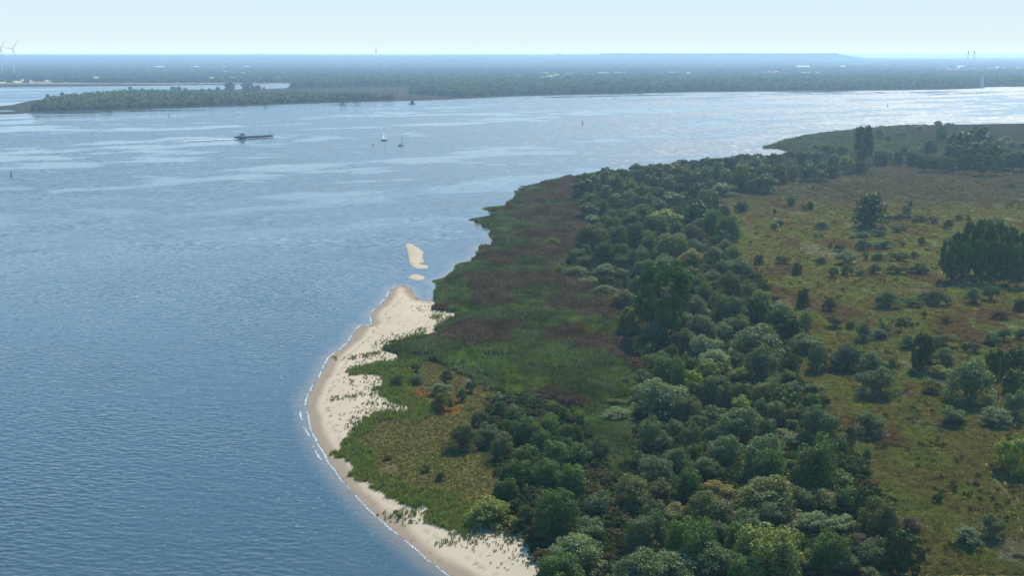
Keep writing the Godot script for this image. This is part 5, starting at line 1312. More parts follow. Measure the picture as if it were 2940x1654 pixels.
	plant("willow_tree", "tree", "d", "g", 70.7, -715.2, 11.4, 9.7, "grey-green willow left of the yellow willow beside the hut", "trees of the riverside wood")
	plant("leafy_tree", "tree", "t", "g", 174.7, -895.3, 13.6, 11.8, "tall grey-green lobed tree behind and right of the wooden hut", "trees scattered on the meadow")
	plant("willow_tree", "tree", "d", "l", 71.6, -544.3, 8.2, 7.0, "silvery green willow behind the tall dark poplar in the wood", "trees of the riverside wood")
	plant("willow_bush", "bush", "d", "g", 48.5, -243.4, 7.9, 6.5, "grey-green willow bush before and right of the golden-tipped bush, nearest one", "bushes of the riverside wood")
	plant("leafy_tree", "tree", "t", "G", 45.0, -234.0, 7.4, 7.3, "fresh green lobed tree well in front of the golden-tipped bush, nearest one", "trees of the riverside wood")
	plant("willow_bush", "bush", "d", "G", 206.9, -961.0, 11.1, 6.9, "fresh green willow bush well behind and right of the wooden hut", "bushes scattered on the meadow")
	plant("leafy_tree", "tree", "t", "g", 65.3, -309.5, 7.9, 6.4, "grey-green lobed tree before and right of the golden mid-wood bush", "trees of the riverside wood")
	plant("willow_tree", "tree", "d", "g", 103.0, -559.3, 14.6, 7.7, "broad grey-green willow well in front of the wooden hut", "trees of the riverside wood")
	plant("leafy_tree", "tree", "t", "b", 71.1, -951.4, 11.7, 12.4, "tall olive lobed tree right of the reed bed tip", "trees of the riverside wood")
	plant("willow_tree", "tree", "d", "y", 89.7, -852.3, 13.6, 11.4, "broad yellow-green willow behind and left of the yellow willow beside the hut", "trees of the riverside wood")
	plant("leafy_tree", "tree", "t", "G", 43.9, -287.0, 6.4, 6.8, "fresh green lobed tree behind and left of the golden-tipped bush", "trees of the riverside wood")
	plant("willow_bush", "bush", "d", "y", 73.9, -662.3, 10.0, 6.0, "yellow-green willow bush before and left of the yellow willow beside the hut", "bushes of the riverside wood")


func scatter(called: String, mesh: Mesh, m: Material, places: Array, tints: PackedColorArray, label: String, category: String) -> void:
	var mm := MultiMesh.new()
	mm.transform_format = MultiMesh.TRANSFORM_3D
	mm.use_colors = true
	mm.mesh = mesh
	mm.instance_count = places.size()
	for i in places.size():
		mm.set_instance_transform(i, places[i])
		mm.set_instance_color(i, tints[i])
	var o := MultiMeshInstance3D.new()
	o.name = numbered(called)
	o.multimesh = mm
	o.material_override = m
	add_child(o)
	tag(o, label, category, "", "stuff")


func place(x: float, y: float, z: float, w: float, h: float, turn: float) -> Transform3D:
	return Transform3D(Basis(Vector3.UP, turn).scaled_local(Vector3(w, h, w)), Vector3(x, y, z))


func leaf_material(key: String) -> StandardMaterial3D:
	var m := StandardMaterial3D.new()
	m.resource_name = key
	m.vertex_color_use_as_albedo = true
	m.roughness = 0.7
	m.specular_mode = BaseMaterial3D.SPECULAR_DISABLED
	m.cull_mode = BaseMaterial3D.CULL_DISABLED
	m.backlight_enabled = true
	m.backlight = Color(0.80, 0.80, 0.50)
	return m


func undergrowth() -> void:
	var rng := RandomNumberGenerator.new()
	rng.seed = 71
	var places := []
	var tints := PackedColorArray()
	for i in 60000:
		var d := 215.0 * pow(1560.0 / 215.0, rng.randf())
		var x := d * rng.randf_range(-0.02, 0.42)
		if not inside(x, -d, wood_area): continue
		var thick := n_patch.get_noise_2d(x * 1.6 + 60.0, -d * 0.9)
		if rng.randf() > 0.45 + thick: continue
		var w := rng.randf_range(1.4, 3.4) * (1.0 + d / 1500.0) * (1.0 + maxf(thick, 0.0))
		var h := w * rng.randf_range(0.35, 0.7)
		places.append(place(x, ground_y(x, -d) - 0.1, -d, w, h, rng.randf() * TAU))
		var t := n_patch.get_noise_2d(x * 2.0, -d) * 0.5 + rng.randf_range(-0.35, 0.35)
		var c := Color(0.030, 0.046, 0.015).lerp(Color(0.085, 0.10, 0.042), clampf(0.35 + t, 0.0, 1.0))
		if rng.randf() < 0.15: c = Color(0.11, 0.085, 0.045)
		tints.append(c)
	print("undergrowth ", places.size())
	scatter("undergrowth", crown_mesh(77, lobes_shrub(78, 14), 420, 0.13, 0.6, 0.36), leaf_material("undergrowth"), places, tints, "low tangled willow scrub filling the wood between the taller trees", "undergrowth")


func tuft_mesh(s: int, blades: int, spread: float, width: float, bend: float, plume: float) -> ArrayMesh:
	var rng := RandomNumberGenerator.new()
	rng.seed = s
	var verts := PackedVector3Array()
	var tint := PackedColorArray()
	var index := PackedInt32Array()
	for i in blades:
		var t := rng.randf() * TAU
		var foot := Vector3(cos(t), 0, sin(t)) * spread * sqrt(rng.randf())
		var lean := Vector3(rng.randfn() * bend, 0, rng.randfn() * bend)
		var h := rng.randf_range(0.75, 1.08)
		var a := rng.randf() * TAU
		var side := Vector3(cos(a), 0, sin(a)) * width
		var mid := foot + lean * 0.4 + Vector3.UP * h * 0.6
		var tip := foot + lean + Vector3.UP * h
		var k := verts.size()
		var v := rng.randf_range(0.8, 1.2)
		verts.append_array([foot - side * 0.6, foot + side * 0.6, mid + side, mid - side, tip])
		for n in 5:
			tint.append(Color(v, v, v))
		index.append_array([k, k + 1, k + 2, k, k + 2, k + 3, k + 3, k + 2, k + 4])
		if plume > 0.0:
			k = verts.size()
			var e := side.rotated(Vector3.UP, 1.2) * plume / width * 0.5
			verts.append_array([tip - Vector3.UP * 0.16, tip + e - Vector3.UP * 0.05, tip + Vector3.UP * 0.08 + lean * 0.2, tip - e - Vector3.UP * 0.05])
			for n in 4:
				tint.append(Color(v * 1.25, v * 0.88, v * 0.95))
			index.append_array([k, k + 1, k + 2, k, k + 2, k + 3])
	return flat_mesh(verts, tint, index)


func reeds() -> void:
	var rng := RandomNumberGenerator.new()
	rng.seed = 81
	var brown := []
	var brown_tint := PackedColorArray()
	var green := []
	var green_tint := PackedColorArray()
	for i in 340000:
		var d := 282.0 * pow(1830.0 / 282.0, pow(rng.randf(), 1.2))
		var x := rng.randf_range(-62.0, 150.0) if d < 1060.0 else rng.randf_range(60.0, 640.0)
		var z := -d
		var k := zone(x, z)
		if k != 2 and k != 8 and k != 5: continue
		if not inside(x * 1.027, z * 1.027, land_edge): continue   # the far rim of each cove stands in the water's edge
		var a := n_patch.get_noise_2d(x * 1.3, z * 0.8)
		var b := n_patch.get_noise_2d(x * 3.0 + 300.0, z * 1.8)
		var wet := edge_distance(Vector2(x, z), land_edge, 24.0)
		if wet < 0.8: continue
		var ripe := 0.30 + a * 1.5 - b * 0.5 + clampf((d - 500.0) / 200.0, -0.62, 0.40) - clampf((22.0 - wet) / 14.0, 0.0, 0.9)
		if k == 8: ripe -= 0.12 if d > 420.0 else 0.6
		if k == 5: ripe = -0.3 + a * 1.4
		var y := maxf(ground_y(x, z), -0.3) - 0.1
		var h := (2.1 + b * 1.1 + n_warp.get_noise_2d(x * 2.0, z * 1.4) * 1.5) * (1.0 + clampf((d - 700.0) / 2500.0, 0.0, 0.3))
		var w := rng.randf_range(1.15, 2.1) * (1.0 + d / 900.0)
		h = clampf(h * rng.randf_range(0.75, 1.2), 0.8, 3.6)
		if d < 400.0 and (b > 0.12 or k == 8): h *= 0.55
		var v := rng.randf_range(0.6, 1.45) * (1.0 + n_warp.get_noise_2d(x * 1.4, z * 0.9) * 0.5)
		if ripe > 0.28 + rng.randfn() * 0.16:
			var c := Color(0.092, 0.073, 0.060).lerp(Color(0.115, 0.102, 0.080), clampf(b * 1.5, 0.0, 0.7))
			brown.append(place(x, y, z, w, h, rng.randf() * TAU))
			brown_tint.append(c * v)
		else:
			var c := (Color(0.066, 0.098, 0.034) if d > 420.0 else Color(0.080, 0.118, 0.036)).lerp(Color(0.105, 0.130, 0.070), clampf(0.25 + b * 1.3 + clampf((14.0 - wet) / 20.0, 0.0, 0.5), 0.0, 1.0))
			if b < -0.3 and d < 520.0: c = Color(0.12, 0.165, 0.035)
			green.append(place(x, y, z, w, h * 0.93, rng.randf() * TAU))
			green_tint.append(c * v)
	print("reeds ", brown.size(), " ", green.size())
	var m := leaf_material("reed stalks")
	scatter("reed_bed", tuft_mesh(83, 8, 0.5, 0.085, 0.16, 0.17), m, brown, brown_tint, "ripe purple-brown reeds covering the marsh between river and wood", "reeds")
	scatter("green_reeds", tuft_mesh(84, 10, 0.5, 0.085, 0.16, 0.0), m, green, green_tint, "green reeds fringing the water and the marsh hollows", "reeds")


func grasses() -> void:
	var rng := RandomNumberGenerator.new()
	rng.seed = 91
	var meadow := []
	var meadow_tint := PackedColorArray()
	for i in 125000:
		var d := 225.0 * pow(1250.0 / 225.0, pow(rng.randf(), 1.15))
		var x := d * rng.randf_range(0.12, 0.50)
		var k := zone(x, -d)
		if k != 6: continue
		var w := rng.randf_range(0.7, 1.5) * (1.0 + d / 700.0)
		var h := rng.randf_range(0.18, 0.42) * (1.0 + d / 1400.0)
		if rng.randf() < 0.05:
			h *= 2.2
			w *= 0.8
		var c := ground_color(x, -d, 6, 30.0) * rng.randf_range(0.82, 1.2)
		if h > 0.8: c = c.lerp(Color(0.06, 0.06, 0.03), 0.6)
		meadow.append(place(x, ground_y(x, -d) - 0.05, -d, w, h, rng.randf() * TAU))
		meadow_tint.append(c)
	scatter("meadow_grass", tuft_mesh(93, 12, 0.55, 0.07, 0.35, 0.0), leaf_material("meadow grass"), meadow, meadow_tint, "dry tussocky brown and olive grass over the meadow", "grass")
	var scrub := []
	var scrub_tint := PackedColorArray()
	for i in 2600:
		var d := 228.0 * pow(1100.0 / 228.0, rng.randf())
		var x := d * rng.randf_range(0.12, 0.48)
		if zone(x, -d) != 6: continue
		if n_patch.get_noise_2d(x * 1.2 + 900.0, -d * 0.8) < -0.02: continue
		var w := rng.randf_range(0.6, 1.9) * (1.0 + d / 1600.0)
		scrub.append(place(x, ground_y(x, -d) - 0.05, -d, w, w * rng.randf_range(0.5, 1.0), rng.randf() * TAU))
		scrub_tint.append(Color(0.04, 0.06, 0.018).lerp(Color(0.10, 0.095, 0.04), pow(rng.randf(), 1.5)))
	scatter("low_scrub", crown_mesh(97, lobes_shrub(98, 9), 160, 0.17, 0.6, 0.4), leaf_material("low scrub"), scrub, scrub_tint, "knee-high weeds and seedling bushes speckling the meadow", "undergrowth")
	var sticks := []
	var stick_tint := PackedColorArray()
	for i in 5000:
		var z := rng.randf_range(-500.0, -228.0)
		var x := rng.randf_range(-62.0, 20.0)
		if zone(x, z) != 1: continue
		var shore := edge_distance(Vector2(x, z), land_edge, 16.0)
		if shore < 4.0 or (absf(shore - 6.5) > 0.9 and rng.randf() > 0.10): continue
		sticks.append(Transform3D(Basis(Vector3.UP, rng.randf() * TAU).scaled_local(Vector3(rng.randf_range(0.4, 1.5), 1, 1) * rng.randf_range(0.5, 1.2)), Vector3(x, ground_y(x, z) + 0.05, z)))
		stick_tint.append(Color(0.07, 0.055, 0.045) * rng.randf_range(0.6, 1.8))
	var twig := tool()
	tube(twig, Vector3(-0.5, 0, 0), Vector3(0.1, 0.04, 0.06), 0.05, 0.045, 5)
	tube(twig, Vector3(0.1, 0.04, 0.06), Vector3(0.5, 0.02, 0.0), 0.045, 0.02, 5)
	scatter("beach_litter", done(twig), leaf_material("drift twigs"), sticks, stick_tint, "dark drift twigs and debris strewn along the beach's high-water line", "debris")
	var dune := []
	var dune_tint := PackedColorArray()
	var clumps := [Vector4(-32.9, -441.1, 5.0, 13.0), Vector4(-28.4, -462.1, 3.5, 7.0), Vector4(-52.4, -402.7, 8.0, 5.0), Vector4(-46.3, -405.6, 5.0, 5.0), Vector4(-47.1, -351.8, 6.5, 4.5), Vector4(-44.2, -353.7, 4.0, 5.0), Vector4(-48.8, -368.2, 2.2, 4.0), Vector4(-40.0, -343.8, 5.0, 2.5), Vector4(-13.4, -242.7, 2.5, 4.0), Vector4(-24.4, -257.4, 6.0, 5.0)]
	for i in 150000:
		var z := rng.randf_range(-640.0, -225.0)
		var x := rng.randf_range(-62.0, 40.0)
		var k := zone(x, z)
		if k != 1 and k != 3: continue
		var h := rng.randf_range(0.15, 0.36)
		var c := ground_color(x, z, 3, 30.0) * rng.randf_range(0.85, 1.15)
		if k == 1:
			var e := edge_distance(Vector2(x, z), sand_edge, 14.0)
			var b := n_patch.get_noise_2d(x * 3.0, z * 1.4)
			var shore := edge_distance(Vector2(x, z), land_edge, 12.0)
			var near := 0.0
			for q in clumps:
				near = maxf(near, 1.0 - Vector2((x - q.x) / q.z, (z - q.y) / q.w).length())
			if near > 0.0 and rng.randf() < near * 0.5 + b * 0.8:
				c = Color(0.09, 0.145, 0.035).lerp(Color(0.18, 0.18, 0.06), rng.randf() * (1.0 - near))
				dune.append(place(x, ground_y(x, z) - 0.05, z, rng.randf_range(0.7, 1.2), rng.randf_range(0.35, 0.8) + near * 0.5, rng.randf() * TAU))
				dune_tint.append(c)
				continue
			if z < -560.0 or shore < 8.0 or rng.randf() > pow(clampf(1.0 - e / 12.0, 0.0, 1.0), 2.0) * (0.42 + b * 0.9) : continue
			h = rng.randf_range(0.3, 0.8)
			c = Color(0.09, 0.115, 0.04).lerp(Color(0.19, 0.165, 0.08), rng.randf())
			if e < 3.0: c = Color(0.07, 0.11, 0.025)
		elif edge_distance(Vector2(x, z), sand_edge, 12.0) < 8.0 + n_patch.get_noise_2d(x * 2.0, z) * 6.0:
			h = rng.randf_range(0.6, 1.3)
			c = Color(0.115, 0.178, 0.036).lerp(Color(0.20, 0.20, 0.07), rng.randf() * 0.6) * rng.randf_range(0.75, 1.25)
		dune.append(place(x, ground_y(x, z) - 0.05, z, rng.randf_range(0.6, 1.1), h, rng.randf() * TAU))
		dune_tint.append(c)
	print("grass ", meadow.size(), " ", dune.size())
	scatter("dune_grass", tuft_mesh(95, 10, 0.45, 0.06, 0.22, 0.0), leaf_material("dune grass"), dune, dune_tint, "beach grass in green clumps along the inner edge of the sand", "grass")


# ------------------------------------------------------------------ trees of the far bank

func far_plant(x: float, z: float, w: float, h: float, form: String, tone: String, label: String) -> void:
	planted += 1
	var o := base("far_tree", Vector3(x, maxf(far_y(x, z), 0.2), z), planted * 2.4)
	o.scale = Vector3(w, h, w)
	tag(o, label, "tree", "trees of the far bank")
	shape("trunk", protos["trunk_" + form], mats["bark"], o)
	shape("crown", protos[form + "f" + str(planted % 2)], mats["leaf_" + tone + "0"], o)


func island_trees() -> void:
	far_plant(-772.2, -3439.3, 31.5, 22.7, "a", "D", "left of two big round dark trees standing out on the island")
	far_plant(-715.5, -3405.2, 37.8, 23.4, "a", "D", "larger round dark tree, right of the pair on the island")
	far_plant(-691.0, -3418.1, 20.9, 15.6, "a", "D", "smaller round tree leaning against the large dark island tree")
	far_plant(-800.4, -3327.5, 10.2, 9.6, "a", "D", "little pointed tree left of the two big round island trees")
	far_plant(-791.3, -3384.3, 13.1, 11.8, "a", "D", "small tree directly left of the pair of round island trees")
	far_plant(-685.5, -3476.2, 11.6, 10.4, "d", "g", "small round tree right of the pair of round island trees")
	far_plant(-905.1, -3164.1, 13.2, 13.2, "a", "D", "single round tree at the end of the island wood before its field")
	far_plant(-945.2, -3214.4, 16.1, 14.4, "d", "g", "broad tree on the island wood's back edge, left of the single round one")
	far_plant(-1046.3, -3448.6, 16.3, 13.0, "d", "g", "highest round tree on the back edge of the island wood")
	far_plant(-889.1, -3301.8, 23.8, 16.7, "d", "g", "left end of the tree row behind the island field")
	far_plant(-884.4, -3339.3, 18.5, 14.8, "d", "D", "middle tree of the row behind the island field")
	far_plant(-877.3, -3378.7, 16.9, 10.1, "d", "g", "right end of the tree row behind the island field")
	far_plant(-816.1, -3308.9, 15.6, 10.1, "d", "g", "round bush-like tree right of the row behind the island field")
	far_plant(-897.1, -3248.9, 8.1, 7.3, "a", "D", "little tree left of the row behind the island field")
	far_plant(-1020.7, -2761.7, 10.0, 12.0, "a", "D", "upright dark tree at the left tip of the island wood")
	far_plant(-1039.0, -2904.0, 14.5, 13.1, "d", "g", "rounded tree on the left crest of the island wood")
	far_plant(-1007.8, -2899.8, 12.9, 11.6, "d", "g", "rounded tree on the island crest beside a gap, nearer the middle")
	far_plant(-949.2, -2809.1, 10.9, 12.0, "a", "D", "dark narrow tree in the middle of the island wood")
	far_plant(-852.7, -2229.0, 24.8, 5.5, "d", "g", "low bushy tree where the island wood meets the brown spit")
	far_plant(-729.2, -2265.2, 21.4, 13.9, "d", "D", "large dark dome at the water's edge of the island")
	far_plant(-607.9, -2472.5, 17.9, 14.3, "d", "g", "rounded shore tree below the pair of big round island trees")
	far_plant(-522.1, -2452.8, 13.6, 12.3, "d", "D", "dark upright shore tree right of the middle of the island")
	far_plant(-486.4, -2472.7, 15.1, 13.6, "d", "g", "rounded shore tree where the island belt thins out")
	far_plant(-342.4, -2541.8, 19.8, 16.8, "d", "g", "bushy shore tree right of the middle of the island belt")
	far_plant(-325.7, -2636.5, 19.0, 18.1, "d", "D", "tall shore tree near the thin right end of the belt")
	far_plant(-269.3, -2747.1, 13.7, 11.7, "a", "D", "single round tree on the open bank behind the river tower")
	far_plant(-234.1, -3673.6, 20.4, 28.5, "a", "D", "tall tree at the left corner of the far right wood")
	far_plant(-226.0, -2806.1, 12.5, 7.5, "d", "g", "bush-like tree standing beside the far sandy landing")


func crown_blob(s: int) -> ArrayMesh:
	return crown_mesh(s, lobes_dome(s + 3, 9), 200, 0.19, 0.3, 0.55)


func far_woods() -> void:
	var rng := RandomNumberGenerator.new()
	rng.seed = 61
	var near := []
	var near_tint := PackedColorArray()
	for i in 200000:
		var d := 2080.0 * pow(4700.0 / 2080.0, rng.randf())
		var x := rng.randf_range(-0.46, 0.46) * d
		var a := inside(x, -d, island_wood)
		var b := false if a else inside(x, -d, right_wood)
		if not a and not b:
			if not is_far_land(x, -d) or rng.randf() > 0.02: continue
			if n_patch.get_noise_2d(x * 0.2, -d * 0.2) < 0.0: continue
		elif b and rng.randf() > 0.6: continue
		elif a and rng.randf() > 0.6: continue
		var h := rng.randf_range(5.0, 15.0) if a else rng.randf_range(9.0, 22.0)
		if not a and not b: h = rng.randf_range(2.0, 5.0)
		if a:
			h *= clampf(0.5 + edge_distance(Vector2(x, -d), far_shore, 90.0) / 120.0, 0.5, 1.25)
		else:
			h *= clampf(0.45 + edge_distance(Vector2(x, -d), far_shore, 120.0) / 190.0, 0.45, 1.0) * (1.0 + n_patch.get_noise_2d(x * 0.15, -d * 0.1) * 0.35)
		var w := h * rng.randf_range(0.8, 1.35)
		near.append(place(x, maxf(far_y(x, -d), 0.0) - 0.3, -d, w, h, rng.randf() * TAU))
		var t := rng.randf_range(0.0, 1.0)
		var c := Color(0.030, 0.052, 0.018).lerp(Color(0.145, 0.185, 0.07), pow(t, 1.4))
		near_tint.append(c * (0.8 if b else 1.0))
	print("far near ", near.size())
	scatter("far_shore_wood", crown_blob(401), leaf_material("far leaves"), near, near_tint, "mass of rounded trees covering the island and the far shore", "wood")
	var plain := []
	var plain_tint := PackedColorArray()
	for i in 110000:
		var d := 4350.0 * pow(22000.0 / 4350.0, pow(rng.randf(), 0.85))
		var x := rng.randf_range(-0.46, 0.46) * d
		var a := x / d
		var f := n_patch.get_noise_2d(x * 0.022, -d * 0.06) + n_patch.get_noise_2d(x * 0.15 + 500.0, -d * 0.12) * 0.6
		var need := lerpf(0.08, 0.30, smoothstep(0.0, 0.25, a))
		if d > 9500.0: need -= 0.25
		if d > 13000.0: need -= 0.5
		if d < 4500.0 and a < -0.2: need += 0.1
		if f < need and rng.randf() > 0.035: continue
		var h := rng.randf_range(9.0, 17.0)
		var w := h * rng.randf_range(1.2, 2.2) * (1.0 + d / 9000.0)
		plain.append(place(x, far_y(x, -d) - 0.5, -d, w, h, rng.randf() * TAU))
		var t := rng.randf()
		plain_tint.append(Color(0.022, 0.040, 0.016).lerp(Color(0.055, 0.075, 0.03), t * t))
	print("plain ", plain.size())
	scatter("skyline_woods", crown_mesh(405, lobes_dome(406, 7), 110, 0.25, 0.2, 0.6), leaf_material("distant leaves"), plain, plain_tint, "hazy woods and hedgerows of the plain reaching to the horizon", "wood")


# ------------------------------------------------------------------ boats

func hull_mesh(length: float, beam: float, deck: float, sheer: float, bow: float, draft := 0.5) -> ArrayMesh:
	# stations from the stern (x = -length / 2) to the bow
	var st := tool()
	var n := 16
	var prev := []
	for i in n + 1:
		var t := float(i) / n
		var x := lerpf(-length / 2, length / 2, t)
		var half := beam / 2
		if t > 1.0 - bow: half *= sqrt(maxf(0.0, 1.0 - pow((t - 1.0 + bow) / bow, 2.0)))
		if t < 0.12: half *= lerpf(0.72, 1.0, t / 0.12)
		half = maxf(half, 0.02)
		var y := deck + sheer * pow(t, 3.0) + sheer * 0.4 * pow(1.0 - t, 4.0)
		var ring := [Vector3(x, -draft, -half * 0.8), Vector3(x, y * 0.4, -half * 0.97), Vector3(x, y, -half), Vector3(x, y, half), Vector3(x, y * 0.4, half * 0.97), Vector3(x, -draft, half * 0.8)]
		if i > 0:
			for k in 5:
				quad(st, prev[k], ring[k], ring[k + 1], prev[k + 1])
		else:
			quad(st, ring[0], ring[1], ring[4], ring[5])
			quad(st, ring[1], ring[2], ring[3], ring[4])
		prev = ring
	return done(st)


func one_box(lo: Vector3, hi: Vector3, chamfer := 0.0) -> ArrayMesh:
	var st := tool()
	box(st, lo, hi, chamfer)
	return done(st)


func one_tube(a: Vector3, b: Vector3, ra: float, rb: float, sides := 8) -> ArrayMesh:
	var st := tool()
	tube(st, a, b, ra, rb, sides)
	return done(st)


func tanker() -> void:
	var navy := mat("dark hull paint", Color(0.012, 0.012, 0.03), 0.5)
	var grey := mat("deck grey", Color(0.10, 0.14, 0.15), 0.6)
	var pale := mat("pale ship paint", Color(0.32, 0.40, 0.40), 0.5)
	var glass := mat("wheelhouse glass", Color(0.012, 0.02, 0.025), 0.15)
	var o := base("tank_barge", Vector3(-311.5, 0, -1511.0), atan2(31.7, 40.0))
	tag(o, "long dark tank barge under way across the river with foam at bow and stern", "ship")
	shape("hull", hull_mesh(51.0, 6.6, 2.1, 0.5, 0.16), navy, o)
	var trunk := shape("tank_deck", one_box(Vector3(-13.5, 2.0, -2.5), Vector3(19.5, 2.75, 2.5), 0.3), grey, o)
	for i in 8:
		var x := -12.0 + i * 4.1
		shape("tank_hatch", one_box(Vector3(x, 2.7, -1.2), Vector3(x + 1.5, 3.3, 0.4), 0.15), pale, trunk)
	shape("deck_pipe", one_tube(Vector3(-13, 3.1, 1.3), Vector3(19, 3.1, 1.3), 0.16, 0.16, 6), pale, o)
	shape("deck_pipe", one_tube(Vector3(-13, 3.1, 1.9), Vector3(19, 3.1, 1.9), 0.12, 0.12, 6), grey, o)
	var aft := shape("deckhouse", one_box(Vector3(-20.5, 2.1, -2.7), Vector3(-14.2, 4.1, 2.7), 0.15), pale, o)
	for i in 4:
		shape("window", one_box(Vector3(-19.8 + i * 1.5, 2.9, 2.6), Vector3(-19.0 + i * 1.5, 3.6, 2.76)), glass, aft)
	var bridge := shape("wheelhouse", one_box(Vector3(-18.4, 4.1, -2.0), Vector3(-13.4, 5.0, 2.0), 0.05), pale, o)
	shape("window_band", one_box(Vector3(-18.3, 5.0, -1.95), Vector3(-13.4, 5.75, 1.95), 0.05), glass, bridge)
	shape("roof", one_box(Vector3(-18.9, 5.75, -2.3), Vector3(-12.9, 6.05, 2.3), 0.1), navy, bridge)
	shape("funnel", one_tube(Vector3(-21.8, 2.1, 0.9), Vector3(-21.8, 5.2, 0.9), 0.3, 0.26), navy, o)
	shape("stern_rail", one_box(Vector3(-25.0, 2.3, -2.3), Vector3(-22.6, 3.0, 2.3), 0.1), navy, o)
	var mast := shape("bow_mast", one_tube(Vector3(20.6, 2.4, 0), Vector3(20.6, 7.4, 0), 0.12, 0.07), navy, o)
	shape("mast_arm", one_box(Vector3(20.4, 5.9, -1.3), Vector3(20.8, 6.1, 1.3)), navy, mast)
	shape("mast_light", one_box(Vector3(20.2, 6.5, -0.35), Vector3(21.0, 7.1, 0.35), 0.1), navy, mast)
	shape("forecastle", one_box(Vector3(20.2, 2.3, -2.3), Vector3(23.6, 3.1, 2.3), 0.4), grey, o)
	foam_trail("bow_foam", Vector2(-287.5, -1530.2), Vector2(-296.0, -1517.0), 2.2, 90, "white bow wave curling round the tank barge")
	foam_trail("side_foam", Vector2(-297.0, -1516.5), Vector2(-322.0, -1496.0), 0.5, 90, "thin foam line along the barge's near side")
	foam_trail("wake_foam", Vector2(-331.0, -1490.5), Vector2(-384.0, -1449.0), 3.2, 3200, "white churned wake trailing behind the tank barge")


func foam_trail(called: String, a: Vector2, b: Vector2, width: float, n: int, label: String) -> void:
	var rng := RandomNumberGenerator.new()
	rng.seed = called.hash()
	var st := tool()
	for i in n * 5:
		var t := rng.randf()
		var p := a.lerp(b, t)
		var q := p + Vector2(rng.randfn(), rng.randfn()) * width * 0.45
		var s := rng.randf_range(0.5, 1.5) * clampf(width * 0.6, 0.5, 1.2) * lerpf(1.0, 0.5, t)
		if rng.randf() < t * 0.6: continue
		var y := rng.randf_range(0.2, 0.6)
		var turn := rng.randf() * TAU
		var e := Vector3(cos(turn), 0, sin(turn)) * s
		var f := Vector3(-sin(turn), 0, cos(turn)) * s * 0.6
		var c := Vector3(q.x, y, q.y)
		quad(st, c - e - Vector3(0, 0.2, 0), c + f, c + e - Vector3(0, 0.2, 0), c - f)
	var o := shape(called, done(st), mat("foam", Color(0.85, 0.87, 0.88), 0.8))
	tag(o, label, "foam", "", "stuff")


func sail_mesh(foot: Vector3, head: Vector3, clew: Vector3, belly: float) -> ArrayMesh:
	var st := tool()
	var n := 8
	for i in n:
		for j in n:
			var p := []
			for q in [[i, j], [i + 1, j], [i + 1, j + 1], [i, j + 1]]:
				var u: float = q[0] / float(n)
				var v: float = q[1] / float(n)
				var edge := clew.lerp(head, v)
				var pt := foot.lerp(head, v).lerp(edge, u)
				pt.z += belly * sin(PI * u) * sin(PI * clampf(v * 0.9 + 0.1, 0.0, 1.0))
				p.append(pt)
			quad(st, p[0], p[1], p[2], p[3])
	return done(st)


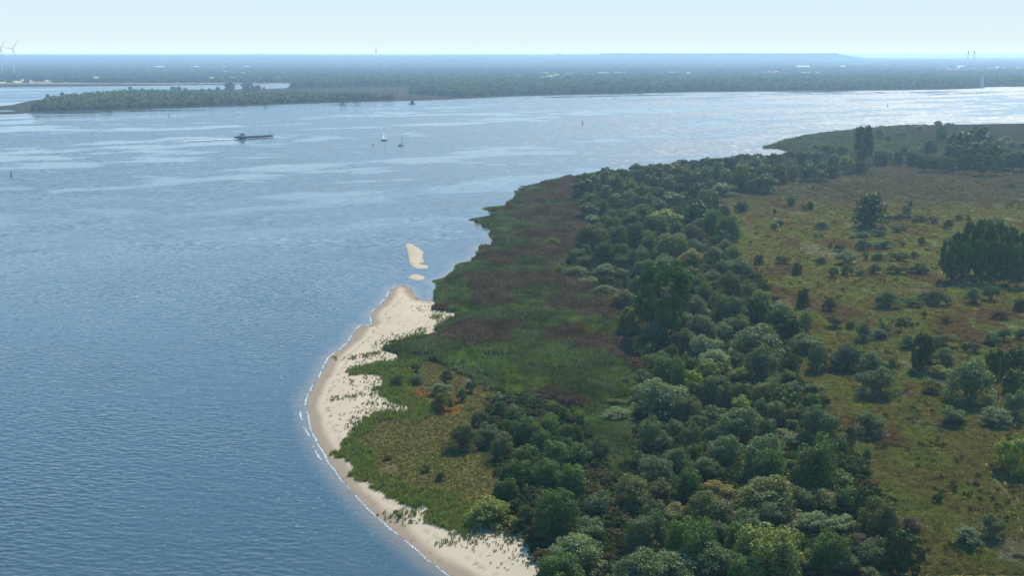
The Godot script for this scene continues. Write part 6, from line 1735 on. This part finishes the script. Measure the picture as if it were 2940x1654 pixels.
func boats() -> void:
	var dark := mat("dark boat hull", Color(0.015, 0.02, 0.05), 0.35)
	var sail := mat("sailcloth", Color(0.85, 0.84, 0.80), 0.8)
	sail.backlight_enabled = true
	sail.backlight = Color(0.95, 0.93, 0.86)
	var alu := mat("mast metal", Color(0.10, 0.14, 0.17), 0.4)
	var teak := mat("cabin top", Color(0.18, 0.16, 0.13), 0.7)
	var o := base("sailing_yacht", Vector3(-150.0, 0, -1463.0), 0.55)
	tag(o, "dark-hulled yacht sailing with two white sails up", "sailboat", "yachts on the river")
	shape("hull", hull_mesh(7.6, 2.5, 0.95, 0.35, 0.75, 0.3), dark, o)
	shape("cabin", one_box(Vector3(-1.4, 0.9, -0.8), Vector3(1.4, 1.5, 0.8), 0.25), teak, o)
	shape("cockpit_hood", one_box(Vector3(-2.4, 0.9, -0.9), Vector3(-1.4, 1.9, 0.9), 0.35), dark, o)
	shape("mast", one_tube(Vector3(0.6, 0.9, 0), Vector3(0.6, 14.6, 0), 0.17, 0.12), alu, o)
	shape("boom", one_tube(Vector3(0.6, 2.0, 0), Vector3(-2.4, 2.0, 0.7), 0.07, 0.06), alu, o)
	shape("mainsail", sail_mesh(Vector3(0.5, 2.1, 0), Vector3(0.6, 13.0, 0), Vector3(-2.4, 2.1, 0.7), 0.35), sail, o)
	shape("jib", sail_mesh(Vector3(3.5, 1.3, 0), Vector3(0.8, 11.0, 0), Vector3(0.5, 1.7, 0.8), 0.4), sail, o)
	o = base("motoring_yacht", Vector3(-122.5, 0, -1379.0), 0.5)
	tag(o, "dark yacht with bare masts and lowered sails", "sailboat", "yachts on the river")
	shape("hull", hull_mesh(7.4, 2.4, 0.9, 0.3, 0.75, 0.3), dark, o)
	shape("cabin", one_box(Vector3(-1.6, 0.85, -0.8), Vector3(1.2, 1.5, 0.8), 0.25), teak, o)
	shape("cockpit_hood", one_box(Vector3(-2.5, 0.85, -0.8), Vector3(-1.6, 2.0, 0.8), 0.3), dark, o)
	shape("mast", one_tube(Vector3(0.5, 0.9, 0), Vector3(0.5, 13.0, 0), 0.22, 0.17), alu, o)
	shape("boom", one_tube(Vector3(0.5, 1.9, 0), Vector3(-2.6, 1.9, 0), 0.14, 0.12), teak, o)
	shape("furled_jib", one_tube(Vector3(3.4, 1.2, 0), Vector3(1.3, 8.6, 0), 0.16, 0.08), alu, o)
	shape("masthead", one_box(Vector3(0.3, 12.6, -0.3), Vector3(0.7, 13.1, 0.3), 0.05), alu, o)
	foam_trail("yacht_foam", Vector2(-119.0, -1377.0), Vector2(-126.5, -1377.5), 0.5, 5, "small white ripple at the bare-masted yacht's waterline")
	o = base("motorboat", Vector3(-153.6, 0, -1386.0), 1.1)
	tag(o, "tiny motorboat with white bow and dark cabin near the yachts", "boat")
	shape("hull", hull_mesh(4.2, 1.7, 0.7, 0.3, 0.6, 0.2), sail, o)
	shape("cabin", one_box(Vector3(-1.5, 0.7, -0.6), Vector3(0.0, 1.9, 0.6), 0.2), dark, o)
	shape("windscreen", one_box(Vector3(0.05, 0.75, -0.55), Vector3(0.5, 1.4, 0.55), 0.2), alu, o)
	shape("flag_pole", one_tube(Vector3(-1.7, 0.6, 0), Vector3(-1.8, 2.6, 0), 0.05, 0.04, 5), alu, o)


func buoy(x: float, z: float, h: float, label: String) -> void:
	var dark := mat("buoy paint", Color(0.02, 0.035, 0.04), 0.5)
	var o := base("channel_buoy", Vector3(x, 0, z))
	tag(o, label, "buoy", "channel buoys on the river")
	var st := tool()
	tube(st, Vector3(0, -0.4, 0), Vector3(0, h * 0.12, 0), h * 0.20, h * 0.20, 10)
	tube(st, Vector3(0, h * 0.12, 0), Vector3(0, h * 0.2, 0), h * 0.20, h * 0.10, 10)
	shape("float", done(st), dark, o)
	var cage := shape("tower", one_tube(Vector3(0, h * 0.2, 0), Vector3(0, h * 0.74, 0), h * 0.10, h * 0.065, 8), dark, o)
	shape("lamp", one_tube(Vector3(0, h * 0.74, 0), Vector3(0, h * 0.84, 0), h * 0.05, h * 0.05, 8), dark, cage)
	shape("topmark", one_tube(Vector3(0, h * 0.84, 0), Vector3(0, h, 0), h * 0.095, h * 0.075, 8), dark, cage)


func marks() -> void:
	buoy(-554.2, -2023.6, 5.6, "dark channel buoy off the island shore, above the barge's wake")
	buoy(101.3, -1797.2, 6.2, "dark channel buoy in mid-river, right of the yachts")
	buoy(229.3, -2806.2, 4.6, "faint distant buoy near the far shore, right of the middle")
	buoy(727.6, -2430.7, 5.6, "buoy standing in the glittering water at the right")
	buoy(-416.6, -1033.0, 4.8, "nearest dark buoy, alone by the left edge of the picture")
	buoy(-177.1, -1349.1, 1.0, "tiny dark float left of the motorboat")
	var o := base("river_tower", Vector3(-202.8, 0, -2550.0))
	tag(o, "squat dark tower on a rubble base in the water off the island", "tower")
	var dark := mat("tarred timber", Color(0.02, 0.025, 0.03), 0.8)
	var st := tool()
	var rng := RandomNumberGenerator.new()
	rng.seed = 3
	for i in 26:
		var t := TAU * i / 26.0
		var r := rng.randf_range(3.0, 9.0)
		box(st, Vector3(cos(t) * r - 1.1, -0.6, sin(t) * r * 0.6 - 1.0), Vector3(cos(t) * r + 1.1, 1.9 - r * 0.15, sin(t) * r * 0.6 + 1.0), 0.5)
	shape("rubble_base", done(st), dark, o)
	shape("tower_body", one_box(Vector3(-3.4, 0.2, -2.8), Vector3(3.4, 6.4, 2.8), 0.35), dark, o)
	shape("roof", one_box(Vector3(-3.9, 6.4, -3.2), Vector3(3.9, 7.1, 3.2), 0.5), dark, o)
	shape("beacon", one_tube(Vector3(0, 7.1, 0), Vector3(0, 8.6, 0), 0.4, 0.3), dark, o)


func hut() -> void:
	var wood := mat("dark weathered boards", Color(0.022, 0.018, 0.016), 0.9)
	var wood_pale := mat("dark weathered boards, paler", Color(0.034, 0.026, 0.022), 0.9)
	var tiles := mat("mossy red roofing", Color(0.085, 0.045, 0.034), 0.9)
	var tiles_dark := mat("mossy red roofing, darker", Color(0.06, 0.036, 0.028), 0.9)
	var white := mat("white board", Color(0.7, 0.7, 0.68), 0.8)
	var o := base("wooden_hut", Vector3(130.5, 0.9, -791.0), 0.25)
	tag(o, "low dark wooden hut with a mossy red roof at the wood's edge", "hut")
	for k in 10:
		shape("wall_board", one_box(Vector3(-5.0 + k * 1.0, 0, 1.9), Vector3(-4.03 + k * 1.0, 2.5, 2.0 + (k % 3) * 0.02)), wood if k % 2 else wood_pale, o)
	shape("wall", one_box(Vector3(-5.0, 0, -2.4), Vector3(5.0, 2.5, 1.88)), wood, o)
	for k in 6:
		for s in [-1.0, 1.0]:
			var st := tool()
			var t0 := k / 6.0
			var t1 := (k + 1) / 6.0 + 0.02
			var lift := 0.05 + (5 - k) * 0.003
			var a := Vector3(-5.6, lerpf(4.2, 2.35, t0) + lift, s * lerpf(0.0, 2.9, t0))
			var b := Vector3(-5.6, lerpf(4.2, 2.35, t1) + lift + 0.04, s * lerpf(0.0, 2.9, t1))
			var l := Vector3(11.2, 0, 0)
			var d := Vector3(0, -0.12, 0)
			quad(st, a, a + l, b + l, b)
			quad(st, a + d, b + d, b + l + d, a + l + d)
			quad(st, b, b + l, b + l + d, b + d)
			quad(st, a, b, b + d, a + d)
			quad(st, a + l, a + l + d, b + l + d, b + l)
			shape("roof_course", done(st), tiles if (k + int(s)) % 2 else tiles_dark, o)
	shape("door", one_box(Vector3(-1.0, 0, 2.03), Vector3(0.0, 2.05, 2.1)), wood_pale, o)
	shape("chimney", one_box(Vector3(1.4, 4.0, -0.35), Vector3(2.0, 5.6, 0.35), 0.08), white, o)
	o = base("lean_to_shed", Vector3(122.5, 0.8, -783.0), 0.25)
	tag(o, "small dark shed with a pale sheet roof, left of the hut", "shed")
	shape("wall", one_box(Vector3(-1.6, 0, -1.4), Vector3(1.6, 2.1, 1.4)), wood, o)
	shape("roof", one_box(Vector3(-1.9, 2.1, -1.8), Vector3(1.9, 2.28, 1.8), 0.05), white, o)
	o = base("grazing_animal", Vector3(151.0, 1.0, -712.0), 0.4)
	tag(o, "small white animal standing in the grass below the hut", "animal")
	var st2 := tool()
	var ring_c := [Vector3(-0.75, 0.85, 0), Vector3(-0.5, 0.95, 0), Vector3(0.0, 0.98, 0), Vector3(0.5, 0.95, 0), Vector3(0.72, 1.1, 0), Vector3(0.95, 1.3, 0), Vector3(1.2, 1.22, 0)]
	var ring_r := [0.05, 0.27, 0.32, 0.28, 0.19, 0.16, 0.07]
	for i in 6:
		tube(st2, ring_c[i], ring_c[i + 1], ring_r[i], ring_r[i + 1], 10)
	for q in [[-0.45, 0.14], [-0.45, -0.14], [0.45, 0.14], [0.45, -0.14]]:
		tube(st2, Vector3(q[0], 0.8, q[1]), Vector3(q[0] - 0.05, 0.38, q[1]), 0.10, 0.06, 6)
		tube(st2, Vector3(q[0] - 0.05, 0.38, q[1]), Vector3(q[0], -0.05, q[1]), 0.06, 0.05, 6)
	shape("body", done(st2), white, o)


func heaps() -> void:
	heap(91.5, -312.5, 5.5, 46, 61, "heap of pale and dark brushwood beside the round bushes")
	heap(116.1, -353.3, 4.0, 20, 62, "strewn bleached branches right of the grey willow dome")
	heap(110.3, -322.7, 4.0, 18, 63, "scattered dead branches on the reddish bank in the meadow")
	heap(81.0, -252.9, 2.6, 12, 64, "splintered pale dead wood beside the lower alder")
	heap(-1.1, -243.6, 3.5, 9, 65, "line of driftwood sticks on the lower beach")


func heap(x: float, z: float, r: float, n: int, s: int, label: String) -> void:
	var rng := RandomNumberGenerator.new()
	rng.seed = s
	var o := base("branch_heap", Vector3(x, ground_y(x, z), z))
	tag(o, label, "branches", "heaps of dead wood")
	var dry := mat("bleached wood", Color(0.30, 0.27, 0.24), 0.9)
	var dark := mat("dark dead wood", Color(0.06, 0.045, 0.04), 0.9)
	for i in n:
		var t := rng.randf() * TAU
		var c := Vector3(rng.randfn() * r * 0.5, 0.15 + absf(rng.randfn()) * 0.3, rng.randfn() * r * 0.35)
		var d := Vector3(cos(t), rng.randf_range(-0.1, 0.35), sin(t) * 0.7) * rng.randf_range(0.8, 2.0)
		var st := tool()
		var bend := Vector3(rng.randfn(), rng.randfn(), rng.randfn()) * 0.15
		tube(st, c - d, c + bend, 0.09, 0.07, 5)
		tube(st, c + bend, c + d, 0.07, 0.03, 5)
		shape("branch", done(st), dry if rng.randf() < 0.45 else dark, o)


# ------------------------------------------------------------------ the far skyline

func turbine(x: float, z: float, hub: float, blade: float, turn: float, label: String) -> void:
	var white := mat("turbine white", Color(0.60, 0.62, 0.64), 0.5)
	var o := base("skyline_turbine", Vector3(x, 0, z), 0.35)
	tag(o, label, "wind turbine", "wind turbines on the plain", "thing")
	shape("tower", one_tube(Vector3(0, 0, 0), Vector3(0, hub, 0), 1.9, 1.1, 12), white, o)
	shape("nacelle", one_box(Vector3(-2.0, hub - 1.8, -7.0), Vector3(2.0, hub + 2.0, 4.0), 0.6), white, o)
	var rotor := shape("hub", one_tube(Vector3(0, hub, 4.0), Vector3(0, hub, 7.0), 2.0, 0.8, 10), white, o)
	for i in 3:
		var t := turn + TAU * i / 3.0
		var d := Vector3(sin(t), cos(t), 0)
		var st := tool()
		tube(st, Vector3(0, hub, 5.5), Vector3(0, hub, 5.5) + d * blade * 0.2, 0.7, 1.2, 6)
		tube(st, Vector3(0, hub, 5.5) + d * blade * 0.2, Vector3(0, hub, 5.5) + d * blade, 1.2, 0.3, 6)
		shape("blade", done(st), white, rotor)


func block(x: float, z: float, w: float, d: float, h: float, tone: float, label: String, windows := true) -> void:
	var y := far_y(x, z)
	var o := base("skyline_building", Vector3(x, y, z))
	tag(o, label, "building", "buildings along the horizon")
	var m := mat("far wall %.2f" % tone, Color(tone, tone * 0.98, tone * 0.93), 0.8)
	var dark := mat("far roof", Color(0.45, 0.45, 0.46), 0.8)
	var wall := shape("wall", one_box(Vector3(-w / 2, 0, -d / 2), Vector3(w / 2, h, d / 2)), m, o)
	shape("roof", one_box(Vector3(-w / 2 - 0.4, h, -d / 2 - 0.4), Vector3(w / 2 + 0.4, h + 1.0, d / 2 + 0.4), 0.3), dark, o)
	if windows:
		for r in 3:
			shape("window_band", one_box(Vector3(-w * 0.46, h * (0.2 + r * 0.27), d / 2), Vector3(w * 0.46, h * (0.3 + r * 0.27), d / 2 + 0.15)), dark, wall)


func spire(x: float, z: float, h: float, label: String) -> void:
	var o := base("skyline_church", Vector3(x, far_y(x, z), z))
	tag(o, label, "church", "spires along the horizon")
	var m := mat("old brick", Color(0.20, 0.12, 0.09), 0.9)
	shape("tower", one_box(Vector3(-5, 0, -5), Vector3(5, h * 0.5, 5)), m, o)
	shape("spire", one_tube(Vector3(0, h * 0.5, 0), Vector3(0, h, 0), 6.0, 0.3, 8), mat("copper green", Color(0.10, 0.16, 0.13), 0.7), o)


func skyline() -> void:
	turbine(-2426.0, -6000.0, 127.0, 51.0, 0.55, "left of two white wind turbines, cut by the picture's left edge")
	turbine(-2372.0, -6010.0, 126.0, 51.0, 0.62, "right of two white wind turbines at the left edge")
	var steel := mat("grey steel", Color(0.16, 0.18, 0.20), 0.6)
	var faint := mat("pale concrete", Color(0.52, 0.54, 0.56), 0.8)  # grey concrete, its distance haze painted into the colour
	var o := base("skyline_tower", Vector3(-1935.0, 60, -18000.0))
	tag(o, "slender television tower rising above the left skyline", "tower")
	shape("shaft", one_tube(Vector3(0, 0, 0), Vector3(0, 110, 0), 4.0, 3.2, 10), faint, o)
	shape("upper_platform", one_tube(Vector3(0, 88, 0), Vector3(0, 96, 0), 8.0, 10.0, 12), faint, o)
	shape("lower_platform", one_tube(Vector3(0, 66, 0), Vector3(0, 72, 0), 7.0, 8.0, 12), faint, o)
	shape("antenna", one_tube(Vector3(0, 110, 0), Vector3(0, 168, 0), 2.4, 1.0, 8), faint, o)
	var pale := mat("chimney concrete", Color(0.45, 0.46, 0.48), 0.8)
	for q in [[3610.0, "left of the twin chimneys standing above the right skyline"], [3658.0, "right of the twin chimneys standing above the right skyline"]]:
		o = base("skyline_chimney", Vector3(q[0], 0, -10000.0))
		tag(o, q[1], "chimney", "twin chimneys on the skyline")
		shape("shaft", one_tube(Vector3(0, 0, 0), Vector3(0, 116, 0), 5.0, 3.4, 12), pale, o)
		shape("rim", one_tube(Vector3(0, 116, 0), Vector3(0, 121, 0), 4.0, 3.8, 12), steel, o)
	o = base("light_beacon", Vector3(1389.0, 0, -3718.0))
	tag(o, "tall pale lattice light tower at the far right shore", "beacon")
	var white := mat("beacon white", Color(0.62, 0.64, 0.64), 0.6)
	for s in [[-1, -1], [1, -1], [1, 1], [-1, 1]]:
		shape("leg", one_tube(Vector3(s[0] * 3.2, 0, s[1] * 3.2), Vector3(s[0] * 1.2, 36, s[1] * 1.2), 0.45, 0.35, 6), white, o)
	for k in 6:
		var y0 := k * 6.0
		var a := lerpf(3.2, 1.2, y0 / 36.0)
		var b := lerpf(3.2, 1.2, (y0 + 6.0) / 36.0)
		for s in [-1.0, 1.0]:
			shape("brace", one_tube(Vector3(-a, y0, s * a), Vector3(b, y0 + 6.0, s * b), 0.2, 0.2, 5), white, o)
			shape("brace", one_tube(Vector3(s * a, y0, -a), Vector3(s * b, y0 + 6.0, b), 0.2, 0.2, 5), white, o)
	var top := shape("gallery", one_tube(Vector3(0, 36, 0), Vector3(0, 37, 0), 2.6, 2.6, 10), white, o)
	shape("lantern", one_tube(Vector3(0, 37, 0), Vector3(0, 40.5, 0), 1.5, 1.3, 10), steel, top)
	shape("mast", one_tube(Vector3(0, 40.5, 0), Vector3(0, 46, 0), 0.25, 0.12, 6), steel, top)
	# blocks on the horizon, from the left
	var row := [[328, 70, 22, "long low block far left on the horizon"], [503, 34, 24, "small block left of the clustered towers on the horizon"], [655, 60, 20, "broad block below the left third of the horizon"], [745, 40, 46, "left tower of the close pair on the horizon"], [757, 36, 48, "right tower of the close pair on the horizon"],
		[1012, 70, 34, "stepped block left of the television tower"], [1054, 40, 44, "tall block directly left of the television tower"], [1150, 60, 30, "block right of the television tower"], [1322, 44, 28, "low block in the middle of the horizon"], [1530, 40, 24, "small block right of mid-horizon"], [1602, 100, 46, "broad high block, the largest right of mid-horizon"], [1862, 30, 14, "slim low block on the wooded hill"]]
	for q in row:
		var a: float = (q[0] - 1470.0) / 3560.0 * 0.984
		block(a * 19500.0, -19500.0, q[1] * 1.2, 30.0, q[2] * 0.75, 0.62, q[3])  # wall tone lightened to imitate haze on these blocks
	for q in [[1304, 52, "thin spire in the middle of the horizon"], [1245, 34, "short spire right of the television tower"], [1368, 60, "needle mast on the horizon right of the middle"]]:
		var a: float = (q[0] - 1470.0) / 3560.0 * 0.984
		spire(a * 19000.0, -19000.0, q[1], q[2])
	# pale roofs on the plain
	for q in [[2090.5, -9084.0, 95.0, "long white glasshouse roof catching the sun on the right plain"], [2382.0, -9084.0, 34.0, "small white roof right of the long glasshouse"], [3233.8, -9084.0, 60.0, "white roof near the chimneys on the right plain"], [3178.7, -8265.8, 18.0, "last small white roof towards the right edge"], [-2418.4, -8655.6, 70.0, "pale roofed farm among trees on the left plain"], [-2216.7, -8864.7, 32.0, "small pale farmhouse right of the left farm"], [-1863.6, -8864.7, 34.0, "pale house gable below the close pair of towers"]]:
		var o2 := base("farm_building", Vector3(q[0], far_y(q[0], q[1]), q[1]))
		tag(o2, q[3], "building", "pale roofs on the plain")
		var st := tool()
		var w: float = q[2]
		shape("wall", one_box(Vector3(-w / 2, 0, -9), Vector3(w / 2, 9, 9)), mat("farm wall", Color(0.5, 0.47, 0.42), 0.8), o2)
		quad(st, Vector3(-w / 2 - 1, 8.9, 10), Vector3(w / 2 + 1, 8.9, 10), Vector3(w / 2 + 1, 17, 0), Vector3(-w / 2 - 1, 17, 0))
		quad(st, Vector3(-w / 2 - 1, 17, 0), Vector3(w / 2 + 1, 17, 0), Vector3(w / 2 + 1, 8.9, -10), Vector3(-w / 2 - 1, 8.9, -10))
		quad(st, Vector3(-w / 2 - 1, 8.9, -10), Vector3(w / 2 + 1, 8.9, -10), Vector3(w / 2 + 1, 8.9, 10), Vector3(-w / 2 - 1, 8.9, 10))
		shape("roof", done(st), mat("pale roof", Color(0.8, 0.8, 0.78), 0.5), o2)


# ------------------------------------------------------------------ small breakers along the beach

func surf() -> void:
	var rng := RandomNumberGenerator.new()
	rng.seed = 21
	var st := tool()
	for i in 26:
		var a := land_edge[i]
		var b := land_edge[i + 1]
		var n := int(a.distance_to(b) / 0.35)
		var dir := (b - a).normalized()
		var out := Vector2(-dir.y, dir.x)
		if inside((a.lerp(b, 0.5) + out * 2.0).x, (a.lerp(b, 0.5) + out * 2.0).y, land_edge): out = -out
		for j in n:
			var p := a.lerp(b, float(j) / n)
			for line in (2 if i >= 7 and i <= 9 else 1):
				var g := n_warp.get_noise_2d(p.x * 4.0 + line * 200.0, p.y * 4.0)
				if g < (-0.22 if line == 0 else -0.05): continue
				var off := (0.3 if line == 0 else 1.8) + n_warp.get_noise_2d(p.x * 1.3 + 50.0, p.y * 1.3 + line * 90.0) * 0.6
				for s in 5:
					var c2 := p + out * (off + rng.randfn() * 0.14) + dir * rng.randf_range(-0.25, 0.25)
					var c := Vector3(c2.x, rng.randf_range(0.05, 0.16), c2.y)
					var e := Vector3(dir.x, 0, dir.y).rotated(Vector3.UP, rng.randfn() * 0.5) * rng.randf_range(0.10, 0.34)
					var f := Vector3(out.x, 0, out.y) * rng.randf_range(0.02, 0.075) * (0.8 + g)
					quad(st, c - e - Vector3(0, 0.1, 0), c + f, c + e - Vector3(0, 0.1, 0), c - f)
	var o := shape("surf_foam", done(st), mat("foam", Color(0.85, 0.87, 0.88), 0.8))
	tag(o, "broken white line of small waves along the beach", "foam", "", "stuff")
